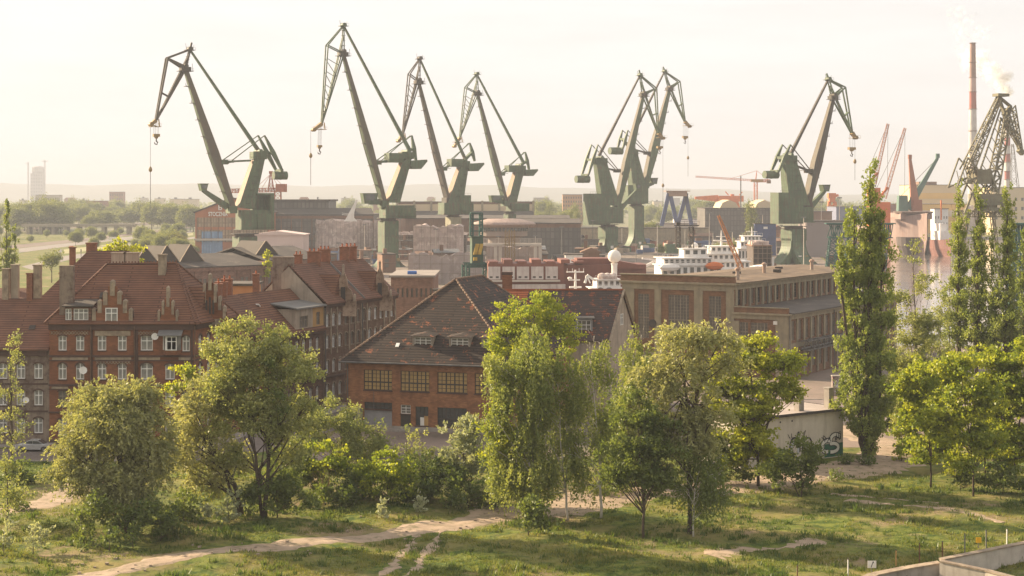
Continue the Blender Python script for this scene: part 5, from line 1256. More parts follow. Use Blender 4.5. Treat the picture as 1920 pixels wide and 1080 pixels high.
# pale brick halls with roof lanterns right behind the tenements
def brick_hall_row(lab, x0, x1, y0, y1, D0, D1, lant, ped, dep=30, wn=0):
    a, b_ = Wp(x0,y0,D0), Wp(x1,y1,D1); zt = (a.z+b_.z)/2; ax = Vector((b_.x-a.x, b_.y-a.y, 0)); L = ax.length; t = thing('brick_hall', lab, 'factory', (a.x,a.y,0), math.atan2(ax.y,ax.x)); mb = MB()
    ops = [(L*(i+.5)/wn+o_, zt-7.2, 1.0, 4.4) for i in range(wn) for o_ in (-.75,.75)]
    wall(mb, o0, ex, 0, L, 0, zt, ops); mb.face([(0,dep,0),(0,0,0),(0,0,zt),(0,dep,zt)]); mb.face([(L,0,0),(L,dep,0),(L,dep,zt),(L,0,zt)]); mb.face([(L,dep,0),(0,dep,0),(0,dep,zt),(L,dep,zt)])
    mb.build('wall', brick_pale, t)
    for q in ops: win(t, o0, ex, q[0], q[1], q[2], q[3], 'old', .4)
    mb = MB(); mb.box(-.3,L+.3,-.45,0,zt-.9,zt)
    for i in range(wn+1): mb.box(L*i/wn-.4, L*i/wn+.4, -.3, 0, 0, zt-.9)
    mb.build('pilasters', brick_pale, t)
    mb = MB(); mb.mesh8([(-.5,-.6,zt),(L+.5,-.6,zt),(L+.5,dep/2,zt+ped),(-.5,dep/2,zt+ped),(-.5,-.6,zt+.3),(L+.5,-.6,zt+.3),(L+.5,dep/2,zt+ped+.3),(-.5,dep/2,zt+ped+.3)]); mb.mesh8([(-.5,dep/2,zt+ped),(L+.5,dep/2,zt+ped),(L+.5,dep,zt),(-.5,dep,zt),(-.5,dep/2,zt+ped+.3),(L+.5,dep/2,zt+ped+.3),(L+.5,dep,zt+.3),(-.5,dep,zt+.3)])
    rf = mb.build('roof', tar_roof, t)
    for lx, lw_, lh, ld in lant:
        mb = MB(); zb = zt+ped*.5; mb.prism([(lx-lw_/2,zb),(lx+lw_/2,zb),(lx-lw_*.05,zb+lh)], dep*.18, dep*.18+ld, 1); mb.beam((lx+lw_/2+.1,dep*.18,zb),(lx-lw_*.05+.1,dep*.18,zb+lh+.1),.14,.3,m=0); mb.beam((lx-lw_/2-.1,dep*.18,zb),(lx-lw_*.05-.1,dep*.18,zb+lh+.1),.14,.3,m=0); mb.build('roof_lantern', [stone_pale, slate], rf)
    return t
brick_hall_row('pale brick hall with triangular roof lanterns behind the corner tenement', 255, 497, 512, 493, 425, 455, [(7,7,4,8),(13.5,7,4.3,9),(21,7.5,4.5,9)], 2.8, wn=9)
brick_hall_row('pale brick hall with low gabled lantern, right of the hall with triangular lanterns', 499, 606, 490, 486, 457, 470, [(4,7,3.6,12)], 3.2, wn=5)
px_box('flat_shed', 'low orange rendered shed with flat roof between tenement chimneys', 'shed', 400, 475, 536, 560, 300, M('orange_render',(.42,.19,.08),(.36,.16,.07),.5), dep=9, windows=(2,1,.35,.5,12,15))
# low brick building with graffiti beyond the street row
def gx(t, w, h, dep):
    mb = MB(); random.seed(9)
    for i in range(46):
        x_ = random.uniform(0,w-1.5); z_ = random.uniform(2,7); mb.box(x_, x_+random.uniform(.8,2.2), -.06-i*.0012, -.0, z_, z_+random.uniform(.5,1.8), random.randrange(4))
    mb.build('graffiti', [M('spray_pink',(.5,.16,.2)),M('spray_white',(.6,.55,.5)),M('spray_red',(.45,.06,.04)),M('spray_blue',(.15,.2,.3))], t)
    mb = MB(); mb.box(3,4.4,4,6,h+.4,h+.9); mb.tube([(3,4.5,h+.7),(4.8,4.5,h+.7)], .4, 8); mb.build('blue_tarpaulin', M('blue_tarp',(.08,.17,.42),bump=.5), t)
px_box('brick_annex', 'long low pale brick building with graffiti and blue tarpaulin on its roof', 'building', 733, 812, 520, 590, 335, brick_pale, dep=24, roof=('flat',0,M('grey_felt',(.27,.23,.2),(.22,.19,.165),.2)), windows=(9,1,.4,.5,11,14.5), extra=gx)
px_box('container', 'white container standing beside the graffiti covered building', 'container', 815, 850, 546, 590, 330, hull_white, dep=3)
t = thing('parasol', 'cream garden parasol beyond the brown gabled tenement', 'parasol', Gp(772,712)); mb = MB(); mb.tube([(0,0,0),(0,0,11.2)],.08,6); mb.build('pole', steel, t)
mb = MB(); mb.lathe([(2.8,10.2),(.1,11.8)], 8); mb.build('canopy', pale_wall, t)

# the hall with the white lettering
D = 905; a = Wp(366,399,D); b_ = Wp(505,399,D); w = b_.x-a.x; h = a.z
t = thing('letter_hall', 'orange brick gabled hall with big white lettering and blue gates', 'factory', (a.x,D,0)); mb = MB()
rz_ = Wp(0,372,D).z; mb.prism([(0,0),(w,0),(w,h),(w/2,rz_),(0,h)], 0, 60); mb.build('wall', M('warm_brick',(.42,.17,.085),(.33,.13,.07),.1), t)
mb = MB(); mb.box(1,w-1,-.15,-.0,h-7.5,h-2.5,0); mb.box(1,w-1,-.15,-.0,h-15.5,h-9,0); mb.build('window_band', glaze_warm, t)
mb = MB()
for q in range(11): mb.box(1+(w-2)*q/10-.2, 1+(w-2)*q/10+.2, -.3, -.15, h-15.5, h-2.5)
mb.build('mullion', rustw, t)
mb = MB(); mb.box(3.5,14.5,-.3,-.0,0,4.6+3); mb.build('gate', blue_door, t); mb = MB(); mb.box(3.5,14.5,-.3,-.0,8.9,12.5); mb.build('gate_window', blue_door, t)
mb = MB(); mb.box(-.5,w*.6,-1.4,-.3,7.7,8.7); mb.build('canopy', pale_wall, t)
mb = MB(); mb.beam((-.8,0,h+.1),(w/2,0,rz_+.4),.7,1.0); mb.beam((w+.8,0,h+.1),(w/2,0,rz_+.4),.7,1.0); mb.mesh8([(-.8,-.6,h),(w/2,-.6,rz_),(w/2,60,rz_),(-.8,60,h),(-.8,-.6,h+.3),(w/2,-.6,rz_+.3),(w/2,60,rz_+.3),(-.8,60,h+.3)]); mb.mesh8([(w/2,-.59,rz_),(w+.8,-.59,h),(w+.8,60,h),(w/2,60,rz_),(w/2,-.59,rz_+.3),(w+.8,-.59,h+.3),(w+.8,60,h+.3),(w/2,60,rz_+.3)]); mb.build('roof', tar_roof, t)
def text_mesh(txt, size, ext, name, mat, parent, loc, sx_=1.0):
    cu = bpy.data.curves.new(name, 'FONT'); cu.body = txt; cu.size = size; cu.extrude = ext; cu.offset = size*.028
    to = bpy.data.objects.new(name, cu); COL.objects.link(to); bpy.context.view_layer.update()
    me = bpy.data.meshes.new_from_object(to.evaluated_get(bpy.context.evaluated_depsgraph_get())); bpy.data.objects.remove(to); bpy.data.curves.remove(cu)
    me.materials.clear(); me.materials.append(mat); o_ = obj(name, me, parent, loc); o_.rotation_euler = (R(90),0,0); o_.scale = (sx_,1,1); return o_
lz = Wp(0,405,D).z; lx = Wp(391,0,D).x-a.x
text_mesh('STOCZNIA', 3.1, .1, 'lettering', white_paint, t, (lx,-.35,lz), .66)
mb = MB(); ex0 = Wp(413,0,D).x-a.x; ez0 = Wp(0,394,D).z; mb.box(ex0-1.0,ex0-.4,-.4,-.2,ez0,ez0+2.9); mb.box(ex0-.4,ex0+.6,-.4,-.2,ez0,ez0+.5); mb.box(ex0-.4,ex0+.6,-.4,-.2,ez0+2.4,ez0+2.9); mb.box(ex0+.5,ex0+1.0,-.4,-.2,ez0+.3,ez0+2.6); mb.box(ex0-.35,ex0+.4,-.4,-.2,ez0+1.2,ez0+1.65); mb.build('emblem', white_paint, t)
# its long neighbour
def clere(t, w, h, dep):
    mb = MB(); mb.box(4,w*.62,10,dep-10,h,h+7.5); mb.build('clerestory', glass_wall, t); mb = MB(); mb.box(3,w*.62+1,9,dep-9,h+7.5,h+8.4); mb.build('clerestory_roof', tar_roof, t)
    mb = MB(); mb.mesh8([(-.5,-.6,h),(w+.5,-.6,h),(w*.97,11,h+3.4),(-.5,11,h+3.4),(-.5,-.6,h+.3),(w+.5,-.6,h+.3),(w*.97,11,h+3.7),(-.5,11,h+3.7)]); mb.build('lean_roof', slate, t)
    mb = MB(); mb.box(0,w,-.3,0,h-2,h-.5,0)
    for q in range(13): mb.box(w*q/12-.25,w*q/12+.25,-.35,0,0,h-2)
    for q in range(24): mb.beam((w*q/24,-.3,h-14),(w*(q+.5)/24,-.3,h-11),.3,.2); mb.beam((w*(q+.5)/24,-.3,h-11),(w*(q+1)/24,-.3,h-14),.3,.2)
    mb.build('steel_frame', rustw, t)
px_box('assembly_hall', 'very long rust brown assembly hall with glazed clerestory behind the left crane', 'factory', 470, 700, 403, 480, 930, glass_wall, dep=60, roof=('flat',0,slate), extra=clere)
px_box('storage_tent', 'pale pink flat fronted storage tent at the foot of the left crane', 'tent', 470, 569, 441, 478, 760, pink_shed, dep=20, roof=('front',1.6,pink_shed))
# orange derrick behind the left crane
D = 1000; Pl = Plane(508, D, 0); t = thing('tower_crane', 'rust orange crane with square counterweight, seen behind the leftmost green crane', 'crane', Pl.o)
mb = MB(); mb.lattice((4,0,0),(4,0,Pl(508,358).z),5,5,3.5,3.5,n=12,r=.2); mb.build('mast', M('rusty_orange',(.38,.13,.07),(.28,.10,.055),.4), t)
mb = MB(); a, b_ = Pl(518,345), Pl(537,360); mb.box(a.x,b_.x,-3,3,b_.z,a.z); mb.build('counterweight', MATS['rusty_orange'], t)
mb = MB(); mb.lattice(Pl(430,358), Pl(520,356), 2.2,2.2,n=16,r=.22); z_ = Pl(508,326); mb.lattice(Pl(508,356), z_, 3,3,.8,.8,n=4,r=.2); mb.box(z_.x-1,z_.x+1,-1,1,z_.z,z_.z+1.6)
for q in (478,490,524,536): mb.beam(z_, Pl(q,354), .22,.22)
mb.build('jib', MATS['rusty_orange'], t)

def sheeted(lab, x0, x1, yt, D, dep, mat):
    a = Wp(x0,yt,D); w = (x1-x0)*D/FPX; h = a.z; t = thing('sheeted_wall', lab, 'screen', (a.x,D,0)); mb = MB(); nx, nz = max(12,int(w/1.1)), 8
    for side in (0, 1):
        b0 = len(mb.v); yy = dep*side
        for j in range(nz+1):
            for i in range(nx+1):
                x = w*i/nx; fold = .28*math.sin(i*2.3+side)+.2*math.sin(i*.9+j*.35)+random.uniform(-.12,.12); top = (.9*math.sin(i*.45)+.5*math.sin(i*1.7)+random.uniform(-.35,.35))*(1 if j == nz else 0)
                mb.v.append((x, yy+fold*(1-2*side if dep > 3 else 1), h*j/nz+top*.7))
        for j in range(nz):
            for i in range(nx): p = b0+j*(nx+1)+i; mb.f.append([p,p+1,p+nx+2,p+nx+1] if not side else [p+1,p,p+nx+1,p+nx+2]); mb.m.append(0)
    n1 = (nx+1)*(nz+1)
    for i in range(nx): p = nz*(nx+1)+i; mb.f.append([p,p+1,p+1+n1,p+n1]); mb.m.append(0)
    for j in range(nz):
        p = j*(nx+1); q = p+nx; mb.f.append([p,p+nx+1,p+nx+1+n1,p+n1]); mb.m.append(0); mb.f.append([q+nx+1,q,q+n1,q+nx+1+n1]); mb.m.append(0)
    mb.build('sheeting', mat, t); mb = MB()
    for i in range(int(w/4)+1): mb.beam((min(w,i*4),-.7,0),(min(w,i*4),-.7,h+random.uniform(.3,1.5)),.16,.16)
    for q in (.35,.68,.97): mb.beam((0,-.7,h*q),(w,-.7,h*q),.14,.14)
    mb.build('scaffold_tubes', M('scaffold_tube',(.25,.2,.16)), t)
# wrapped hull block / tank with scaffolding
D = 930; Pl = Plane(645, D, 0); t = thing('wrapped_tank', 'round structure wrapped in pale sheeting with scaffolding, below the tallest crane', 'structure', Pl.o); k = D/FPX
mb = MB(); z1 = Pl(645,417).z; n_ = 60; base = len(mb.v); RR = 64*k
rows_ = [0, z1*.3, z1*.6, z1*.9, z1, z1+.7]
for j, z_ in enumerate(rows_):
    for i in range(n_):
        a_ = 2*math.pi*i/n_; r_ = RR*(1+.012*math.sin(i*2.1+j)+.02*random.uniform(-1,1)); mb.v.append((r_*math.cos(a_), r_*.8*math.sin(a_)+8, z_+((1.1*math.sin(i*.8)+.7*random.uniform(-1,1)) if j > 3 else 0)))
for j in range(len(rows_)-1):
    for i in range(n_): a_ = base+j*n_+i; b2 = base+j*n_+(i+1)%n_; mb.f.append([a_,b2,b2+n_,a_+n_]); mb.m.append(0)
mb.f.append([base+(len(rows_)-1)*n_+i for i in range(n_)]); mb.m.append(0)
mb.build('sheeting', tarp, t)
mb = MB(); x0, x1 = 34*k, 72*k
for q in range(9):
    x_ = x0+(x1-x0)*q/8; mb.beam((x_,-8,0),(x_,-8,z1),.14,.14); mb.beam((x_,-9.5,0),(x_,-9.5,z1),.14,.14)
for q in range(9): z_ = z1*(q+1)/9-.3; mb.box(x0,x1,-9.6,-8,z_-.08,z_)
for q in range(26):
    a_ = math.pi*(1.02+.96*q/25); mb.beam((RR*1.03*math.cos(a_),RR*.83*math.sin(a_)+8,0),(RR*1.03*math.cos(a_),RR*.83*math.sin(a_)+8,z1+.6),.12,.12)
mb.build('scaffolding', M('scaffold_tube',(.25,.2,.16)), t)
mb = MB(); mb.prism([(2*k,z1),(17*k,z1),(14*k,z1+4),(13.5*k,z1+7)]+[(16*k,z1+9),(18*k,z1+9),(22*k,z1+.2)] if False else [(0,z1),(17*k,z1),(13*k,z1+3),(14.5*k,Pl(0,383).z),(19*k,Pl(0,378).z),(20*k,Pl(0,379).z),(8*k,z1+5)], -1, 1); mb.build('sail_fin', hull_white, t)
t = thing('white_sculpture', 'white curved mast on top of the wrapped round structure', 'mast', Wp(657,415,900)); z_ = .0; mb = MB()
mb.prism([(-3.6,0),(3.6,0),(1.9,1.9),(2.0,5),(3.9,11.2),(2.9,11.2),(-.6,4.6),(-2.6,1.0)], -.6,.6); mb.build('mast_body', hull_white, t)
mb = MB(); mb.beam((-4.5,0,3.5),(2,0,3.2),.25,.25); mb.beam((-4.5,0,4.4),(0,0,3.8),.15,.15); mb.build('cross_arm', hull_white, t)
bpy.data.objects.remove(bpy.data.objects['sail_fin'])
# dark scaffolded hull
def scaf(t, w, h, dep):
    mb = MB(); nn_ = int(w/1.5)
    for q in range(nn_+1): mb.beam((w*q/nn_,-1.2,0),(w*q/nn_,-1.2,h+1.2*random.random()),.2,.2)
    for q in range(8): mb.box(0,w,-1.4,-.1,h*(q+.6)/8-.07,h*(q+.6)/8+.05)
    mb.build('scaffolding', rope_m if False else M('dark_scaffold',(.24,.18,.13)), t)
    mb = MB(); random.seed(5)
    for q in range(60): x_ = random.uniform(0,w-3); y_ = random.uniform(1,dep-2); mb.box(x_, x_+random.uniform(1,4), y_, y_+2, h+.4, h+random.uniform(.6,1.8))
    mb.build('deck_gear', tarp, t)
px_box('ship_under_repair', 'dark ship hull hidden by scaffolding below the third crane', 'ship', 742, 874, 441, 490, 900, M('hull_brown',(.10,.075,.06),(.14,.10,.08),.2,streak=.4), dep=24, roof=('flat',0,tarp2), extra=scaf, part='hull')
sheeted('long wall of grey pink sheeting in front of the scaffolded hull', 766, 905, 477, 612, 1.5, tarp2)
sheeted('pale sheeted block right of the round bridge block', 1023, 1090, 443, 840, 18, tarp)
sheeted('grey sheeting hanging under the white ramp', 912, 1015, 462, 646, 1.5, tarp2)
sheeted('far pale wrapped block left of the green ladder crane', 775, 868, 424, 800, 14, tarp)
# bridge block (round, windows leaning out)
D = 690; Pl = Plane(945, D, 0); k = D/FPX; t = thing('ship_bridge', 'round dusty ship bridge with slanted windows and broad flat roof', 'ship', Pl.o); sx2 = 46*k
mb = MB(); zt, zb = Pl(0,424).z, Pl(0,445).z; mb.lathe([(30*k,0),(30*k,zb),(44*k,zb+.6),(44*k,zt-2.2),(47*k,zt)], 26, sy=.7); mb.build('superstructure', M('dusty_steel',(.30,.24,.20),(.24,.19,.16),.2), t)
mb = MB(); mb.lathe([(55*k,zt),(60*k,zt+.8),(56*k,zt+1.6),(30*k,zt+3)], 26, sy=.7); mb.build('roof', M('dusty_deck',(.38,.28,.24)), t)
for q in range(17):
    a_ = math.pi*(1.08+.84*q/16); c_ = Vector((45.6*k*math.cos(a_), 45.6*k*.7*math.sin(a_), zt-1.2)); mb = MB(); mb.box(-.55,.55,-.15,.1,-.75,.6); o_ = mb.build('bridge_window', gls, t, c_); o_.rotation_euler = (0,0,a_+math.pi/2)
def cols(t, w, h, dep):
    mb = MB()
    for q in range(9): mb.box(w*q/8-.7,w*q/8+.7,-1.4,0,0,h+1)
    mb.build('pillar', conc_hall, t); mb = MB(); mb.box(0,w,-.2,0,h-6,h-1.5); mb.build('window_band', cream, t)
    mb = MB(); mb.mesh8([(0,-9,h-9),(w,-9,h-9),(w,-.2,h-6.2),(0,-.2,h-6.2),(0,-9,h-8.7),(w,-9,h-8.7),(w,-.2,h-5.9),(0,-.2,h-5.9)]); mb.build('lean_roof', slate, t); mb = MB(); mb.box(0,w,-8.8,-.2,0,h-9); mb.build('annex', rustw, t)
px_box('plate_hall', 'very long low hall with concrete pillars and pale window band behind the cranes', 'factory', 745, 1000, 379, 420, 1150, rustw, dep=40, extra=cols)
px_box('brick_shop', 'brown brick workshop with glazed wall right of the bridge block', 'factory', 930, 1089, 419, 445, 830, glass_wall, dep=45, roof=('gable',1.8,tar_roof), extra=lambda t,w,h,dep: MB().box(0,w,-.3,0,h-2,h-.2).build('brick_band', rustw, t))
px_box('brick_shop', 'smaller roofed workshop stepped up behind the glazed workshop', 'factory', 760, 1068, 410, 425, 960, rustw, dep=40, roof=('gable',1.5,tar_roof))
# white dock gate / gantry rail with pillars
D = 640; a = Wp(905,456,D); t = thing('loading_ramp', 'white steel ramp on paired pillars in front of the round bridge', 'bridge', (a.x,D,0)); L = Wp(1015,0,D).x-a.x; zz = a.z
mb = MB(); mb.box(0,L,-1.5,1.5,zz-.9,zz); mb.build('deck', pale_wall, t); mb = MB(); rail(mb,(0,-1.4,zz),(L,-1.4,zz),1.8); 
for q in range(50): mb.beam((L*q/49,-1.4,zz),(L*q/49,-1.4,zz+1.8),.12,.1)
mb.build('railing', pale_wall, t)
for q in (.22,.30,.9,.98): mb = MB(); mb.box(L*q-.6,L*q+.6,-1,1,0,zz-.9); mb.build('pillar', pale_wall, t)
for q in (.5,): mb = MB(); mb.lattice((L*.42,-2.5,0),(L*.42,-2.5,zz+5),1.6,1.6,n=8,r=.12); mb.lattice((L*.52,-2.5,0),(L*.52,-2.5,zz+5),1.2,1.2,n=8,r=.1); mb.build('stair_tower', cr_yel, t)
# green ladder crane in the middle
D = 480; Pl = Plane(893, D, R(12)); k = D/FPX; t = thing('gantry_crane', 'narrow dark green lattice crane with yellow buckets above the dark roof ridge', 'crane', Pl.o, R(12))
mb = MB(); z0_, z1_, z2_ = Pl(893,490).z, Pl(893,444).z, Pl(893,400).z
for sx_ in (-1,1): mb.lattice((sx_*9*k,0,z1_),(sx_*9*k,0,z2_),.8,.8,n=7,r=.14)
for q in range(5): z_ = z1_+(z2_-z1_)*q/4; mb.beam((-9*k,0,z_),(9*k,0,z_),.3,.6)
mb.box(-11*k,11*k,-1,1,z2_,z2_+.25); mb.build('mast', teal, t)
mb = MB(); mb.box(-10*k,11*k,-1.6,1.6,z0_-.5,z1_); mb.box(-13*k,13*k,-2,2,z1_,z1_+.2); mb.build('machinery_house', M('crane_dark_green',(.04,.09,.06),(.06,.07,.05),.5), t)
mb = MB()
for q in (-5,3): mb.mesh8([(q*k-.5,-2.3,z0_+2),(q*k+.5,-2.3,z0_+2),(q*k+.5,-1.7,z0_+2),(q*k-.5,-1.7,z0_+2),(q*k+.2,-2.3,z0_+5),(q*k+1.2,-2.3,z0_+5),(q*k+1.2,-1.7,z0_+5),(q*k+.2,-1.7,z0_+5)])
mb.box(-8*k,-1*k,-2.3,-1.7,z0_+.3,z0_+1.2); mb.build('bucket', M('bucket_yellow',(.45,.30,.05)), t)
mb = MB()
for sx_ in (-1,1):
    for y_ in (-3,3): mb.lattice((sx_*20*k,y_,0),(sx_*20*k,y_,z0_-1),.9,.9,n=10,r=.14)
for y_ in (-3,3): mb.lattice((-21*k,y_,z0_-1),(21*k,y_,z0_-1),1.0,1.0,n=8,r=.13)
mb.build('portal', teal, t)

# ---------------------------------------------------------------- ships in the near dock
def hull(t, L, B, H, z0, mat, bow=.16, name='hull', flare=1.0, m2=None):
    """hull along x from 0 to L, bow at +x"""
    mb = MB(); n_ = 20; rows_ = []
    for z_, f in ((z0,.55),(z0+H*.45,.9),(z0+H,1.0)):
        r_ = []
        for i in range(n_+1):
            s_ = i/n_; x_ = L*s_; w_ = B/2*f*(min(1, .82+s_*1.5) if s_ < .15 else 1)*(max(0.02, 1-((s_-(1-bow))/bow)**2) if s_ > 1-bow else 1); sh = H*.12*max(0, (s_-.6)/.4)**2 if z_ > z0+H*.9 else 0
            r_.append((x_+(L*.03*flare if s_ > .99 and z_ > z0+1 else 0), w_, z_+sh))
        rows_.append(r_)
    for sgn in (-1,1):
        for j in range(2):
            for i in range(n_):
                q = [rows_[j][i], rows_[j][i+1], rows_[j+1][i+1], rows_[j+1][i]]; q = [(p[0], sgn*p[1], p[2]) for p in q]; mb.face(q if sgn < 0 else q[::-1])
    for i in range(n_):
        a, b_ = rows_[2][i], rows_[2][i+1]; mb.face([(a[0],-a[1],a[2]-.3),(b_[0],-b_[1],b_[2]-.3),(b_[0],b_[1],b_[2]-.3),(a[0],a[1],a[2]-.3)])
    mb.face([(0,-rows_[0][0][1],z0),(0,rows_[0][0][1],z0),(0,rows_[1][0][1],rows_[1][0][2]),(0,rows_[2][0][1],rows_[2][0][2]),(0,-rows_[2][0][1],rows_[2][0][2]),(0,-rows_[1][0][1],rows_[1][0][2])][::-1])
    return mb.build(name, mat, t)
def deckhouse(t, x0, x1, w, z0, z1, nwin, mat=hull_white, slant=.0):
    mb = MB(); mb.mesh8([(x0,-w/2,z0),(x1,-w/2,z0),(x1,w/2,z0),(x0,w/2,z0),(x0+slant*.2,-w/2+.1,z1),(x1-slant,-w/2+.1,z1),(x1-slant,w/2-.1,z1),(x0+slant*.2,w/2-.1,z1)]); mb.box(x0-.6,x1+.5-slant,-w/2-.5,w/2+.5,z1,z1+.2)
    rail(mb, (x0-.6,-w/2-.45,z1+.2), (x1+.4-slant,-w/2-.45,z1+.2), 1.0)
    d = mb.build('deckhouse', mat, t); zc = z0+(z1-z0)*.5; h_ = (z1-z0)*.36
    for q in range(nwin):
        x_ = x0+(x1-x0)*(q+.5)/nwin; mb = MB(); ww_ = (x1-x0)/nwin*.55; mb.box(x_-ww_/2,x_+ww_/2,-w/2-.04,-w/2+.12,zc-h_*.3,zc+h_); mb.build('porthole_window', gls, d)
    return d
# research ship with the broad wheelhouse
D = 500; k = D/FPX; a = Wp(1190,0,D); t = thing('research_ship', 'white research ship with broad wheelhouse, orange boat and black lattice mast', 'ship', (a.x,D,0), R(8))
zz = lambda y: Wp(0,y,D).z
hull(t, 34, 12, 9, -1.5, hull_white)
deckhouse(t, 7, 25, 10, zz(510)-2, zz(497), 9); d = deckhouse(t, 7.5, 22, 10.5, zz(497), zz(484), 9, slant=.5); deckhouse(t, 14, 21, 6, zz(484)+.2, zz(467), 3)
mb = MB(); mb.box(4,26,-5.5,5.5,zz(510)-8,zz(510)-2); mb.build('lower_deck', hull_white, t)
mb = MB(); mb.lattice((13,0,zz(467)),(13,0,zz(425)),1.2,1.2,n=8,r=.08); mb.lattice((17,0,zz(467)),(17,0,zz(425)),1.2,1.2,n=8,r=.08); mb.box(11.5,19,-1.6,1.6,zz(424),zz(422)); rail(mb,(11.5,-1.6,zz(422)),(19,-1.6,zz(422))); mb.box(12.4,13.6,-.6,.6,zz(422),zz(417)); mb.build('lattice_mast', dark_metal, t)
mb = MB(); mb.lathe([(.2,-1.2),(1.1,-.8),(1.5,0),(1.1,.8),(.2,1.2)], 12, sx=1.9, sy=.8); mb.build('lifeboat', orange_p, t, (22.5,-5.6,zz(503)+.8))
mb = MB(); mb.lathe([(.2,-1.2),(1.1,-.8),(1.5,0),(1.1,.8),(.2,1.2)], 12, sx=2.2, sy=.9); mb.build('lifeboat', hull_white, t, (9,-6.2,zz(500)))
mb = MB(); mb.beam((0,-2,zz(508)),(6,-2,zz(488)),.9,.9,.5,.5); mb.beam((6,-2,zz(488)),(1.8,-2,zz(484)),.5,.5); mb.build('deck_crane', hull_white, t)
# tall white ship behind it
D = 545; a = Wp(1318,0,D); t = thing('research_ship', 'taller white ship with stepped bridge and mast, right behind the broad wheelhouse', 'ship', (a.x-6,D,0), R(4)); zz = lambda y: Wp(0,y,D).z
hull(t, 26, 13, 10, -1.5, hull_white)
mb = MB(); mb.box(0,20,-6,6,6,zz(505)); mb.build('lower_deck', hull_white, t)
deckhouse(t, 3, 20, 11, zz(505), zz(490), 11); deckhouse(t, 5, 17, 10, zz(490), zz(476), 7, slant=.8); deckhouse(t, 8, 15, 7, zz(476), zz(462), 4, slant=.6)
mb = MB(); mb.beam((12,0,zz(462)),(12,0,zz(432)),.7,.7,.2,.2); mb.box(9.5,14.5,-.3,.3,zz(452),zz(450)); mb.box(10.5,13.5,-.3,.3,zz(444),zz(443)); mb.lathe([(.1,-.6),(.7,0),(.1,.6)],8,(0,0)) ; mb.build('mast', hull_white, t)
mb = MB(); mb.lathe([(.3,0),(.9,.5),(1.1,1.2),(.8,1.9),(.1,2.3)], 12); mb.build('radome', hull_white, t, (3.5,0,zz(468)))
mb = MB(); mb.lathe([(1.2,0),(.9,3)], 10); mb.build('funnel', dark_metal, t, (5,2,zz(474)))
D = 640; a = Wp(1375,0,D); t = thing('yacht', 'white many decked ship farther back, beside the dark scaffolded hull', 'ship', (a.x,D,0), R(3)); zz = lambda y: Wp(0,y,D).z
hull(t, 15, 10, 9, -1.5, hull_white); deckhouse(t, 1, 12.5, 9, 6, zz(466), 9); deckhouse(t, 2, 11.5, 8, zz(466), zz(453), 7, slant=.6); deckhouse(t, 3.5, 10.5, 6, zz(453), zz(443), 5, slant=.5)
mb = MB(); mb.beam((7,0,zz(443)),(7,0,zz(425)),.6,.6,.2,.2); mb.box(5,9,-.3,.3,zz(435),zz(434)); mb.build('mast', hull_white, t)
# ship with the big white radome
D = 455; a = Wp(1066,0,D); t = thing('survey_ship', 'white survey ship with big ball radome, mast and deck cranes behind the tiled wing', 'ship', (a.x,D,0), R(6)); zz = lambda y: Wp(0,y,D).z; k = D/FPX
hull(t, 34, 11, 8, -1.5, hull_white, bow=.1)
mb = MB(); mb.box(1,26,-5,5,5,zz(560)); mb.build('lower_deck', hull_white, t)
X_ = lambda px_: (px_-1066)*k
deckhouse(t, X_(1108), X_(1163), 9, zz(556)-1, zz(540), 6); deckhouse(t, X_(1116), X_(1160), 8, zz(540), zz(524), 4)
mb = MB(); cx = X_(1153); mb.lathe([(.7,zz(530)),(.8,zz(498)),(1.0,zz(494))], 12, (cx,0)); mb.build('radome_pedestal', hull_white, t)
mb = MB(); r_ = 12.5*k; zc = zz(481); mb.lathe([(r_*math.cos(q*math.pi/14), zc+r_*math.sin(q*math.pi/14)) for q in range(-7,8)], 24, (cx,0)); mb.build('radome', M('radome_white',(.78,.72,.64),(.74,.68,.6),.5), t, smooth=True)
mb = MB(); cx = X_(1079); mb.beam((cx,0,zz(560)),(cx,0,zz(506)),.8,.8,.4,.4); mb.box(cx-2.3,cx+2.3,-.4,.4,zz(511),zz(509)); mb.box(cx-1.8,cx+1.2,-.3,.3,zz(526),zz(524)); mb.box(cx-1.6,cx+1.6,-.4,.4,zz(540),zz(537)); mb.lathe([(.1,zz(524)),(.6,zz(523)),(.6,zz(520)),(.1,zz(519))],8,(cx-1.5,0))
for q in (-2.2,-.8,1.0,2.2): mb.beam((cx+q,0,zz(509)),(cx+q,0,zz(503)),.1,.1)
mb.build('mast', hull_white, t)
mb = MB()
for q in range(3): x_ = X_(1126+q*10); mb.lathe([(.3,-1),(1.15,-.5),(1.3,.2),(1.0,1.0),(.2,1.3)], 10, (x_,-3), sx=1.0); 
for v_ in range(len(mb.v)): mb.v[v_] = (mb.v[v_][0], mb.v[v_][1], mb.v[v_][2]+zz(520))
mb.build('wrapped_gear', tarp, t)
mb = MB(); mb.beam((X_(1094),-3,zz(530)),(X_(1098),-3,zz(516)),.6,.6); mb.beam((X_(1098),-3,zz(515)),(X_(1114),-3,zz(526)),.6,.6); mb.beam((X_(1104),-3,zz(530)),(X_(1098),-3,zz(516)),.3,.3); mb.build('deck_crane', hull_white, t)
for q in (1121,1137): mb = MB(); mb.tube([(X_(q),-4.9,zz(545)),(X_(q),-5.3,zz(545))], 1.1, 16); mb.tube([(X_(q),-5.3,zz(545)),(X_(q),-5.45,zz(545))], .7, 12); mb.build('cable_reel', steel, t)
mb = MB(); mb.lathe([(.2,0),(.9,.2),(1,1.6),(.2,2.6)],8); mb.build('yellow_buoy', cr_yel, t, (X_(1166),-4,zz(532)))
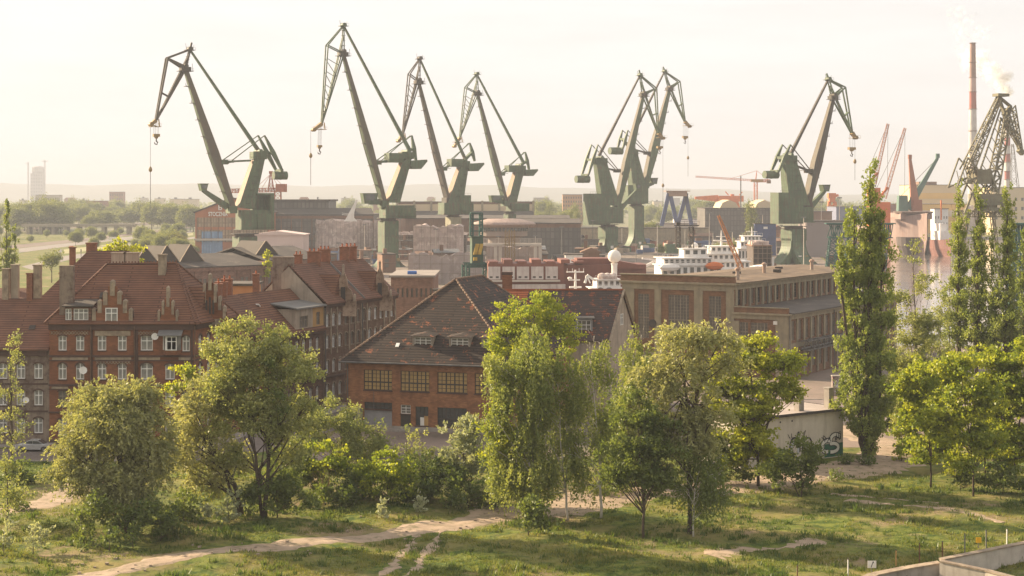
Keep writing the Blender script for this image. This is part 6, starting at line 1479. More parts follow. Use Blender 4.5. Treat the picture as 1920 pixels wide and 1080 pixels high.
# red barge / floating dock wall with white panels
D = 470; a = Wp(915,0,D); t = thing('red_dock_ship', 'red hulled vessel with white side panels moored behind the dark roof', 'ship', (a.x,D,0), R(3)); zz = lambda y: Wp(0,y,D).z; k = D/FPX; X_ = lambda p_: (p_-915)*k
mb = MB(); mb.box(0,X_(1058),0,14,-2,zz(494)); 
for q in range(7): mb.box(X_(917+q*27), X_(917+q*27+17), -.2, 13, zz(494), zz(490-(q%2)*3))
mb.box(X_(1058),X_(1215),2,15,-2,zz(497)); mb.box(X_(1085),X_(1160),4,13,zz(497),zz(486)); mb.mesh8([(X_(1150),1,zz(505)),(X_(1212),1,zz(505)),(X_(1212),14,zz(505)),(X_(1150),14,zz(505)),(X_(1150),1,zz(488)),(X_(1200),1,zz(497)),(X_(1200),14,zz(497)),(X_(1150),14,zz(488))])
mb.build('hull', hull_red, t)
for q in range(5):
    x0, x1 = X_(914+q*27+1), X_(914+q*27+24); mb = MB(); mb.box(x0,x1,-.5,-.02,zz(524),zz(500)); pn = mb.build('side_panel', M('stained_white_panel',(.52,.46,.42),(.42,.36,.33),.5,streak=.5,cs=(.2,.12,.1)), t)
    mb = MB()
    for f in (.25,.75): mb.box(x0+(x1-x0)*f-.4,x0+(x1-x0)*f+.4,-.58,-.5,zz(521),zz(518))
    mb.build('vent_opening', dark_metal, pn)
mb = MB(); mb.box(0,X_(1050),-1.6,-.02,zz(528),zz(525)); mb.build('fender_rail', pale_wall, t)
mb = MB(); mb.box(0,X_(1060),-1.0,-.02,2,zz(533)); mb.build('lower_side', MATS['stained_white_panel'], t)
px_box('work_shed', 'small white site cabin with sheeting, in front of the left overlapping crane', 'shed', 1060, 1092, 478, 492, 560, hull_white, dep=6)
px_box('work_shed', 'low rusty deckhouse roof with pitched top behind the radome', 'shed', 1092, 1124, 474, 490, 600, rustw, dep=8, roof=('front',1.5,rustw))
# dark hull under scaffolding right of the white ships
px_box('ship_under_repair', 'small dark hull in scaffolding right of the white ships', 'ship', 1412, 1446, 462, 490, 600, M('hull_brown2',(.09,.07,.06)), dep=16, roof=('flat',0,rustw), extra=scaf, part='hull')
# rusty slim crane boom
D = 520; t = thing('derrick', 'thin rusty orange derrick boom leaning over the white ships', 'crane', Wp(1395,0,D)-Vector((0,0,Wp(0,0,D).z))); o_ = t.location
mb = MB(); mb.lattice(Wp(1392,508,D)-o_, Wp(1347,404,D)-o_, 1.3,1.3,.6,.6,n=14,r=.13); mb.build('boom', M('derrick_rust',(.40,.17,.06),(.28,.12,.05),.6), t)
mb = MB(); mb.box(-1.5,1.5,-1.5,1.5,0,9); mb.build('pedestal', MATS['derrick_rust'], t)

# ---------------------------------------------------------------- farther off
# blue A-frame gantry
D = 1150; Pl = Plane(1270, D, 0); t = thing('gantry_crane', 'blue legged gantry crane with wooden coloured top beam', 'crane', Pl.o)
for x0, x1, y_ in ((1240,1254,-7),(1270,1256,-7),(1270,1287,7),(1297,1285,7)): mb = MB(); mb.beam(Pl(x0,424,y_), Pl(x1,362,y_), 2.6, 2.6); mb.build('leg', blue_p, t)
mb = MB(); a, b_ = Pl(1252,359), Pl(1286,368); mb.box(a.x,b_.x,-9,9,b_.z,a.z); mb.box(a.x-2,b_.x+2,-9.5,9.5,a.z,a.z+.5); rail(mb,(a.x-2,-9.4,a.z+.5),(b_.x+2,-9.4,a.z+.5)); mb.build('top_beam', M('beam_brown',(.33,.22,.16)), t)
# big orange gantry with cantilever
D = 1500; Pl = Plane(1350, D, 0); t = thing('gantry_crane', 'large orange cantilever crane with long horizontal arm behind the brown hall', 'crane', Pl.o)
mb = MB(); a, b_ = Pl(1346,367), Pl(1393,378); mb.box(a.x,b_.x,-5,5,b_.z,a.z); mb.build('girder', orange_p, t)
mb = MB(); a = Pl(1303,371); b_ = Pl(1346,372); mb.beam(a,b_,2.2,3,6,4); mb.build('arm', orange_p, t)
for x0, x1 in ((1352,1356),(1363,1360),(1384,1378)): mb = MB(); mb.beam(Pl(x0,398), Pl(x1,376), 5,5); mb.build('leg', orange_p, t)
mb = MB(); mb.box(Pl(1370,0).x,Pl(1376,0).x,-3,3,Pl(0,368).z if False else Pl(1370,367).z,Pl(1370,364).z); mb.beam(Pl(1366,366),Pl(1360,359),.8,.8); mb.beam(Pl(1386,366),Pl(1392,360),.8,.8); mb.build('trolley', orange_p, t)
D = 1400; Pl = Plane(1560, D, 0); t = thing('gantry_crane', 'upright orange crane tower right of the solitary green crane', 'crane', Pl.o)
mb = MB()
for s_ in (-1,1): mb.beam(Pl(1560+s_*8,415), Pl(1560+s_*5,378), 2.4,4)
for q in (386,394,402): mb.beam(Pl(1553,q),Pl(1567,q),1.6,3)
mb.build('leg', orange_p, t); mb = MB(); a, b_ = Pl(1552,362), Pl(1566,371); mb.box(a.x,b_.x,-4,4,b_.z,a.z); mb.beam(Pl(1562,368),Pl(1572,366),2,2); mb.box(Pl(1554,0).x,Pl(1565,0).x,-3,3,Pl(1560,379).z,Pl(1560,371).z); mb.build('top_house', orange_p, t)
# tower crane
D = 1300; Pl = Plane(1417, D, 0); t = thing('tower_crane', 'orange tower crane with long thin jib pointing left', 'crane', Pl.o)
mb = MB(); mb.lattice((0,0,0), Pl(1417,339), 2.4,2.4,n=22,r=.16); mb.build('mast', orange_p, t)
mb = MB(); mb.lattice(Pl(1410,338), Pl(1304,331), 1.4,1.4,1.0,1.0,n=26,r=.11); mb.lattice(Pl(1417,339), Pl(1444,339), 1.8,1.8,n=6,r=.25); mb.beam(Pl(1417,338),Pl(1419,320),.8,.8,.4,.4); mb.beam(Pl(1419,320),Pl(1370,335),.25,.25); mb.beam(Pl(1419,320),Pl(1442,338),.25,.25); mb.build('jib', orange_p, t)
mb = MB(); a, b_ = Pl(1438,338), Pl(1445,344); mb.box(a.x,b_.x,-1.5,1.5,b_.z,a.z); mb.build('counterweight', rustw, t); mb = MB(); a, b_ = Pl(1408,336), Pl(1430,341); mb.box(a.x,b_.x,-2,2,b_.z,a.z); mb.build('cab', M('cab_ochre',(.4,.22,.08)), t)
t = thing('mast', 'thin grey mast left of the orange tower crane', 'mast', Wp(1389,365,1350)-Vector((0,0,32))); mb = MB(); mb.tube([(0,0,0),(0,0,Wp(0,330,1350).z)],.5,6); mb.build('pole', steel, t)
# pair of orange lattice booms
for i, (x0, y0, x1, y1, lab) in enumerate(((1639,345,1665,232,'left one of two long orange lattice booms behind the tallest poplar'),(1658,372,1697,240,'right one of two long orange lattice booms behind the tallest poplar'))):
    D = 900+i*30; t = thing('crawler_crane', lab, 'crane', Wp(x0,365,D)-Vector((0,0,32)), group='two long orange lattice booms'); o_ = t.location
    mb = MB(); mb.lattice(Wp(x0,y0,D)-o_, Wp(x1,y1,D)-o_, 2.0,1.6,1.2,1.2,n=26,r=.10); mb.build('boom', M('faded_orange',(.42,.21,.14),(.35,.17,.11),.2), t)
    mb = MB(); zb = (Wp(x0,y0,D)-o_); mb.box(-3,2.5,-4,4,0,zb.z-2); mb.beam((-3,0,zb.z),(2,0,zb.z+6),1.2,1.2); mb.build('cabin', orange_p, t)
    mb = MB(); mb.tube([Wp(x1,y1,D)-o_, Wp(x0-14,y0-20,D)-o_],.12,4); mb.tube([Wp(x1,y1,D)-o_, Wp(x1-1,y1+120,D)-o_],.1,4); mb.build('stay_rope', steel, t)
# two ship-mounted cranes
D = 1000
for x0, y0, x1, y1, m_, w0, lab in ((1717,400,1706,298,M('brick_orange_boom',(.34,.15,.10),(.27,.12,.08),.2),5.5,'upright brown orange ship crane above the faded red ship'),(1703,392,1758,296,M('green_boom',(.10,.17,.14),(.08,.13,.11),.2),4.0,'green ship crane boom slanting right above the faded red ship')):
    t = thing('ship_crane', lab, 'crane', Wp(x0,HZ,D)-Vector((0,0,32))); o_ = t.location; a, b_ = Wp(x0,y0,D)-o_, Wp(x1,y1,D)-o_; mb = MB(); mb.beam(a,b_,w0,w0*.8,1.6,1.4); mb.box(b_.x-1,b_.x+1,-1,1,b_.z,b_.z+2.5); mb.build('boom', m_, t)
    mb = MB(); q = -4 if m_.name != 'brick_orange_boom' else 0; mb.mesh8([(-3+q,-3,a.z-14),(4+q,-3,a.z-14),(4+q,3,a.z-14),(-3+q,3,a.z-14),(-2+q,-3,a.z+8),(3+q,-3,a.z+8),(3+q,3,a.z+8),(-2+q,3,a.z+8)]); mb.build('pedestal', m_, t); mb = MB(); mb.tube([b_,(q,0,a.z+8)],.15,4); mb.build('stay_rope', steel, t)
# faded red ship seen bow-on
D = 960; t = thing('offshore_ship', 'faded pink red ship seen bow on with helideck, across the water', 'ship', Wp(1730,HZ,D)-Vector((0,0,33)), R(-78)); k = D/FPX
hull(t, 60, 72*k, 22, -2, hull_pink, bow=.45, flare=2.2); 
for o_ in t.children: o_.location = (-58,0,0)
mb = MB(); mb.box(-50,-8,-32*k,32*k,19,22.5); mb.build('forecastle', hull_pink, t); mb = MB(); mb.lathe([(36*k,22.5),(38*k,23.5)], 12, (-12,0)); mb.build('helideck', M('helideck_brown',(.26,.19,.16)), t)
mb = MB(); mb.lathe([(25*k,-2),(33*k,4),(35*k,9)], 20, (-34*k,0)); mb.build('dark_waterline', hull_black, t)
t = thing('moored_ship', 'dark faded ship with clutter on deck, left of the bow on ship', 'ship', Wp(1688,HZ,1010)-Vector((0,0,33)), R(-80)); hull(t, 60, 17, 17, -2, hull_pink, bow=.4)
for o_ in t.children: o_.location = (-60,0,0)
mb = MB(); mb.box(-40,-12,-6,6,16,24); mb.box(-30,-16,-4,4,24,27); mb.build('deckhouse', hull_pink, t)
t = thing('tug_boat', 'small ship with bright red hull and white bridge right of the bow on ship', 'ship', Wp(1782,HZ,930)-Vector((0,0,33)), R(-85)); hull(t, 30, 7, 9, -1, M('bright_red_hull',(.20,.095,.08)), bow=.4)
for o_ in t.children: o_.location = (-30,0,0)
mb = MB(); mb.box(-24,-8,-3,3,8,13); mb.box(-20,-11,-2,2,13,17); mb.build('deckhouse', hull_white, t); mb = MB(); mb.beam((-15,0,19),(-15,0,30),.6,.6); mb.build('mast', orange_p, t)
px_box('cabin_block', 'white stacked cabins and masts between red ship and poplars', 'ship', 1752, 1778, 392, 410, 1050, hull_white, dep=10, windows=(5,3,.4,.4,8,20))
# long cream shipyard halls on the right
px_box('ship_hall', 'long cream coloured ship hall with yellow band on the right', 'factory', 1716, 1800, 347, 392, 1500, cream, dep=60, extra=lambda t,w,h,dep: (MB().box(0,w,-.5,0,h-12,h-7).build('yellow_band', yellow_c, t), MB().box(w*.1,w*.5,3,20,h,h+3).build('roof_plant', rustw, t)))
px_box('ship_hall', 'lower cream hall with long strip windows across the water', 'factory', 1640, 1830, 383, 400, 1400, yellow_c, dep=40, extra=lambda t,w,h,dep: MB().box(0,w,-.5,0,h-10,h-5).build('window_band', pale_wall, t))
px_box('ship_hall', 'cream hall behind the lattice crane at the right edge', 'factory', 1862, 1960, 352, 400, 1350, cream, dep=50, windows=(8,3,.4,.35,10,32))
px_box('blue_hall', 'blue grey clad hall right of the solitary green crane', 'factory', 1568, 1640, 388, 412, 1350, M('blue_cladding',(.16,.17,.24),(.14,.15,.21),.05), dep=40)
px_box('pipe_shop', 'brown glazed hall with roof lanterns behind the tower crane', 'factory', 1322, 1455, 391, 420, 1180, glass_wall, dep=50, extra=lambda t,w,h,dep: [MB().prism([(w*q,h+.4),(w*(q+.27),h+.4),(w*(q+.23),h+4),(w*(q+.135),h+6),(w*(q+.04),h+4)],5,45).build('roof_lantern', cream, t) for q in (.22,.72)])
px_box('pipe_shop', 'rusty open shed with orange parts right of the solitary green crane', 'shed', 1516, 1560, 397, 412, 1150, rustw, dep=30)
px_box('blue_container_row', 'low blue container row with white mark in front of the glazed hall', 'container', 1416, 1455, 420, 432, 900, blue_p, dep=6, extra=lambda t,w,h,dep: MB().box(w*.4,w*.6,-.1,0,h-2.6,h-1.4).build('sign', white_paint, t))
px_box('pale_shed', 'pale grey shed wall right of the solitary green crane', 'shed', 1512, 1585, 415, 440, 880, M('grey_pink_cladding',(.30,.25,.23),(.27,.22,.20),.05,pat=('seam',4,30,.85)), dep=24)
px_box('brick_gable_house', 'small brick house with gable beside the blue containers', 'house', 1448, 1470, 432, 452, 1120, brick_orange, dep=10, roof=('front',3,tile_red), windows=(2,1,.4,.5,2,10))
px_box('viaduct_wall', 'long low concrete viaduct passing behind the overlapping cranes', 'bridge', 1085, 1330, 428, 432, 1080, conc_hall, dep=10)
px_box('pale_shed', 'long pale roofed storage sheds left of the blue gantry', 'shed', 1215, 1330, 420, 426, 1250, pale_wall, dep=30)
px_box('pale_shed', 'low white shed with orange goods between the gantry and the glazed hall', 'shed', 1268, 1320, 412, 420, 1400, hull_white, dep=30)
# teal gantries
for i, (x0, x1, D, lab) in enumerate(((1553,1612,640,'teal lattice gantry left of the tallest poplar'),(1640,1672,640,'teal lattice gantry leg showing right of the tallest poplar'),(1896,1935,470,'teal lattice gantry at the right edge behind the poplars'))):
    Pl = Plane((x0+x1)/2, D, 0); t = thing('lattice_gantry', lab, 'crane', Pl.o); a, b_ = Pl(x0,418), Pl(x1,418); mb = MB(); k = D/FPX
    mb.lattice((a.x,0,a.z-3), (b_.x,0,a.z-3), 5,4,n=8,r=.22); mb.box(a.x-1,b_.x+1,-2.5,2.5,a.z-.4,a.z); mb.build('girder', teal, t)
    for x_ in (a.x+2,b_.x-3): mb = MB(); mb.lattice((x_-1.5,0,0),(x_,0,a.z-5),3.4,4,2.6,3,n=9,r=.2); mb.build('leg', teal, t)
# street lamps by the crane yards
for i, (px_, pb, pt, lab) in enumerate(((1574,470,372,'tall yard light mast left of the tallest poplar'),(1540,470,380,'yard light mast beside the solitary green crane'),(1330,480,400,'yard light mast behind the white ships'))):
    D = Gd(pb); t = thing('light_mast', lab, 'lamp', Wp(px_,HZ,D)-Vector((0,0,32))); h = Wp(0,pt,D).z; mb = MB(); mb.tube([(0,0,0),(0,0,h)],[.35,.15],6); mb.build('pole', pale_wall, t); mb = MB(); mb.box(-1.4,1.4,-.3,.3,h,h+.7); mb.build('lamp_head', zinc, t)
# chimneys and smoke
def chim(lab, px_, D, yt, r0, r1, bands):
    o_ = Wp(px_,HZ,D)-Vector((0,0,32)); t = thing('power_station_chimney', lab, 'chimney', o_); H = Wp(0,yt,D).z; n_ = len(bands)
    z_ = 0
    for f, m_ in bands:
        z1_ = H*f; mb = MB(); a_ = r0+(r1-r0)*z_/H; b2 = r0+(r1-r0)*f; mb.lathe([(a_,z_),(b2,z1_)], 24); mb.build('band', m_, t); z_ = z1_
        mb = MB(); mb.lathe([(b2+.05,z1_-.6),(b2+.7,z1_-.5),(b2+.7,z1_-.2),(b2+.05,z1_-.1)], 24); mb.build('gallery', rustw, t)
brown_c = M('chimney_brown',(.27,.16,.12),(.22,.13,.10),.2)
chim('tall tapering red and pale banded chimney rising above the lattice crane', 1824, 1400, 80, 4.3, 2.2, [(.35,ww),(.44,ww),(.54,ww),(.655,ww),(.745,rw),(.82,M('chimney_faded',(.45,.30,.26),(.38,.25,.22),.3)),(.90,ww) if False else (.90,brown_c),(1.0,brown_c)])
chim('shorter chimney with crisp red and white bands, right of the lattice crane', 1889, 1600, 212, 3.0, 2.4, [(.25,ww),(.43,ww),(.5,rw),(.58,ww),(.65,rw),(.72,ww),(.79,rw),(.86,ww),(.93,rw),(1.0,ww)])
# pylon beside it
t = thing('pylon', 'thin lattice pylon at the right edge', 'pylon', Wp(1905,HZ,1500)-Vector((0,0,32))); mb = MB(); mb.lattice((0,0,0),(-3,0,Wp(0,270,1500).z),12,12,1.5,1.5,n=14,r=.2); mb.build('frame', steel, t)
# smoke: thousands of thin translucent wisps, so that it thins out at the edges
sm = bpy.data.materials.new('chimney_smoke'); sm.use_nodes = True
n, l = sm.node_tree.nodes, sm.node_tree.links; n.clear()
d_ = n.new('ShaderNodeBsdfDiffuse'); d_.inputs[0].default_value = (.97,.96,.95,1); t_ = n.new('ShaderNodeBsdfTranslucent'); t_.inputs[0].default_value = (.97,.96,.95,1); tr_ = n.new('ShaderNodeBsdfTransparent')
m1 = n.new('ShaderNodeMixShader'); m1.inputs[0].default_value = .5; l.new(d_.outputs[0], m1.inputs[1]); l.new(t_.outputs[0], m1.inputs[2])
m2 = n.new('ShaderNodeMixShader'); m2.inputs[0].default_value = .15; l.new(tr_.outputs[0], m2.inputs[1]); l.new(m1.outputs[0], m2.inputs[2]); o = n.new('ShaderNodeOutputMaterial'); l.new(m2.outputs[0], o.inputs['Surface'])
D = 1600; ob = Wp(1865,150,D); ctr = []; rs = np.random.default_rng(4)
for px_, py_, r_, n_ in [(x_,y_,r_*1.35,int(n_*.8)) for x_,y_,r_,n_ in ((1884,172,6,300),(1882,160,9,420),(1874,150,11,520),(1888,147,8,360),(1862,140,12,420),(1850,128,12,330),(1868,128,9,260),(1843,112,12,210),(1828,105,13,160),(1812,120,14,120),(1822,60,16,110),(1800,45,16,80),(1806,90,16,110))]:
    c = Wp(px_,py_,D)-ob; k = D/FPX
    for _ in range(4):
        cc = np.array(c)+rs.normal(0,r_*k*.55,3); ctr.append(cc+rs.normal(0,1,(n_//4,3))*r_*k*.32)
P = np.concatenate(ctr); a = rs.normal(size=(len(P),3)); a /= np.linalg.norm(a,axis=1)[:,None]; b_ = np.cross(a, rs.normal(size=(len(P),3))); b_ /= np.linalg.norm(b_,axis=1)[:,None]
sz = rs.uniform(1.2,2.8,len(P))[:,None]; V_ = np.stack([P-a*sz,P-b_*sz,P+a*sz,P+b_*sz],1).reshape(-1,3); mb = MB(); mb.v = [tuple(v) for v in V_.tolist()]; mb.f = [[4*i,4*i+1,4*i+2,4*i+3] for i in range(len(P))]; mb.m = [0]*len(P)
mb.build('smoke', sm, loc=ob, kind='stuff')
def far_block(lab, x0, x1, y0, D, mat, fl=0, cols_=0, cat='building', dep=14, name='apartment_block'):
    return px_box(name, lab, cat, x0, x1, y0, 0, D, mat, dep=dep, roof=('flat',0,zinc), windows=(cols_, fl, .45, .5, 3, Wp(0,y0,D).z-1) if fl else None)
hb = M('hazy_concrete', (.34,.30,.27), (.29,.26,.235), .03); hb2 = M('hazy_brick', (.33,.18,.13), (.28,.15,.11), .03)
OT = far_block('tall hazy office tower under construction at far left', 57, 80, 325, 5600, hb, 9, 5, dep=26, name='office_tower')
t = OT; mb = MB(); zt_ = Wp(0,325,5600).z; mb.lathe([(19,zt_+.5),(22,zt_+7),(20,zt_+20),(13,zt_+23)], 10, (20,20), sy=.9); mb.build('crown_floors', hb, t)
for x0, h_, lab, sg in ((53,304,'thin tower crane left of the hazy office tower',1),(84,300,'thin tower crane right of the hazy office tower',1)):
    t = thing('tower_crane', lab, 'crane', Wp(x0,HZ,5550)-Vector((0,0,32))); H = Wp(0,h_,5550).z; mb = MB(); mb.lattice((0,0,0),(0,0,H),3,3,n=20,r=.4); mb.build('mast', hb, t); mb = MB(); mb.beam((-10,0,H-4),(12 if x0 > 60 else 2,0,H-4),1.6,1.6); mb.build('jib', hb, t)
far_block('long low hazy white slab building at left', 66, 112, 366, 2300, pale_wall, 3, 14)
far_block('hazy brick block with stepped top on the left horizon', 205, 231, 360, 2600, hb2, 5, 6)
far_block('low hazy red roofed building among the left trees', 162, 198, 377, 1900, hb2, 2, 9)
far_block('hazy ochre housing block behind the overlapping cranes', 1055, 1092, 365, 1700, M('ochre_block',(.42,.24,.13),(.36,.2,.11),.03), 7, 8)
far_block('hazy pale slab behind the fourth crane', 1000, 1030, 371, 2600, hb, 5, 10)
far_block('pair of hazy towers left of the overlapping cranes', 922, 940, 368, 2900, hb, 6, 5)
random.seed(21)
tint_names = ['pale','grey','rust coloured','cream']
tm_ = [pale_wall, hb, hb2, cream]
pos = [(x, random.uniform(1700,3600)) for x in (4,36,120,150,240,262,290,318,345,560,590,615,640,700,800,835,905,1010,1105,1225,1250,1330,1345,1470,1530,1580,1700)]
for i, (x, D) in enumerate(pos):
    w_ = random.uniform(10,26); m_ = random.randrange(4); y0 = 365+ (12 if D > 2600 else 17)+random.uniform(-7,5); a = Wp(x,y0,D); t = thing('city_building', f'{tint_names[(0,1,2,3)[m_]]} hazy city block, {ordw(i+1)} from the left on the horizon', 'building', (a.x,D,0), group='hazy buildings of the city behind the shipyard')
    ww_ = w_*D/FPX; mb = MB(); mb.box(0,ww_,0,16,0,max(5,a.z)); mb.build('wall', tm_[m_], t); mb = MB(); hh = max(5,a.z)
    if m_ == 2: mb.prism([(-.5,hh),(ww_+.5,hh),(ww_*.8,hh+4),(ww_*.2,hh+4)],-.5,16.5)
    else: mb.box(-.4,ww_+.4,-.4,16.4,hh,hh+.6); mb.box(ww_*.3,ww_*.5,4,9,hh+.6,hh+3)
    mb.build('roof', hb2 if m_ == 2 else zinc, t)
# railway land on the left: viaduct, road, track, signs
D = 1380; a = Wp(44,420,D); b_ = Wp(222,424,D-60); t = thing('viaduct', 'long hazy concrete viaduct on pillars at far left', 'bridge', (a.x,D,0)); L = b_.x-a.x; mb = MB(); mb.box(0,L,-6,6,a.z-2.2,a.z); rail(mb,(0,-6,a.z),(L,-6,a.z),1.2); mb.build('deck', conc_hall, t)
for q in range(9): mb = MB(); mb.box(L*(q+.5)/9-1.2,L*(q+.5)/9+1.2,-5,5,0,a.z-2.2); mb.build('pillar', conc_hall, t)
def band(name, pts, mat, z):
    P_ = [Gp(*p) for p in pts]; return sheet(name, P_, z, mat)
band('road', [(40,500),(120,480),(250,464),(365,444),(365,447),(260,469),(130,487),(60,506)], M('pale_road',(.22,.19,.165),(.19,.165,.145),.05), .05)
band('road', [(35,466),(200,448),(360,432),(360,436),(200,453),(36,474)], MATS['pale_road'], .055)
band('railway', [(0,462),(180,445),(360,424),(360,427),(180,450),(0,469)], M('track_bed',(.17,.12,.09),(.13,.095,.075),.2), .06)
band('verge', [(120,476),(250,460),(362,441),(362,437),(250,453),(120,468)], M('dry_verge',(.30,.27,.12),(.24,.22,.10),.05), .05)
band('railway', [(60,424),(360,415),(360,419),(60,430)], MATS['track_bed'], .065)
for i, (px_, py_, h_, lab) in enumerate(((134,470,9,'tiny red road sign by the hazy road'),(113,474,7,'white gantry sign by the hazy road'),(211,452,8,'white roadside board near the railway'),(152,475,8,'slim lamp by the hazy road'))):
    b_ = Gp(px_,py_+8); t = thing('road_sign', lab, 'sign', b_); k = b_.y/FPX; H = (py_+8-(py_-h_))*k; mb = MB(); mb.box(-.12,.12,-.1,.1,0,H); mb.build('post', steel, t)
    mb = MB(); w_ = (4,3,7,1)[i]*k; mb.box(-w_,w_,-.15,-.1,H*.6,H); mb.build('board', (orange_p,white_paint,white_paint,steel)[i], t)
t = thing('bus', 'white bus on the hazy road at left', 'bus', Gp(250,459)+Vector((0,0,.06))); mb = MB(); mb.box(-6,6,-1.3,1.3,.5,3.2); mb.build('body', hull_white, t); mb = MB(); mb.box(-5.6,5.6,-1.36,-1.3,1.6,2.7); mb.build('bus_window', gls, t)
mb = MB()
for x_ in (-4,4): mb.tube([(x_,-1.4,.5),(x_,1.4,.5)],.5,10)
mb.build('wheels', dark_metal, t)
# catenary masts
for i, px_ in enumerate((60,118,175,232,285,335)):
    b_ = Gp(px_,447-i*4); t = thing('catenary_mast', f'thin overhead line mast by the railway, {ordw(i+1)} from the left', 'mast', b_, group='overhead line masts along the railway'); mb = MB(); mb.beam((0,0,0),(0,0,8),.3,.3); mb.beam((-3,0,7.4),(3,0,7.4),.2,.2); mb.build('mast_pole', steel, t)

# low sheds, gantry tracks and lamp poles that fill the yard
random.seed(77); SH = []
for i in range(34):
    px_ = random.choice([random.uniform(590,760), random.uniform(760,1090), random.uniform(1085,1320), random.uniform(1290,1480), random.uniform(1500,1640)]); D = random.uniform(640,1050); SH.append((px_,D,random.uniform(14,46),random.uniform(3.5,8.5),random.randrange(5),random.random()))
SH += [(592,770,40,5,0,.3),(640,790,52,6,3,.6),(700,800,30,5.5,1,.2),(780,760,40,5,0,.7),(815,745,46,6.5,4,.4),(660,735,34,4,2,.8),(880,760,30,5,3,.1),(985,735,42,6,0,.5),(1040,720,34,5,1,.9)]
SH.sort()
sm_ = [(rustw,'rust brown'),(brick_pale,'pale brick'),(glass_wall,'dusty glazed'),(M('weathered_grey',(.26,.22,.19),(.19,.16,.14),.15,streak=.5),'weathered grey'),(brick_red2,'sooty brick')]
for i, (px_,D,w_,h_,m_,q_) in enumerate(SH):
    if 395 < D < 612: continue
    y_ = HZ+(CH-h_)*FPX/D; mt, nm_ = sm_[m_]
    def ex_(t,w,h,dep,q_=q_):
        mb = MB()
        for q in range(int(w/3)): mb.box(1+q*3,1+q*3+1.6,-.12,0,h*.3,h*.75)
        mb.build('window_band', grimy, t); mb = MB(); mb.box(w*q_*.6,w*q_*.6+1.5,2,3.5,h,h+random.uniform(1.5,4)); mb.build('vent_stack', rustw, t)
        mb = MB(); mb.tube([(0,-1.2,h*.55),(w,-1.2,h*.55)], .25, 6); 
        for q in range(int(w/5)+1): mb.beam((q*5,-1.2,0),(q*5,-1.2,h*.55),.2,.2)
        mb.build('pipe_rack', pale_wall if q_ > .5 else rustw, t)
    px_box('yard_shed', f'low {nm_} shed below the cranes, {ordw(i+1)} from the left', 'shed', px_, px_+w_, y_, 0, D, mt, dep=random.uniform(7,14), roof=(random.choice(['gable','flat']),1.4,random.choice([tar_roof,slate,zinc,rustw])), extra=ex_, yaw=random.uniform(-.25,.25))
for i in range(22):
    px_ = 600+i*46+random.uniform(-14,14); D = random.uniform(640,980); 
    t = thing('light_mast', f'slim yard lamp pole, {ordw(i+1)} from the left among the cranes', 'lamp', Wp(px_,HZ,D)-Vector((0,0,32)), group='slim yard lamp poles'); h = random.uniform(12,22); mb = MB(); mb.tube([(0,0,0),(0,0,h)],[.22,.12],5); mb.build('pole', random.choice([pale_wall,steel]), t); mb = MB(); mb.box(-1,1,-.2,.2,h,h+.4); mb.build('lamp_head', zinc, t)
# scattered yard clutter between the cranes: containers, sheds, crates
CL = [('shipping_container','container',6.1,2.4,2.6), ('crate_stack','crate',3,3,2.2), ('steel_block','steel block',7,5,4.2), ('site_shed','shed',8,4,3.2)]
cm = [M('cont_white',(.55,.5,.45)),M('cont_rust',(.33,.13,.08)),M('cont_blue',(.10,.14,.25)),M('cont_brown',(.22,.15,.11)),M('cont_green',(.10,.16,.09)),M('cont_sand',(.42,.33,.24))]
random.seed(33); cn = ['white','rust red','blue','brown','green','sand coloured']
cl_grp = {}
CLT = []
for i in range(150):
    px_ = random.choice([random.uniform(600,720), random.uniform(1085,1320), random.uniform(1085,1420), random.uniform(1400,1600), random.uniform(740,1000), random.uniform(1640,1700)]); py_ = random.uniform(446,476) if px_ > 1080 else random.uniform(428,500); D = Gd(py_)
    if 395 < D < 605: D = 640+random.uniform(0,60)
    CLT.append((px_, D))
CLT.sort()
cnt = {}
for px_, D in CLT:
    c_ = random.randrange(4); m_ = random.randrange(6); nm, ct, w_, d_, h_ = CL[c_]; p_ = Wp(px_,HZ,D)
    if p_.x > 100 and D < 1250 and p_.x > 112+(D-600)*.14: continue
    cnt[(m_,c_)] = cnt.get((m_,c_),0)+1
    t = thing(nm, f'{cn[m_]} {ct}, {ordw(cnt[(m_,c_)])} of its colour from the left among the crane feet', ct, (p_.x,D,.02), random.uniform(-.5,.5), f'{cn[m_]} {ct}s scattered among the crane feet'); mb = MB(); s_ = random.uniform(.8,1.4)
    mb.box(-w_/2*s_,w_/2*s_,-d_/2,d_/2,.1,h_*s_); 
    for q in range(6): x_ = -w_/2*s_+w_*s_*q/5; mb.box(x_-.06,x_+.06,-d_/2-.06,-d_/2,.1,h_*s_)
    mb.build('box_body', cm[m_], t); mb = MB(); 
    if c_ == 3: mb.prism([(-w_/2*s_-.2,h_*s_),(w_/2*s_+.2,h_*s_),(0,h_*s_+1)],-d_/2-.2,d_/2+.2); mb.build('roof', tar_roof, t)
    elif c_ == 2: mb.box(-w_/2*s_+1,0,-1,1,h_*s_,h_*s_+1.5); mb.build('stiffener', rustw, t)
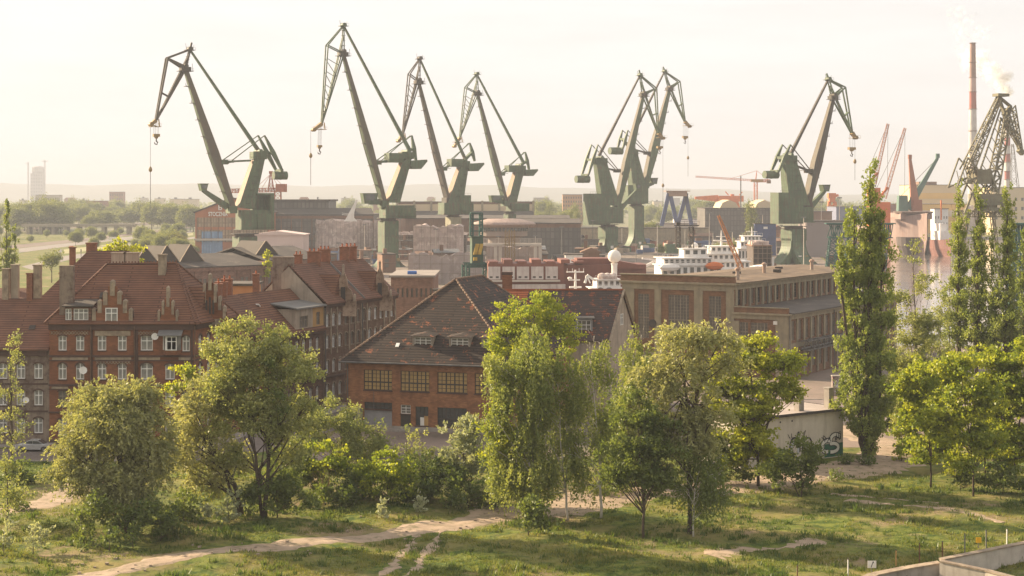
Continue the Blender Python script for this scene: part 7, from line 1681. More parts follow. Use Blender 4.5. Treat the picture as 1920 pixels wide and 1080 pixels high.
# power line pole at the ladder crane etc.
# ---------------------------------------------------------------- trees
def unit(n):
    v = rng.normal(size=(n,3)); return v/np.linalg.norm(v, axis=1)[:,None]
def leaf_mesh(name, P, D, size, tint, mat, asp=1.0, vert=0.0):
    """P: centres, D: long axis hint (or None)"""
    n = len(P); a = unit(n)
    if D is not None: a = D*(1-vert) + a*.8*(1 if vert < 1 else 0) ; a /= np.linalg.norm(a,axis=1)[:,None]+1e-9
    b = np.cross(a, unit(n)); b /= np.linalg.norm(b,axis=1)[:,None]+1e-9
    s = size*rng.uniform(.65,1.3,n)[:,None]
    a = a*s*asp*.5; b = b*s*.5
    V = np.stack([P-a, P-b*.9+a*.1, P+a, P+b*.9+a*.1], 1).reshape(-1,3)
    me = bpy.data.meshes.new(name); me.vertices.add(4*n); me.loops.add(4*n); me.polygons.add(n)
    me.vertices.foreach_set('co', V.astype(np.float32).ravel())
    me.loops.foreach_set('vertex_index', np.arange(4*n, dtype=np.int32))
    me.polygons.foreach_set('loop_start', np.arange(0,4*n,4, dtype=np.int32))
    try: me.polygons.foreach_set('loop_total', np.full(n,4, dtype=np.int32))
    except Exception: pass
    me.update(calc_edges=True)
    at = me.attributes.new('tint','FLOAT','FACE'); at.data.foreach_set('value', np.clip(tint,0,1).astype(np.float32))
    me.materials.append(mat); return me

LM_ = {
 'birch':  (leafmat('birch_leaves', (0.155,0.193,0.055), (0.300,0.318,0.091)), birch_bark),
 'willow': (leafmat('willow_leaves', (0.216,0.228,0.099), (0.375,0.365,0.170), .4), bark),
 'silver': (leafmat('silver_leaves', (0.274,0.298,0.188), (0.435,0.440,0.290), .35), bark),
 'maple':  (leafmat('maple_leaves', (0.169,0.217,0.029), (0.399,0.404,0.041), .5), bark),
 'aspen':  (leafmat('aspen_leaves', (0.181,0.211,0.072), (0.380,0.380,0.153), .4), bark),
 'poplar': (leafmat('poplar_leaves', (0.151,0.194,0.047), (0.299,0.330,0.085), .45), bark),
 'dark':   (leafmat('dark_leaves', (0.068,0.101,0.033), (0.153,0.187,0.049), .4), bark),
 'far':    (leafmat('hazy_leaves', (0.131,0.158,0.057), (0.245,0.254,0.098), .35), bark),
}
# kind: strands per m2 of shell, leaves per strand, strand length, direction (droop), jitter, leaf size, aspect
KP = {
 'birch':  dict(k=19, L=(.6,2.6), d=-1.0, sp=.22, jit=.09, size=.17, asp=1.35, dens=2.9),
 'willow': dict(k=15, L=(.6,1.7), d=-.55, sp=.9, jit=.10, size=.155, asp=2.3, dens=3.7),
 'silver': dict(k=11, L=(.4,1.0), d=.35, sp=.8, jit=.10, size=.19, asp=2.2, dens=4.0),
 'maple':  dict(k=13, L=(.3,.7), d=.0, sp=1.0, jit=.24, size=.30, asp=1.0, dens=2.9),
 'aspen':  dict(k=15, L=(.5,1.0), d=.25, sp=.8, jit=.17, size=.205, asp=1.1, dens=3.6),
 'poplar': dict(k=12, L=(.6,1.3), d=1.3, sp=.35, jit=.12, size=.23, asp=1.2, dens=3.6),
 'dark':   dict(k=12, L=(.3,.8), d=.1, sp=.9, jit=.16, size=.24, asp=1.2, dens=3.6),
 'far':    dict(k=7, L=(.8,2.0), d=.2, sp=.8, jit=.5, size=.75, asp=1.1, dens=.42),
}
def crown_points(lobes, dens, sub=9, shell=.5, fs=1.0, gap=1.15, thr=-.75):
    """lobes: (c, rx, rz[, ry]) -> strand starts, outward direction, tint per strand"""
    PP, OO, TT, CC = [], [], [], []
    for lb in lobes:
        c, rx, rz_ = Vector(lb[0]), lb[1]*1.12, lb[2]*1.12; ry = lb[3] if len(lb) > 3 else rx
        ns = max(5, int(sub*1.7*(rx*rz_)**.5/2.2))
        dirs = unit(ns); fr = rng.uniform(.35,.92,ns)**.8
        cs = [(np.array(c)+dirs[i]*np.array([rx,ry,rz_])*fr[i]*.80, rng.uniform(.20,.36)*min(rx,rz_*1.1)*fs) for i in range(ns)]
        cs.append((np.array(c), .45*min(rx,rz_)))
        for cc, r in cs:
            n = max(3, int(dens*r*r*7.2)); d = unit(n); d[:,2] = np.abs(d[:,2])*.35+d[:,2]*.65
            rad = (rng.uniform(shell,1.06,n)+(rng.uniform(0,1,n) < .14)*rng.uniform(0,.45,n))[:,None]
            asx = np.array([1.15,1.15,.85 if rz_ < rx*1.6 else 1.5])
            PP.append(cc+d*rad*r*asx); OO.append(d); TT.append(np.full(n, rng.uniform(.2,.8))+rng.normal(0,.22,n)); CC.append(cc)
    P = np.concatenate(PP); O = np.concatenate(OO); T_ = np.concatenate(TT)
    if gap:                                  # holes where the sky or the dark inside shows
        q = P*gap; f = np.sin(q[:,0]*1.9+1.3*np.sin(q[:,2]*1.1))+np.sin(q[:,1]*1.7+1.1*np.sin(q[:,0]*1.3))+np.sin(q[:,2]*2.1+1.2*np.sin(q[:,1]*.9)); k_ = f > thr+rng.normal(0,.3,len(P))
        P, O, T_ = P[k_], O[k_], T_[k_]
    return P, O, T_, CC
def make_crown(name, kind, lobes, dens=1.0, sub=9, shell=.5, size=1.0, tmul=0.0, fs=1.0):
    K_ = KP[kind]; P, O, T_, CC = crown_points(lobes, K_['dens']*dens, sub, shell, fs, gap=.8 if kind == 'birch' else 1.15, thr=-.35 if kind in ('birch','willow') else -.6)
    n = len(P); k = K_['k']
    d = O*K_['sp'] + np.array([0,0,K_['d']]) + rng.normal(0,.18,(n,3)); d /= np.linalg.norm(d,axis=1)[:,None]
    L = rng.uniform(*K_['L'], n)*(1 if kind != 'far' else 1)
    t = rng.uniform(0,1,(n,k)); A = P[:,None,:]+d[:,None,:]*(t*L[:,None])[:,:,None]
    if kind in ('birch','willow'): A[:,:,2] -= (t**2*L[:,None])*(.5 if kind == 'birch' else .35)
    A = A+rng.normal(0,K_['jit'],(n,k,3))
    if kind == 'maple': A[:,:,2] = A[:,:,2]*.55+ (P[:,None,2])*.45
    D = np.repeat(d,k,axis=0); T2 = np.repeat(T_,k)+rng.normal(0,.12,n*k)+tmul
    return leaf_mesh(name, A.reshape(-1,3), D if K_['asp'] > 1.15 else None, K_['size']*size, T2, LM_[kind][0], K_['asp']), CC
def limbs(mb, path, r0, CC, nb=18, rmin=.035, top=.85):
    """trunk along path + limbs to the centres of leaf clumps"""
    path = [Vector(p) for p in path]; rr = [r0*.72*(1-.75*i/(len(path)-1)) for i in range(len(path))]
    mb.tube(path, rr, 8)
    if not CC: return
    idx = list(range(len(CC))); random.shuffle(idx); z0, z1 = path[0].z, path[-1].z
    for i in idx[:nb]:
        c = Vector(CC[i]); hd = math.hypot(c.x-path[-1].x, c.y-path[-1].y)
        zt = min(max(c.z-.25*hd-(z1-z0)*.22+random.uniform(-.12,.12)*(z1-z0), z0+(z1-z0)*.22), z1-.3); 
        j = 0
        while j < len(path)-2 and path[j+1].z < zt: j += 1
        f = 0 if path[j+1].z == path[j].z else min(1, max(0, (zt-path[j].z)/(path[j+1].z-path[j].z)))
        a = path[j].lerp(path[j+1], f); ra = (rr[j]+(rr[j+1]-rr[j])*f)*.55
        m_ = a.lerp(c, .5)+Vector((random.uniform(-.3,.3),random.uniform(-.3,.3),random.uniform(-.1,.5)))*.6
        m2 = a.lerp(c, .8)+Vector((random.uniform(-.3,.3),random.uniform(-.3,.3),random.uniform(0,.4)))*.5
        mb.tube([a, m_, m2, c], [ra, ra*.65, ra*.4, rmin], 5, cap=False)
        for _ in range(2):
            e = c+Vector(unit(1)[0])*random.uniform(.5,1.1); mb.tube([m2, m2.lerp(e,.6)+Vector((0,0,.1)), e], [ra*.35, ra*.22, .02], 4, cap=False)
def tree(name, lab, kind, base, lobes, trunks=None, r0=.25, cat='tree', group=None, dens=1.0, sub=9, shell=.5, size=1.0, nb=18, D=None, tm=0.0, bk=None, dy=0.0, fs=1.0, ydep=.9):
    """base, lobes in photo pixels at the tree's own distance: lobe = (px, py, rx, ry[, back])"""
    D = D or Gd(base[1]); bp_ = Wp(base[0], base[1], D); hz0 = float(hz(bp_.x, bp_.y)); bp_.z = hz0-.1; s = D/FPX
    t = thing(name, lab, cat, bp_, group=group)
    LB = []
    for lb in lobes:
        c = Wp(lb[0], lb[1], D)-bp_; c.y = lb[4]*s if len(lb) > 4 else 0
        LB.append((c, lb[2]*s, lb[3]*s, lb[2]*s*ydep))
    me, CC = make_crown('crown', kind, LB, dens, sub, shell, size, tm, fs); obj('crown', me, t)
    mb = MB(); tr_ = trunks or [[base, (lobes[0][0], lobes[0][1]-lobes[0][3]*.5)]]
    for i, pt in enumerate(tr_):
        pth = [Wp(q[0], q[1], D)-bp_ for q in pt]; pth[0].z = -.2 if abs(pt[0][1]-base[1]) < 20 or name == 'lombardy_poplar' else pth[0].z
        out = []
        for a, b in zip(pth, pth[1:]):
            for j in range(3): q = a.lerp(b, j/3); out.append(q+Vector((random.uniform(-.08,.08),random.uniform(-.15,.15),0)) if out else q)
        out.append(pth[-1]); limbs(mb, out, r0*(1 if i == 0 else .75), CC, nb//len(tr_))
    mb.build('trunk', bk or LM_[kind][1], t, smooth=True)
    return t
# left side
tree('willow', 'large round silvery green willow in the left foreground', 'willow', (235,1000), [(215,800,95,85),(150,880,60,60),(285,860,55,70),(230,900,80,70,-15),(190,760,60,50),(250,745,45,40),(130,840,35,45),(300,800,30,50)],
     [[(238,1003),(232,930),(225,850),(215,760)],[(240,1003),(262,920),(285,850)],[(236,1003),(190,920),(160,860)]], .42, nb=42, dens=1.15)
tree('shrub', 'leafy bush at the foot of the large round willow', 'dark', (160,1022), [(150,985,32,38),(185,960,35,40)], r0=.08, cat='shrub', nb=8, tm=.5)
tree('shrub', 'dark undergrowth directly under the large round willow', 'dark', (250,1025), [(250,985,60,38),(300,960,35,35)], r0=.08, cat='shrub', nb=8)
tree('shrub', 'small silvery shrub standing alone at lower left', 'silver', (62,1036), [(62,1005,24,32)], r0=.06, cat='shrub', nb=6)
tree('shrub', 'low silvery shrub at the left edge of the photo', 'silver', (8,1040), [(8,1000,16,36)], r0=.06, cat='shrub', nb=6)
tree('sapling', 'thin sapling with pale buds at the left edge', 'aspen', (12,985), [(10,870,22,40),(28,930,30,35),(-5,930,30,45)], [[(12,985),(14,930),(8,860)]], .1, dens=.7, nb=14)
tree('ash_tree', 'slim half bare tree in front of the far left windows', 'aspen', (22,872), [(18,680,20,50),(8,740,28,45),(20,800,30,60),(28,640,14,20)], [[(22,872),(22,790),(18,660)]], .2, dens=.55, nb=20)
tree('aspen_tree', 'tall two stemmed poplar with mistletoe balls, in front of the street row', 'aspen', (497,975), [(470,690,75,70),(430,640,40,35),(520,640,48,45),(555,700,45,50),(420,720,50,60),(500,770,70,60),(545,795,48,52),(395,660,25,35),(470,618,35,25),(440,795,48,42),(545,855,38,36),(435,860,32,36),(580,760,28,36)],
     [[(497,975),(502,880),(508,780),(500,650)],[(492,975),(478,850),(450,760),(420,690)]], .34, nb=46, dens=1.0)
tree('willow', 'yellow green leaning willow beside the two stemmed poplar', 'willow', (448,970), [(375,790,62,78),(345,850,44,66),(400,735,42,32),(420,865,48,55),(350,740,30,32),(380,900,50,38)],
     [[(455,972),(440,910),(405,850),(370,780)],[(452,972),(420,880),(385,830)]], .36, nb=30, tm=.3)
for px_, py_, r_, lab in ((503,682,9,'highest mistletoe ball in the two stemmed poplar'),(520,742,10,'middle mistletoe ball in the two stemmed poplar'),(526,777,9,'lowest mistletoe ball in the two stemmed poplar')):
    c = Wp(px_,py_,165.5); me,_ = make_crown('mistletoe', 'dark', [((0,0,0), r_*.052*1.2, r_*.052*1.2)], 3, 6); obj('mistletoe', me, None, c, label=lab, cat='mistletoe')
tree('maple_tree', 'small bright maple in front of the corner tenement', 'maple', (345,862), [(340,700,28,22),(328,725,24,25),(360,715,22,25)], r0=.15, nb=12)
tree('sapling', 'small round topped tree with pale trunks below the two stemmed poplar', 'maple', (604,944), [(612,860,34,38),(590,880,22,25),(640,870,20,28)], [[(603,944),(604,900),(612,850)],[(618,930),(616,890),(622,860)]], .14, bk=M('ochre_bark',(.4,.27,.12)), nb=14, tm=-.35)
tree('shrub', 'big rounded grey green bush under the two stemmed poplar', 'dark', (520,975), [(520,925,48,45),(480,940,40,35),(560,940,35,30)], r0=.1, cat='shrub', nb=10, tm=.25)
tree('shrub', 'grey leaved bush left of the poplar trunks', 'silver', (430,985), [(425,950,45,28),(395,965,25,18)], r0=.07, cat='shrub', nb=8, tm=-.7)
tree('shrub', 'dense green bush between poplar and sapling', 'dark', (560,940), [(560,880,45,50),(590,900,30,40),(535,850,30,30)], r0=.1, cat='shrub', nb=10, tm=.35)
tree('shrub', 'spreading bush with long shoots left of the workshop', 'aspen', (640,900), [(600,800,42,35),(650,800,42,38),(690,840,32,45),(620,765,16,38),(660,850,48,45),(575,830,35,35),(715,820,18,40)], r0=.12, cat='shrub', nb=14, dens=1.1, tm=-.25)
for i, (px_, py_, pb, h_, lab) in enumerate(((700,800,900,14,'upright shooting sumac left of the round bush'),(762,800,900,14,'tall forked sumac in front of the workshop door'),(792,815,905,12,'short sumac right of the forked one'),(640,770,905,10,'slender shoot above the spreading bush'))):
    tree('sumac', lab, 'aspen', (px_,pb), [(px_,py_+30,h_,40),(px_-h_,py_+50,h_*.8,30),(px_+h_,py_+45,h_*.8,32)], r0=.08, cat='shrub', nb=10, dens=1.1)
tree('shrub', 'rounded sunlit bush with yellow tips in front of the workshop', 'maple', (728,950), [(720,880,40,42),(700,905,30,35),(750,900,40,45),(690,880,18,25)], r0=.12, cat='shrub', nb=12, tm=-.25)
tree('shrub', 'dark dense thicket left of the silvery willow', 'dark', (800,945), [(800,900,60,45),(770,920,50,35),(850,910,50,40)], r0=.1, cat='shrub', nb=10)
tree('willow', 'silvery willow bush right in front of the workshop wall', 'silver', (872,940), [(868,830,44,52),(850,870,38,45),(900,865,42,55),(880,800,25,25)], [[(872,940),(870,880),(868,810)],[(874,940),(890,870)]], .16, nb=20, tm=-.25)
tree('shrub', 'broad dark bush at the foot of the silvery willow', 'dark', (880,955), [(870,925,50,28),(930,925,35,25)], r0=.08, cat='shrub', nb=8)
# middle: birches
tree('maple_tree', 'light green maple rising behind the birches against the orange roof', 'maple', (1005,905), [(1000,592,68,44),(955,615,40,38),(1050,612,38,40),(1015,562,38,22),(985,660,66,45),(930,650,30,35),(1075,640,25,40)], r0=.25, nb=24, size=.85, tm=-.1, D=203)
tree('birch_tree', 'broadest weeping birch with white trunk in the middle of the group', 'birch', (1062,972), [(1000,700,78,80),(960,780,66,80),(1035,780,58,90),(1000,860,80,70),(945,860,45,60),(1010,640,52,40),(1055,690,42,50),(945,700,44,50),(1060,860,50,55),(990,930,55,35)],
     [[(1020,975),(990,860),(985,760),(1000,640)],[(1066,974),(1058,900),(1052,840),(1046,720)]], .22, nb=40, dens=1.15)
tree('birch_tree', 'birch with a pale leaning lower trunk, right of the broadest birch', 'birch', (1126,972), [(1105,690,45,60),(1120,780,48,70),(1095,840,45,65),(1125,650,28,30),(1140,860,38,50),(1080,760,38,60),(1110,910,35,30)],
     [[(1127,974),(1126,900),(1120,800),(1108,680)]], .2, nb=26, dens=1.1)
tree('birch_tree', 'narrow birch in front of the plastered gable', 'birch', (1150,970), [(1188,660,32,42),(1192,730,42,60),(1178,800,38,60),(1165,870,34,50),(1195,622,20,22),(1215,770,30,50)],
     [[(1150,970),(1160,910),(1175,800),(1188,660)]], .18, nb=20, dens=1.15, D=182)
tree('lime_tree', 'bright broad leaved tree spreading left of the birches', 'maple', (985,958), [(925,800,35,30),(920,850,32,25),(945,885,38,22),(955,830,45,40),(940,770,28,22),(980,900,40,25)], r0=.18, nb=18, size=.9, tm=-.05, D=170)
tree('shrub', 'lilac bush with pale leaves at the foot of the birches', 'dark', (992,1008), [(985,975,35,30),(1015,980,32,28),(1000,955,30,22)], r0=.08, cat='shrub', nb=8, tm=.65, size=1.2)
tree('cherry_tree', 'round dense green tree on a dark trunk, right of the birches', 'dark', (1207,1008), [(1205,800,48,52),(1178,850,46,52),(1240,840,46,58),(1205,885,60,48),(1195,755,30,28),(1235,905,40,36),(1165,895,34,36)],
     [[(1207,1010),(1207,950),(1200,860),(1205,780)]], .2, nb=30, tm=.25, dens=1.1)
tree('willow', 'tall feathery willow with bare upper limbs in front of the industrial hall', 'willow', (1293,1000), [(1280,640,55,40),(1340,630,45,38),(1240,690,42,55),(1300,700,70,50),(1375,660,35,40),(1230,770,36,55),(1290,790,55,50),(1258,835,46,48),(1335,760,40,55),(1320,830,40,45),(1205,700,26,40)],
     [[(1293,1002),(1292,900),(1290,780),(1282,700),(1262,640)],[(1290,790),(1320,700),(1345,650)],[(1288,760),(1250,700)]], .32, nb=46, dens=1.1, tm=.15)
tree('weeping_birch', 'low dark weeping crown on a thick trunk by the path', 'birch', (1300,985), [(1325,875,50,42),(1350,915,34,50),(1292,870,36,36),(1308,925,30,40),(1280,900,26,40)], [[(1300,985),(1302,930),(1315,870)]], .12, nb=16, dens=1.2, tm=-.75, D=160)
tree('maple_tree', 'bright yellow green maple in full leaf between willow and white house', 'maple', (1420,912), [(1410,670,55,42),(1360,700,40,45),(1460,690,45,45),(1400,750,70,50),(1350,760,32,40),(1470,740,35,40),(1400,820,65,50),(1440,860,45,35),(1375,870,35,28),(1340,720,25,30),(1425,640,35,20)],
     [[(1422,914),(1420,850),(1412,760),(1405,660)],[(1420,860),(1450,760),(1470,690)],[(1420,850),(1375,760),(1350,700)]], .26, nb=46, tm=.12, dens=1.2)
tree('hazel_tree', 'small dark green tree in front of the white transformer house', 'dark', (1502,928), [(1500,860,52,38),(1462,880,40,36),(1525,858,22,24),(1508,895,42,28)], [[(1502,930),(1502,890),(1505,850)],[(1500,930),(1475,880)]], .14, nb=18, tm=.3, dens=1.0)
# right: Lombardy poplars
def lombardy(lab, base, D, cols, r0=.3, **k):
    lobes = []
    for cx, top, bot, wd in cols:
        n_ = max(5, int((bot-top)/26))
        for i in range(n_):
            f = (i+.5)/n_; wf = (.30+.70*min(1, f*1.9))*(1 if f < .8 else 1-.45*(f-.8)/.2)*random.uniform(.8,1.15)
            lobes.append((cx+random.uniform(-.12,.12)*wd, top+(bot-top)*f, wd*wf, (bot-top)/n_*.95))
    tr_ = [[base]+[(c[0], c[2]-(c[2]-c[1])*q) for q in (.0,.5,.92)] for c in cols]
    return tree('lombardy_poplar', lab, 'poplar', base, lobes, tr_, r0, D=D, shell=.35, sub=7, fs=1.15, **k)
lombardy('tallest columnar poplar, standing beside the white transformer house', (1622,858), 208, [(1632,308,560,30),(1602,375,600,30),(1652,395,620,30),(1612,500,830,58),(1650,580,790,38),(1578,455,560,14),(1635,690,850,38)], .4, nb=40, dens=1.25)
lombardy('columnar poplar left of the lattice crane', (1795,700), 252, [(1797,345,520,19),(1800,470,660,30),(1780,540,690,20)], nb=20, dens=1.1)
lombardy('columnar poplar in front of the lattice crane legs', (1832,700), 250, [(1834,350,520,20),(1832,460,670,30)], nb=20, dens=1.1)
lombardy('columnar poplar second from the right edge', (1885,705), 248, [(1888,350,520,23),(1882,460,690,34),(1902,540,700,22)], nb=22, dens=1.1)
lombardy('thin young poplar between two columnar poplars', (1858,700), 249, [(1860,440,680,14)], .15, nb=12)
lombardy('dark poplar cut by the right edge of the photo', (1918,705), 244, [(1920,430,690,22)], .2, nb=12, tm=-.3)
tree('alder_tree', 'sparse slender tree with thin branches right of the tallest poplar', 'aspen', (1716,850), [(1712,480,14,35),(1735,535,26,28),(1690,560,25,35),(1715,620,44,45),(1700,690,50,45),(1738,700,42,50),(1715,770,54,48),(1680,740,34,50),(1745,620,28,40)],
     [[(1716,852),(1714,760),(1716,640),(1712,460)]], .18, nb=46, dens=.72, D=214, sub=11)
tree('alder_tree', 'thin feathery tree between the slender tree and the columnar poplars', 'aspen', (1765,760), [(1762,600,22,40),(1755,660,32,45),(1770,700,34,40),(1745,720,30,36),(1768,560,12,30)], r0=.14, nb=26, dens=.7, D=232)
tree('lime_tree', 'dark leafy tree filling the gap behind the cherry tree and the narrow birch', 'dark', (1175,930), [(1160,760,34,50),(1205,700,34,45),(1150,840,38,50),(1215,770,34,45),(1185,870,44,45)], r0=.16, nb=20, dens=1.0, D=188, tm=.3)
tree('elder_tree', 'low dense elder between the feathery willow and the bright maple', 'dark', (1338,905), [(1335,835,40,42),(1315,870,30,30),(1362,862,26,32)], r0=.12, nb=12, dens=1.1, D=189, tm=.4)
GR = ((1745,898,186,((1735,700,42,35),(1720,760,48,45),(1750,800,48,45),(1700,720,30,30),(1725,850,40,28)),'leftmost maple of the right hand grove'),
      (1825,935,180,((1800,685,50,38),(1835,740,58,50),(1785,790,54,48),(1835,825,52,45),(1800,865,50,30)),'maple with a bare straight trunk at the front of the grove'),
      (1848,905,190,((1850,670,44,32),(1870,720,50,48),(1850,790,50,48),(1865,850,48,32)),'maple in the middle of the right hand grove'),
      (1872,912,188,((1890,690,46,38),(1905,750,50,52),(1885,825,50,45),(1900,865,42,28)),'maple right of the middle of the grove'),
      (1905,915,187,((1925,670,40,40),(1930,740,45,55),(1925,830,45,50)),'maple at the right edge of the photo'),
      (1790,900,196,((1770,720,38,40),(1775,780,42,45),(1765,850,40,35)),'maple in the shade at the back of the grove'))
for bx, by, D_, lb, lab in GR:
    tree('maple_tree', lab, 'maple', (bx,by), lb, [[(bx,by),(bx-2,by-70),(lb[0][0],lb[0][1])],], .17, nb=24, D=D_, tm=-.22, dens=1.15)
tree('shrub', 'bush under the right hand grove', 'dark', (1800,922), [(1805,895,32,25),(1850,900,30,22)], r0=.07, cat='shrub', nb=8, tm=.4)
tree('shrub', 'sunlit ivy covered stump beside the far path', 'maple', (1690,865), [(1690,845,28,20),(1720,840,22,18)], r0=.07, cat='shrub', nb=6, tm=-.2)
tree('shrub', 'low dark bush at the foot of the tallest poplar', 'dark', (1620,872), [(1620,862,38,12),(1585,865,20,9)], r0=.07, cat='shrub', nb=6)
lombardy('hazy columnar poplar at the left edge beyond the roofs', (10,520), 420, [(12,385,520,11),(28,430,520,9),(-4,420,520,9)], nb=10, size=1.6, dens=.55)
tree('maple_tree', 'bright sunlit tree rising behind the corner tenement roof', 'maple', (215,640), [(235,470,32,22),(200,490,36,28),(170,520,30,25),(250,500,28,25),(210,530,50,30),(155,545,22,16)], r0=.3, D=262, nb=20, tm=.3, size=1.15)
tree('shrub', 'hazy round tree by the railway, left', 'far', (97,505), [(97,488,17,16)], D=620, r0=.3, cat='tree', nb=5, dens=3, size=.8)
tree('sapling', 'bright little birch growing out of the brick hall gutter', 'maple', (500,540), [(500,478,6,10),(501,505,8,28)], D=452, r0=.1, nb=4, dens=.9, size=1.5, tm=.3)

for i, (px_, pb, lb, kd, tm_, lab) in enumerate(((345,985,((345,950,32,32),(320,965,28,24)),'dark',.35,'yellowish green thicket between the round willow and the leaning willow'),(600,955,((600,930,42,24),(640,925,35,25)),'dark',.05,'dark thicket below the pale stemmed sapling'),
    (655,945,((660,905,40,32),(690,925,34,24)),'dark',.15,'dark thicket left of the rounded sunlit bush'),(300,1015,((305,990,34,26),(335,1000,26,18)),'dark',.2,'dark bush at the right foot of the large round willow'),(205,1035,((205,1010,36,24),(170,1015,22,18)),'dark',.1,'dark bush at the left foot of the large round willow'),
    (30,915,((25,890,30,30),(60,905,24,20)),'dark',.1,'dark shrubs below the parked silver car'),(1640,800,((1650,770,25,35),(1670,800,28,30)),'dark',.2,'dark bushes behind the tallest poplar'),(1700,850,((1700,820,35,32),(1740,838,30,24)),'maple',-.35,'leafy undergrowth at the left end of the right hand grove'),
    (1880,925,((1885,895,34,28),(1915,900,28,26)),'dark',.3,'dark undergrowth among the trunks of the right hand grove'),(1380,908,((1376,868,34,32),(1350,885,24,22),(1398,890,22,18)),'dark',.35,'leafy bush hiding the left end of the white transformer house'),(1240,930,((1240,905,30,24),(1270,915,22,18)),'dark',.1,'dark undergrowth behind the round cherry tree'),(935,950,((935,915,36,34),(910,930,28,22)),'dark',.05,'dark leafy bush left of the birch trunks'))):
    tree('shrub', lab, kd, (px_,pb), lb, r0=.06, cat='shrub', nb=6, tm=tm_, dens=1.1)
# small bushes and weeds along the bank and meadow
for i, (px_, pb, w, h, kd, tm_, lab) in enumerate(((715,975,12,20,'silver',0,'pale mullein clump beside the path, left one'),(785,962,9,18,'silver',0,'pale mullein clump beside the path, right one'),(865,955,16,18,'aspen',.2,'weedy clump below the silvery willow'),
    (100,905,18,14,'dark',.2,'low bush on the grassy bank left of the willow'),(35,960,22,14,'dark',.2,'low dark bush by the sandy patch, lower left'),(330,975,22,16,'maple',-.3,'yellow green weeds between willow and poplar'),(640,955,30,18,'dark',.3,'bramble patch on the bank below the sapling'),
    (700,940,30,16,'dark',.2,'bramble patch under the rounded sunlit bush'),(1270,900,24,14,'dark',.4,'low bush behind the path, between the dark trunks'),(1120,930,22,12,'dark',.3,'low bush beside the birch trunks'),(1570,905,26,12,'dark',.5,'low scrub right of the small dark tree'))):
    tree('shrub', lab, kd, (px_,pb), [(px_,pb-h*.8,w,h)], r0=.05, cat='shrub', nb=4, tm=tm_)

# ---------------------------------------------------------------- meadow grass: tufts of blades, nobody could count them
def grass(n, y0, y1, name, hmin, hmax, mat, nb=7, mask=None):
    Y = (y0**-1.5 + rng.uniform(0,1,n)*(y1**-1.5-y0**-1.5))**(-1/1.5)
    X = rng.uniform(-.34,.34,n)*Y
    def fb(x, y, s): return np.sin(x*s+1.7*np.sin(y*s*.7))*np.cos(y*s*1.3+1.1*np.sin(x*s*.9))
    v = .5*fb(X,Y,.35)+.35*fb(X+9,Y-4,.9)+.3*fb(X-3,Y+8,2.1)+rng.normal(0,.25,n)
    keep = v > -.12
    for ln, hw in PATHL:
        A = ln[:-1]; Bv = ln[1:]-A
        d = np.full(n, 1e9)
        for a, b in zip(A, Bv):
            t = np.clip(((X-a[0])*b[0]+(Y-a[1])*b[1])/(b@b), 0, 1); d = np.minimum(d, np.hypot(X-a[0]-t*b[0], Y-a[1]-t*b[1]))
        keep &= d > hw*rng.uniform(.75,1.1,n)
    keep &= ~((X > 20) & (Y > 196)) & ~((X < 8) & (X > -26) & (Y > 205))
    X, Y, v = X[keep], Y[keep], v[keep]; n = len(X); Z = hz(X, Y)
    H = rng.uniform(hmin,hmax,n)*(1+.7*np.clip(v,-.5,1)); 
    P = np.repeat(np.stack([X,Y,Z],1), nb, axis=0); Hh = np.repeat(H, nb); m = len(P)
    P[:,:2] += rng.normal(0,.22,(m,2))
    an = rng.uniform(0,2*math.pi,m); w = Hh*.13+.012
    side = np.stack([np.cos(an),np.sin(an),np.zeros(m)],1)*w[:,None]
    lean = np.stack([rng.normal(0,.35,m),rng.normal(0,.35,m),np.ones(m)],1)*(Hh*rng.uniform(.6,1.1,m))[:,None]
    V = np.stack([P-side, P+side, P+lean],1).reshape(-1,3)
    me = bpy.data.meshes.new(name); me.vertices.add(3*m); me.loops.add(3*m); me.polygons.add(m)
    me.vertices.foreach_set('co', V.astype(np.float32).ravel()); me.loops.foreach_set('vertex_index', np.arange(3*m,dtype=np.int32))
    me.polygons.foreach_set('loop_start', np.arange(0,3*m,3,dtype=np.int32))
    try: me.polygons.foreach_set('loop_total', np.full(m,3,dtype=np.int32))
    except Exception: pass
    me.update(calc_edges=True)
    tint_ = np.repeat(.45+.5*fb(X+5,Y,.12)+.25*fb(X,Y+7,.6)+rng.normal(0,.15,n), nb)
    at = me.attributes.new('tint','FLOAT','FACE'); at.data.foreach_set('value', np.clip(tint_,0,1).astype(np.float32))
    me.materials.append(mat); return obj(name, me, kind='stuff')
def gl_(l): return np.array([[Gp(*p).x, Gp(*p).y] for p in l])
PATHL = [(gl_(PATH),3.1),(gl_([(800,985),(770,1020),(735,1060),(700,1100)]),.4),(gl_([(835,983),(812,1020),(780,1060),(752,1100)]),.4),(gl_([(1590,880),(1650,858),(1690,842),(1660,828),(1600,815),(1570,790)]),2.8),
         (gl_([(1590,935),(1680,948),(1790,962),(1880,985)]),.35),(np.array([[gl_([(p[0]+0,p[1])])[0][0],gl_([(p[0],p[1])])[0][1]] for p in [(-90,955),(0,962),(60,955),(130,930),(190,905)]]),2.6),(gl_([(1330,1040),(1400,1030),(1480,1024),(1540,1018)]),1.0)]
gm = leafmat('grass_blades', (.085,.125,.025), (.23,.22,.055), .4)
grass(60000, 138, 206, 'grass', .07, .21, gm, nb=6)
grass(5500, 140, 205, 'weeds', .18, .5, leafmat('weed_leaves', (.06,.10,.022), (.12,.15,.04), .4), nb=10)
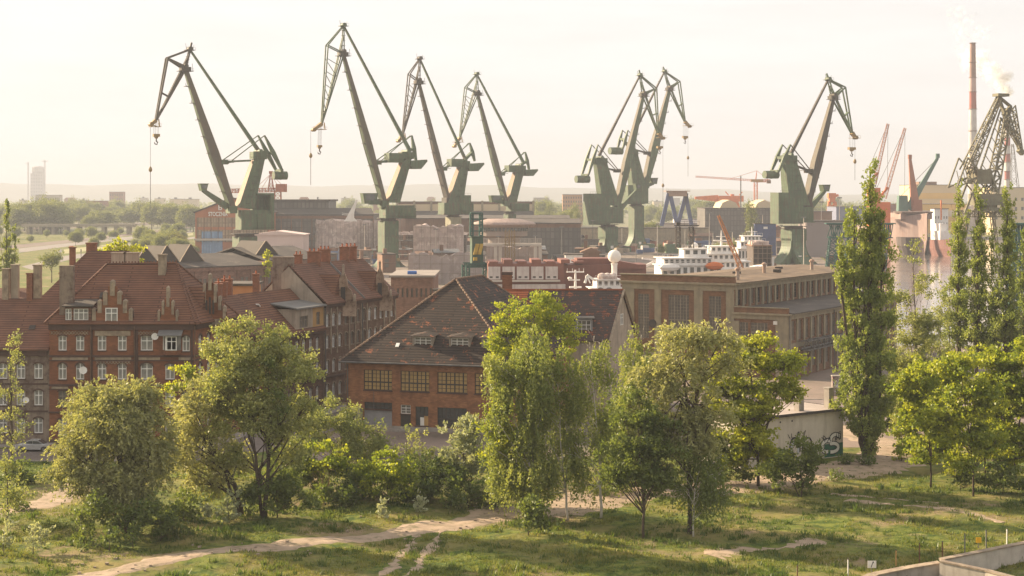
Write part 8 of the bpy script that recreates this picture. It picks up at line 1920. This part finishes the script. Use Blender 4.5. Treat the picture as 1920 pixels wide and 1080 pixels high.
# pebbles and scraps along the path
mb = MB()
for _ in range(150):
    t_ = random.random()*(len(PATHL[0][0])-1.01); a = PATHL[0][0][int(t_)]; b = PATHL[0][0][int(t_)+1]; f = t_-int(t_)
    x = a[0]+(b[0]-a[0])*f+random.gauss(0,2.6); y = a[1]+(b[1]-a[1])*f+random.gauss(0,2.6); r = random.uniform(.05,.16); z = float(hz(x,y))+.05
    mb.mesh8([(x+sx_*r*random.uniform(.6,1.2), y+sy_*r*random.uniform(.6,1.2), z+h) for h in (-.05,r*.8) for sx_, sy_ in ((-1,-1),(1,-1),(1,1),(-1,1))])
mb.build('rubble', stone_pale, kind='stuff')
# ---------------------------------------------------------------- distant trees
protos = []
random.seed(5); rng = np.random.default_rng(3)
def far_proto(w, h, tall=False):
    LB = [((0,0,h*.58), w*.5, h*.42, w*.5), ((w*.22,0,h*.5), w*.3, h*.3, w*.3), ((-w*.24,w*.1,h*.45), w*.3, h*.28, w*.3)] if not tall else [((0,0,h*(.15+.17*i)), w*.5*(.75+.35*math.sin(2.6*(i+.5)/5)), h*.14, w*.5) for i in range(5)]
    me, CC = make_crown('crown', 'far', LB, 2.2 if not tall else 4, 7, .45, .8 if not tall else .6)
    mb = MB(); limbs(mb, [(0,0,0),(0,0,h*.3),(0,0,h*.7)], .35, CC, 6); return me, mb.data('trunk', bark)
PR = [far_proto(13,14), far_proto(16,17), far_proto(11,12), far_proto(5,22,True)]
def ftree(px_, D, s_, k, lab, grp):
    p_ = Wp(px_,HZ,D); t = thing('poplar_tree' if k == 3 else 'distant_tree', lab, 'tree', (p_.x,D,0), random.uniform(0,6.28), grp); t.scale = (s_,s_,s_*random.uniform(.9,1.1))
    obj('crown', PR[k][0], t); obj('trunk', PR[k][1], t)
QT = []
_ft = ftree
def ftree(*a): QT.append(a)
for i in range(70):                          # belt of trees on the left
    px_ = random.uniform(-20,365); D = random.uniform(1450,2100); ftree(px_, D, random.uniform(1.0,1.75), random.randrange(3), 'hazy round tree in the belt beyond the railway', 'hazy trees beyond the railway at left')
for i in range(26):
    px_ = random.uniform(15,120); D = random.uniform(1400,1600); ftree(px_, D, random.uniform(1.2,1.8), random.randrange(3), 'hazy round tree in the belt beyond the railway', 'hazy trees beyond the railway at left')
for i in range(34):
    px_ = random.uniform(-10,350); D = random.uniform(950,1380); ftree(px_, D, random.uniform(.35,.75), random.randrange(3), 'hazy bush on the railway land at left', 'hazy bushes on the railway land at left')
for px_ in (102,130,136,122): ftree(px_, 1750, 1.15, 3, 'hazy slim poplar above the tree belt at left', 'hazy slim poplars at left')
for i in range(20):                          # bushes by the road
    px_ = random.uniform(265,365); D = random.uniform(860,1000); ftree(px_, D, random.uniform(.45,.7), random.randrange(3), 'hazy bush by the road left of the lettered hall', 'hazy bushes by the road left of the lettered hall')
for i, (px_, D, s_, k) in enumerate(((1068,1250,1.05,3),(1078,1260,1.15,3),(1083,1240,.95,3),(1017,1500,1,1),(1030,1500,1.2,3),(1045,1480,1,1),(1060,1450,1.1,1),(1408,1000,1.35,3),(1405,1010,.7,0),(1215,1100,.9,1),(1222,1120,.9,0))):
    ftree(px_, D, s_, k, ('slim hazy poplar between the cranes' if k == 3 else 'hazy round tree between the cranes'), ('slim hazy poplars between the cranes' if k == 3 else 'hazy round trees between the cranes'))
for px_, D, s_ in ((1096,830,.45),(1101,835,.45),(1334,760,.55),(1347,770,.85),(1360,770,.8),(1325,740,.5),(1378,800,.6),(1428,790,.5),(1440,700,.35),(1240,900,.5)):
    ftree(px_, D, s_, random.randrange(3), 'green bush growing among the dock buildings', 'green bushes among the dock buildings')
for i in range(60):
    px_ = random.choice([random.uniform(990,1090), random.uniform(1210,1330), random.uniform(1290,1330), random.uniform(640,900), random.uniform(1500,1600)]); D = random.uniform(1700,2600)
    ftree(px_, D, random.uniform(1.1,1.7), random.randrange(3), 'hazy round tree of the city behind the halls', 'hazy city trees behind the halls')
QT.sort(key=lambda a: (a[5], a[0])); cg = {}
for a in QT:
    cg[a[5]] = cg.get(a[5],0)+1; _ft(a[0],a[1],a[2],a[3],a[4].replace('hazy ', 'hazy ',1)+', '+ordw(cg[a[5]])+' from the left' if cg[a[5]] < 100 else a[4]+', rightmost', a[5])
# far woods that read as one mass
def woods(n, x0, x1, d0, d1, name):
    X = []; 
    c = rng.uniform(0,1,(n,3)); D_ = d0+(d1-d0)*c[:,0]; PX = x0+(x1-x0)*c[:,1]; Xw = (PX-960)/FPX*D_
    m = 14; P = np.repeat(np.stack([Xw,D_,np.full(n,7.0)],1),m,axis=0)+rng.normal(0,1,(n*m,3))*np.array([7,5,3.4]); P[:,2] = np.maximum(P[:,2],.5)
    T_ = np.repeat(rng.uniform(.1,.9,n),m); me = leaf_mesh(name, P, None, 5.0, T_, LM_['far'][0]); return obj(name, me, kind='stuff')
woods(2200, -200, 2100, 2300, 4800, 'far_woods')
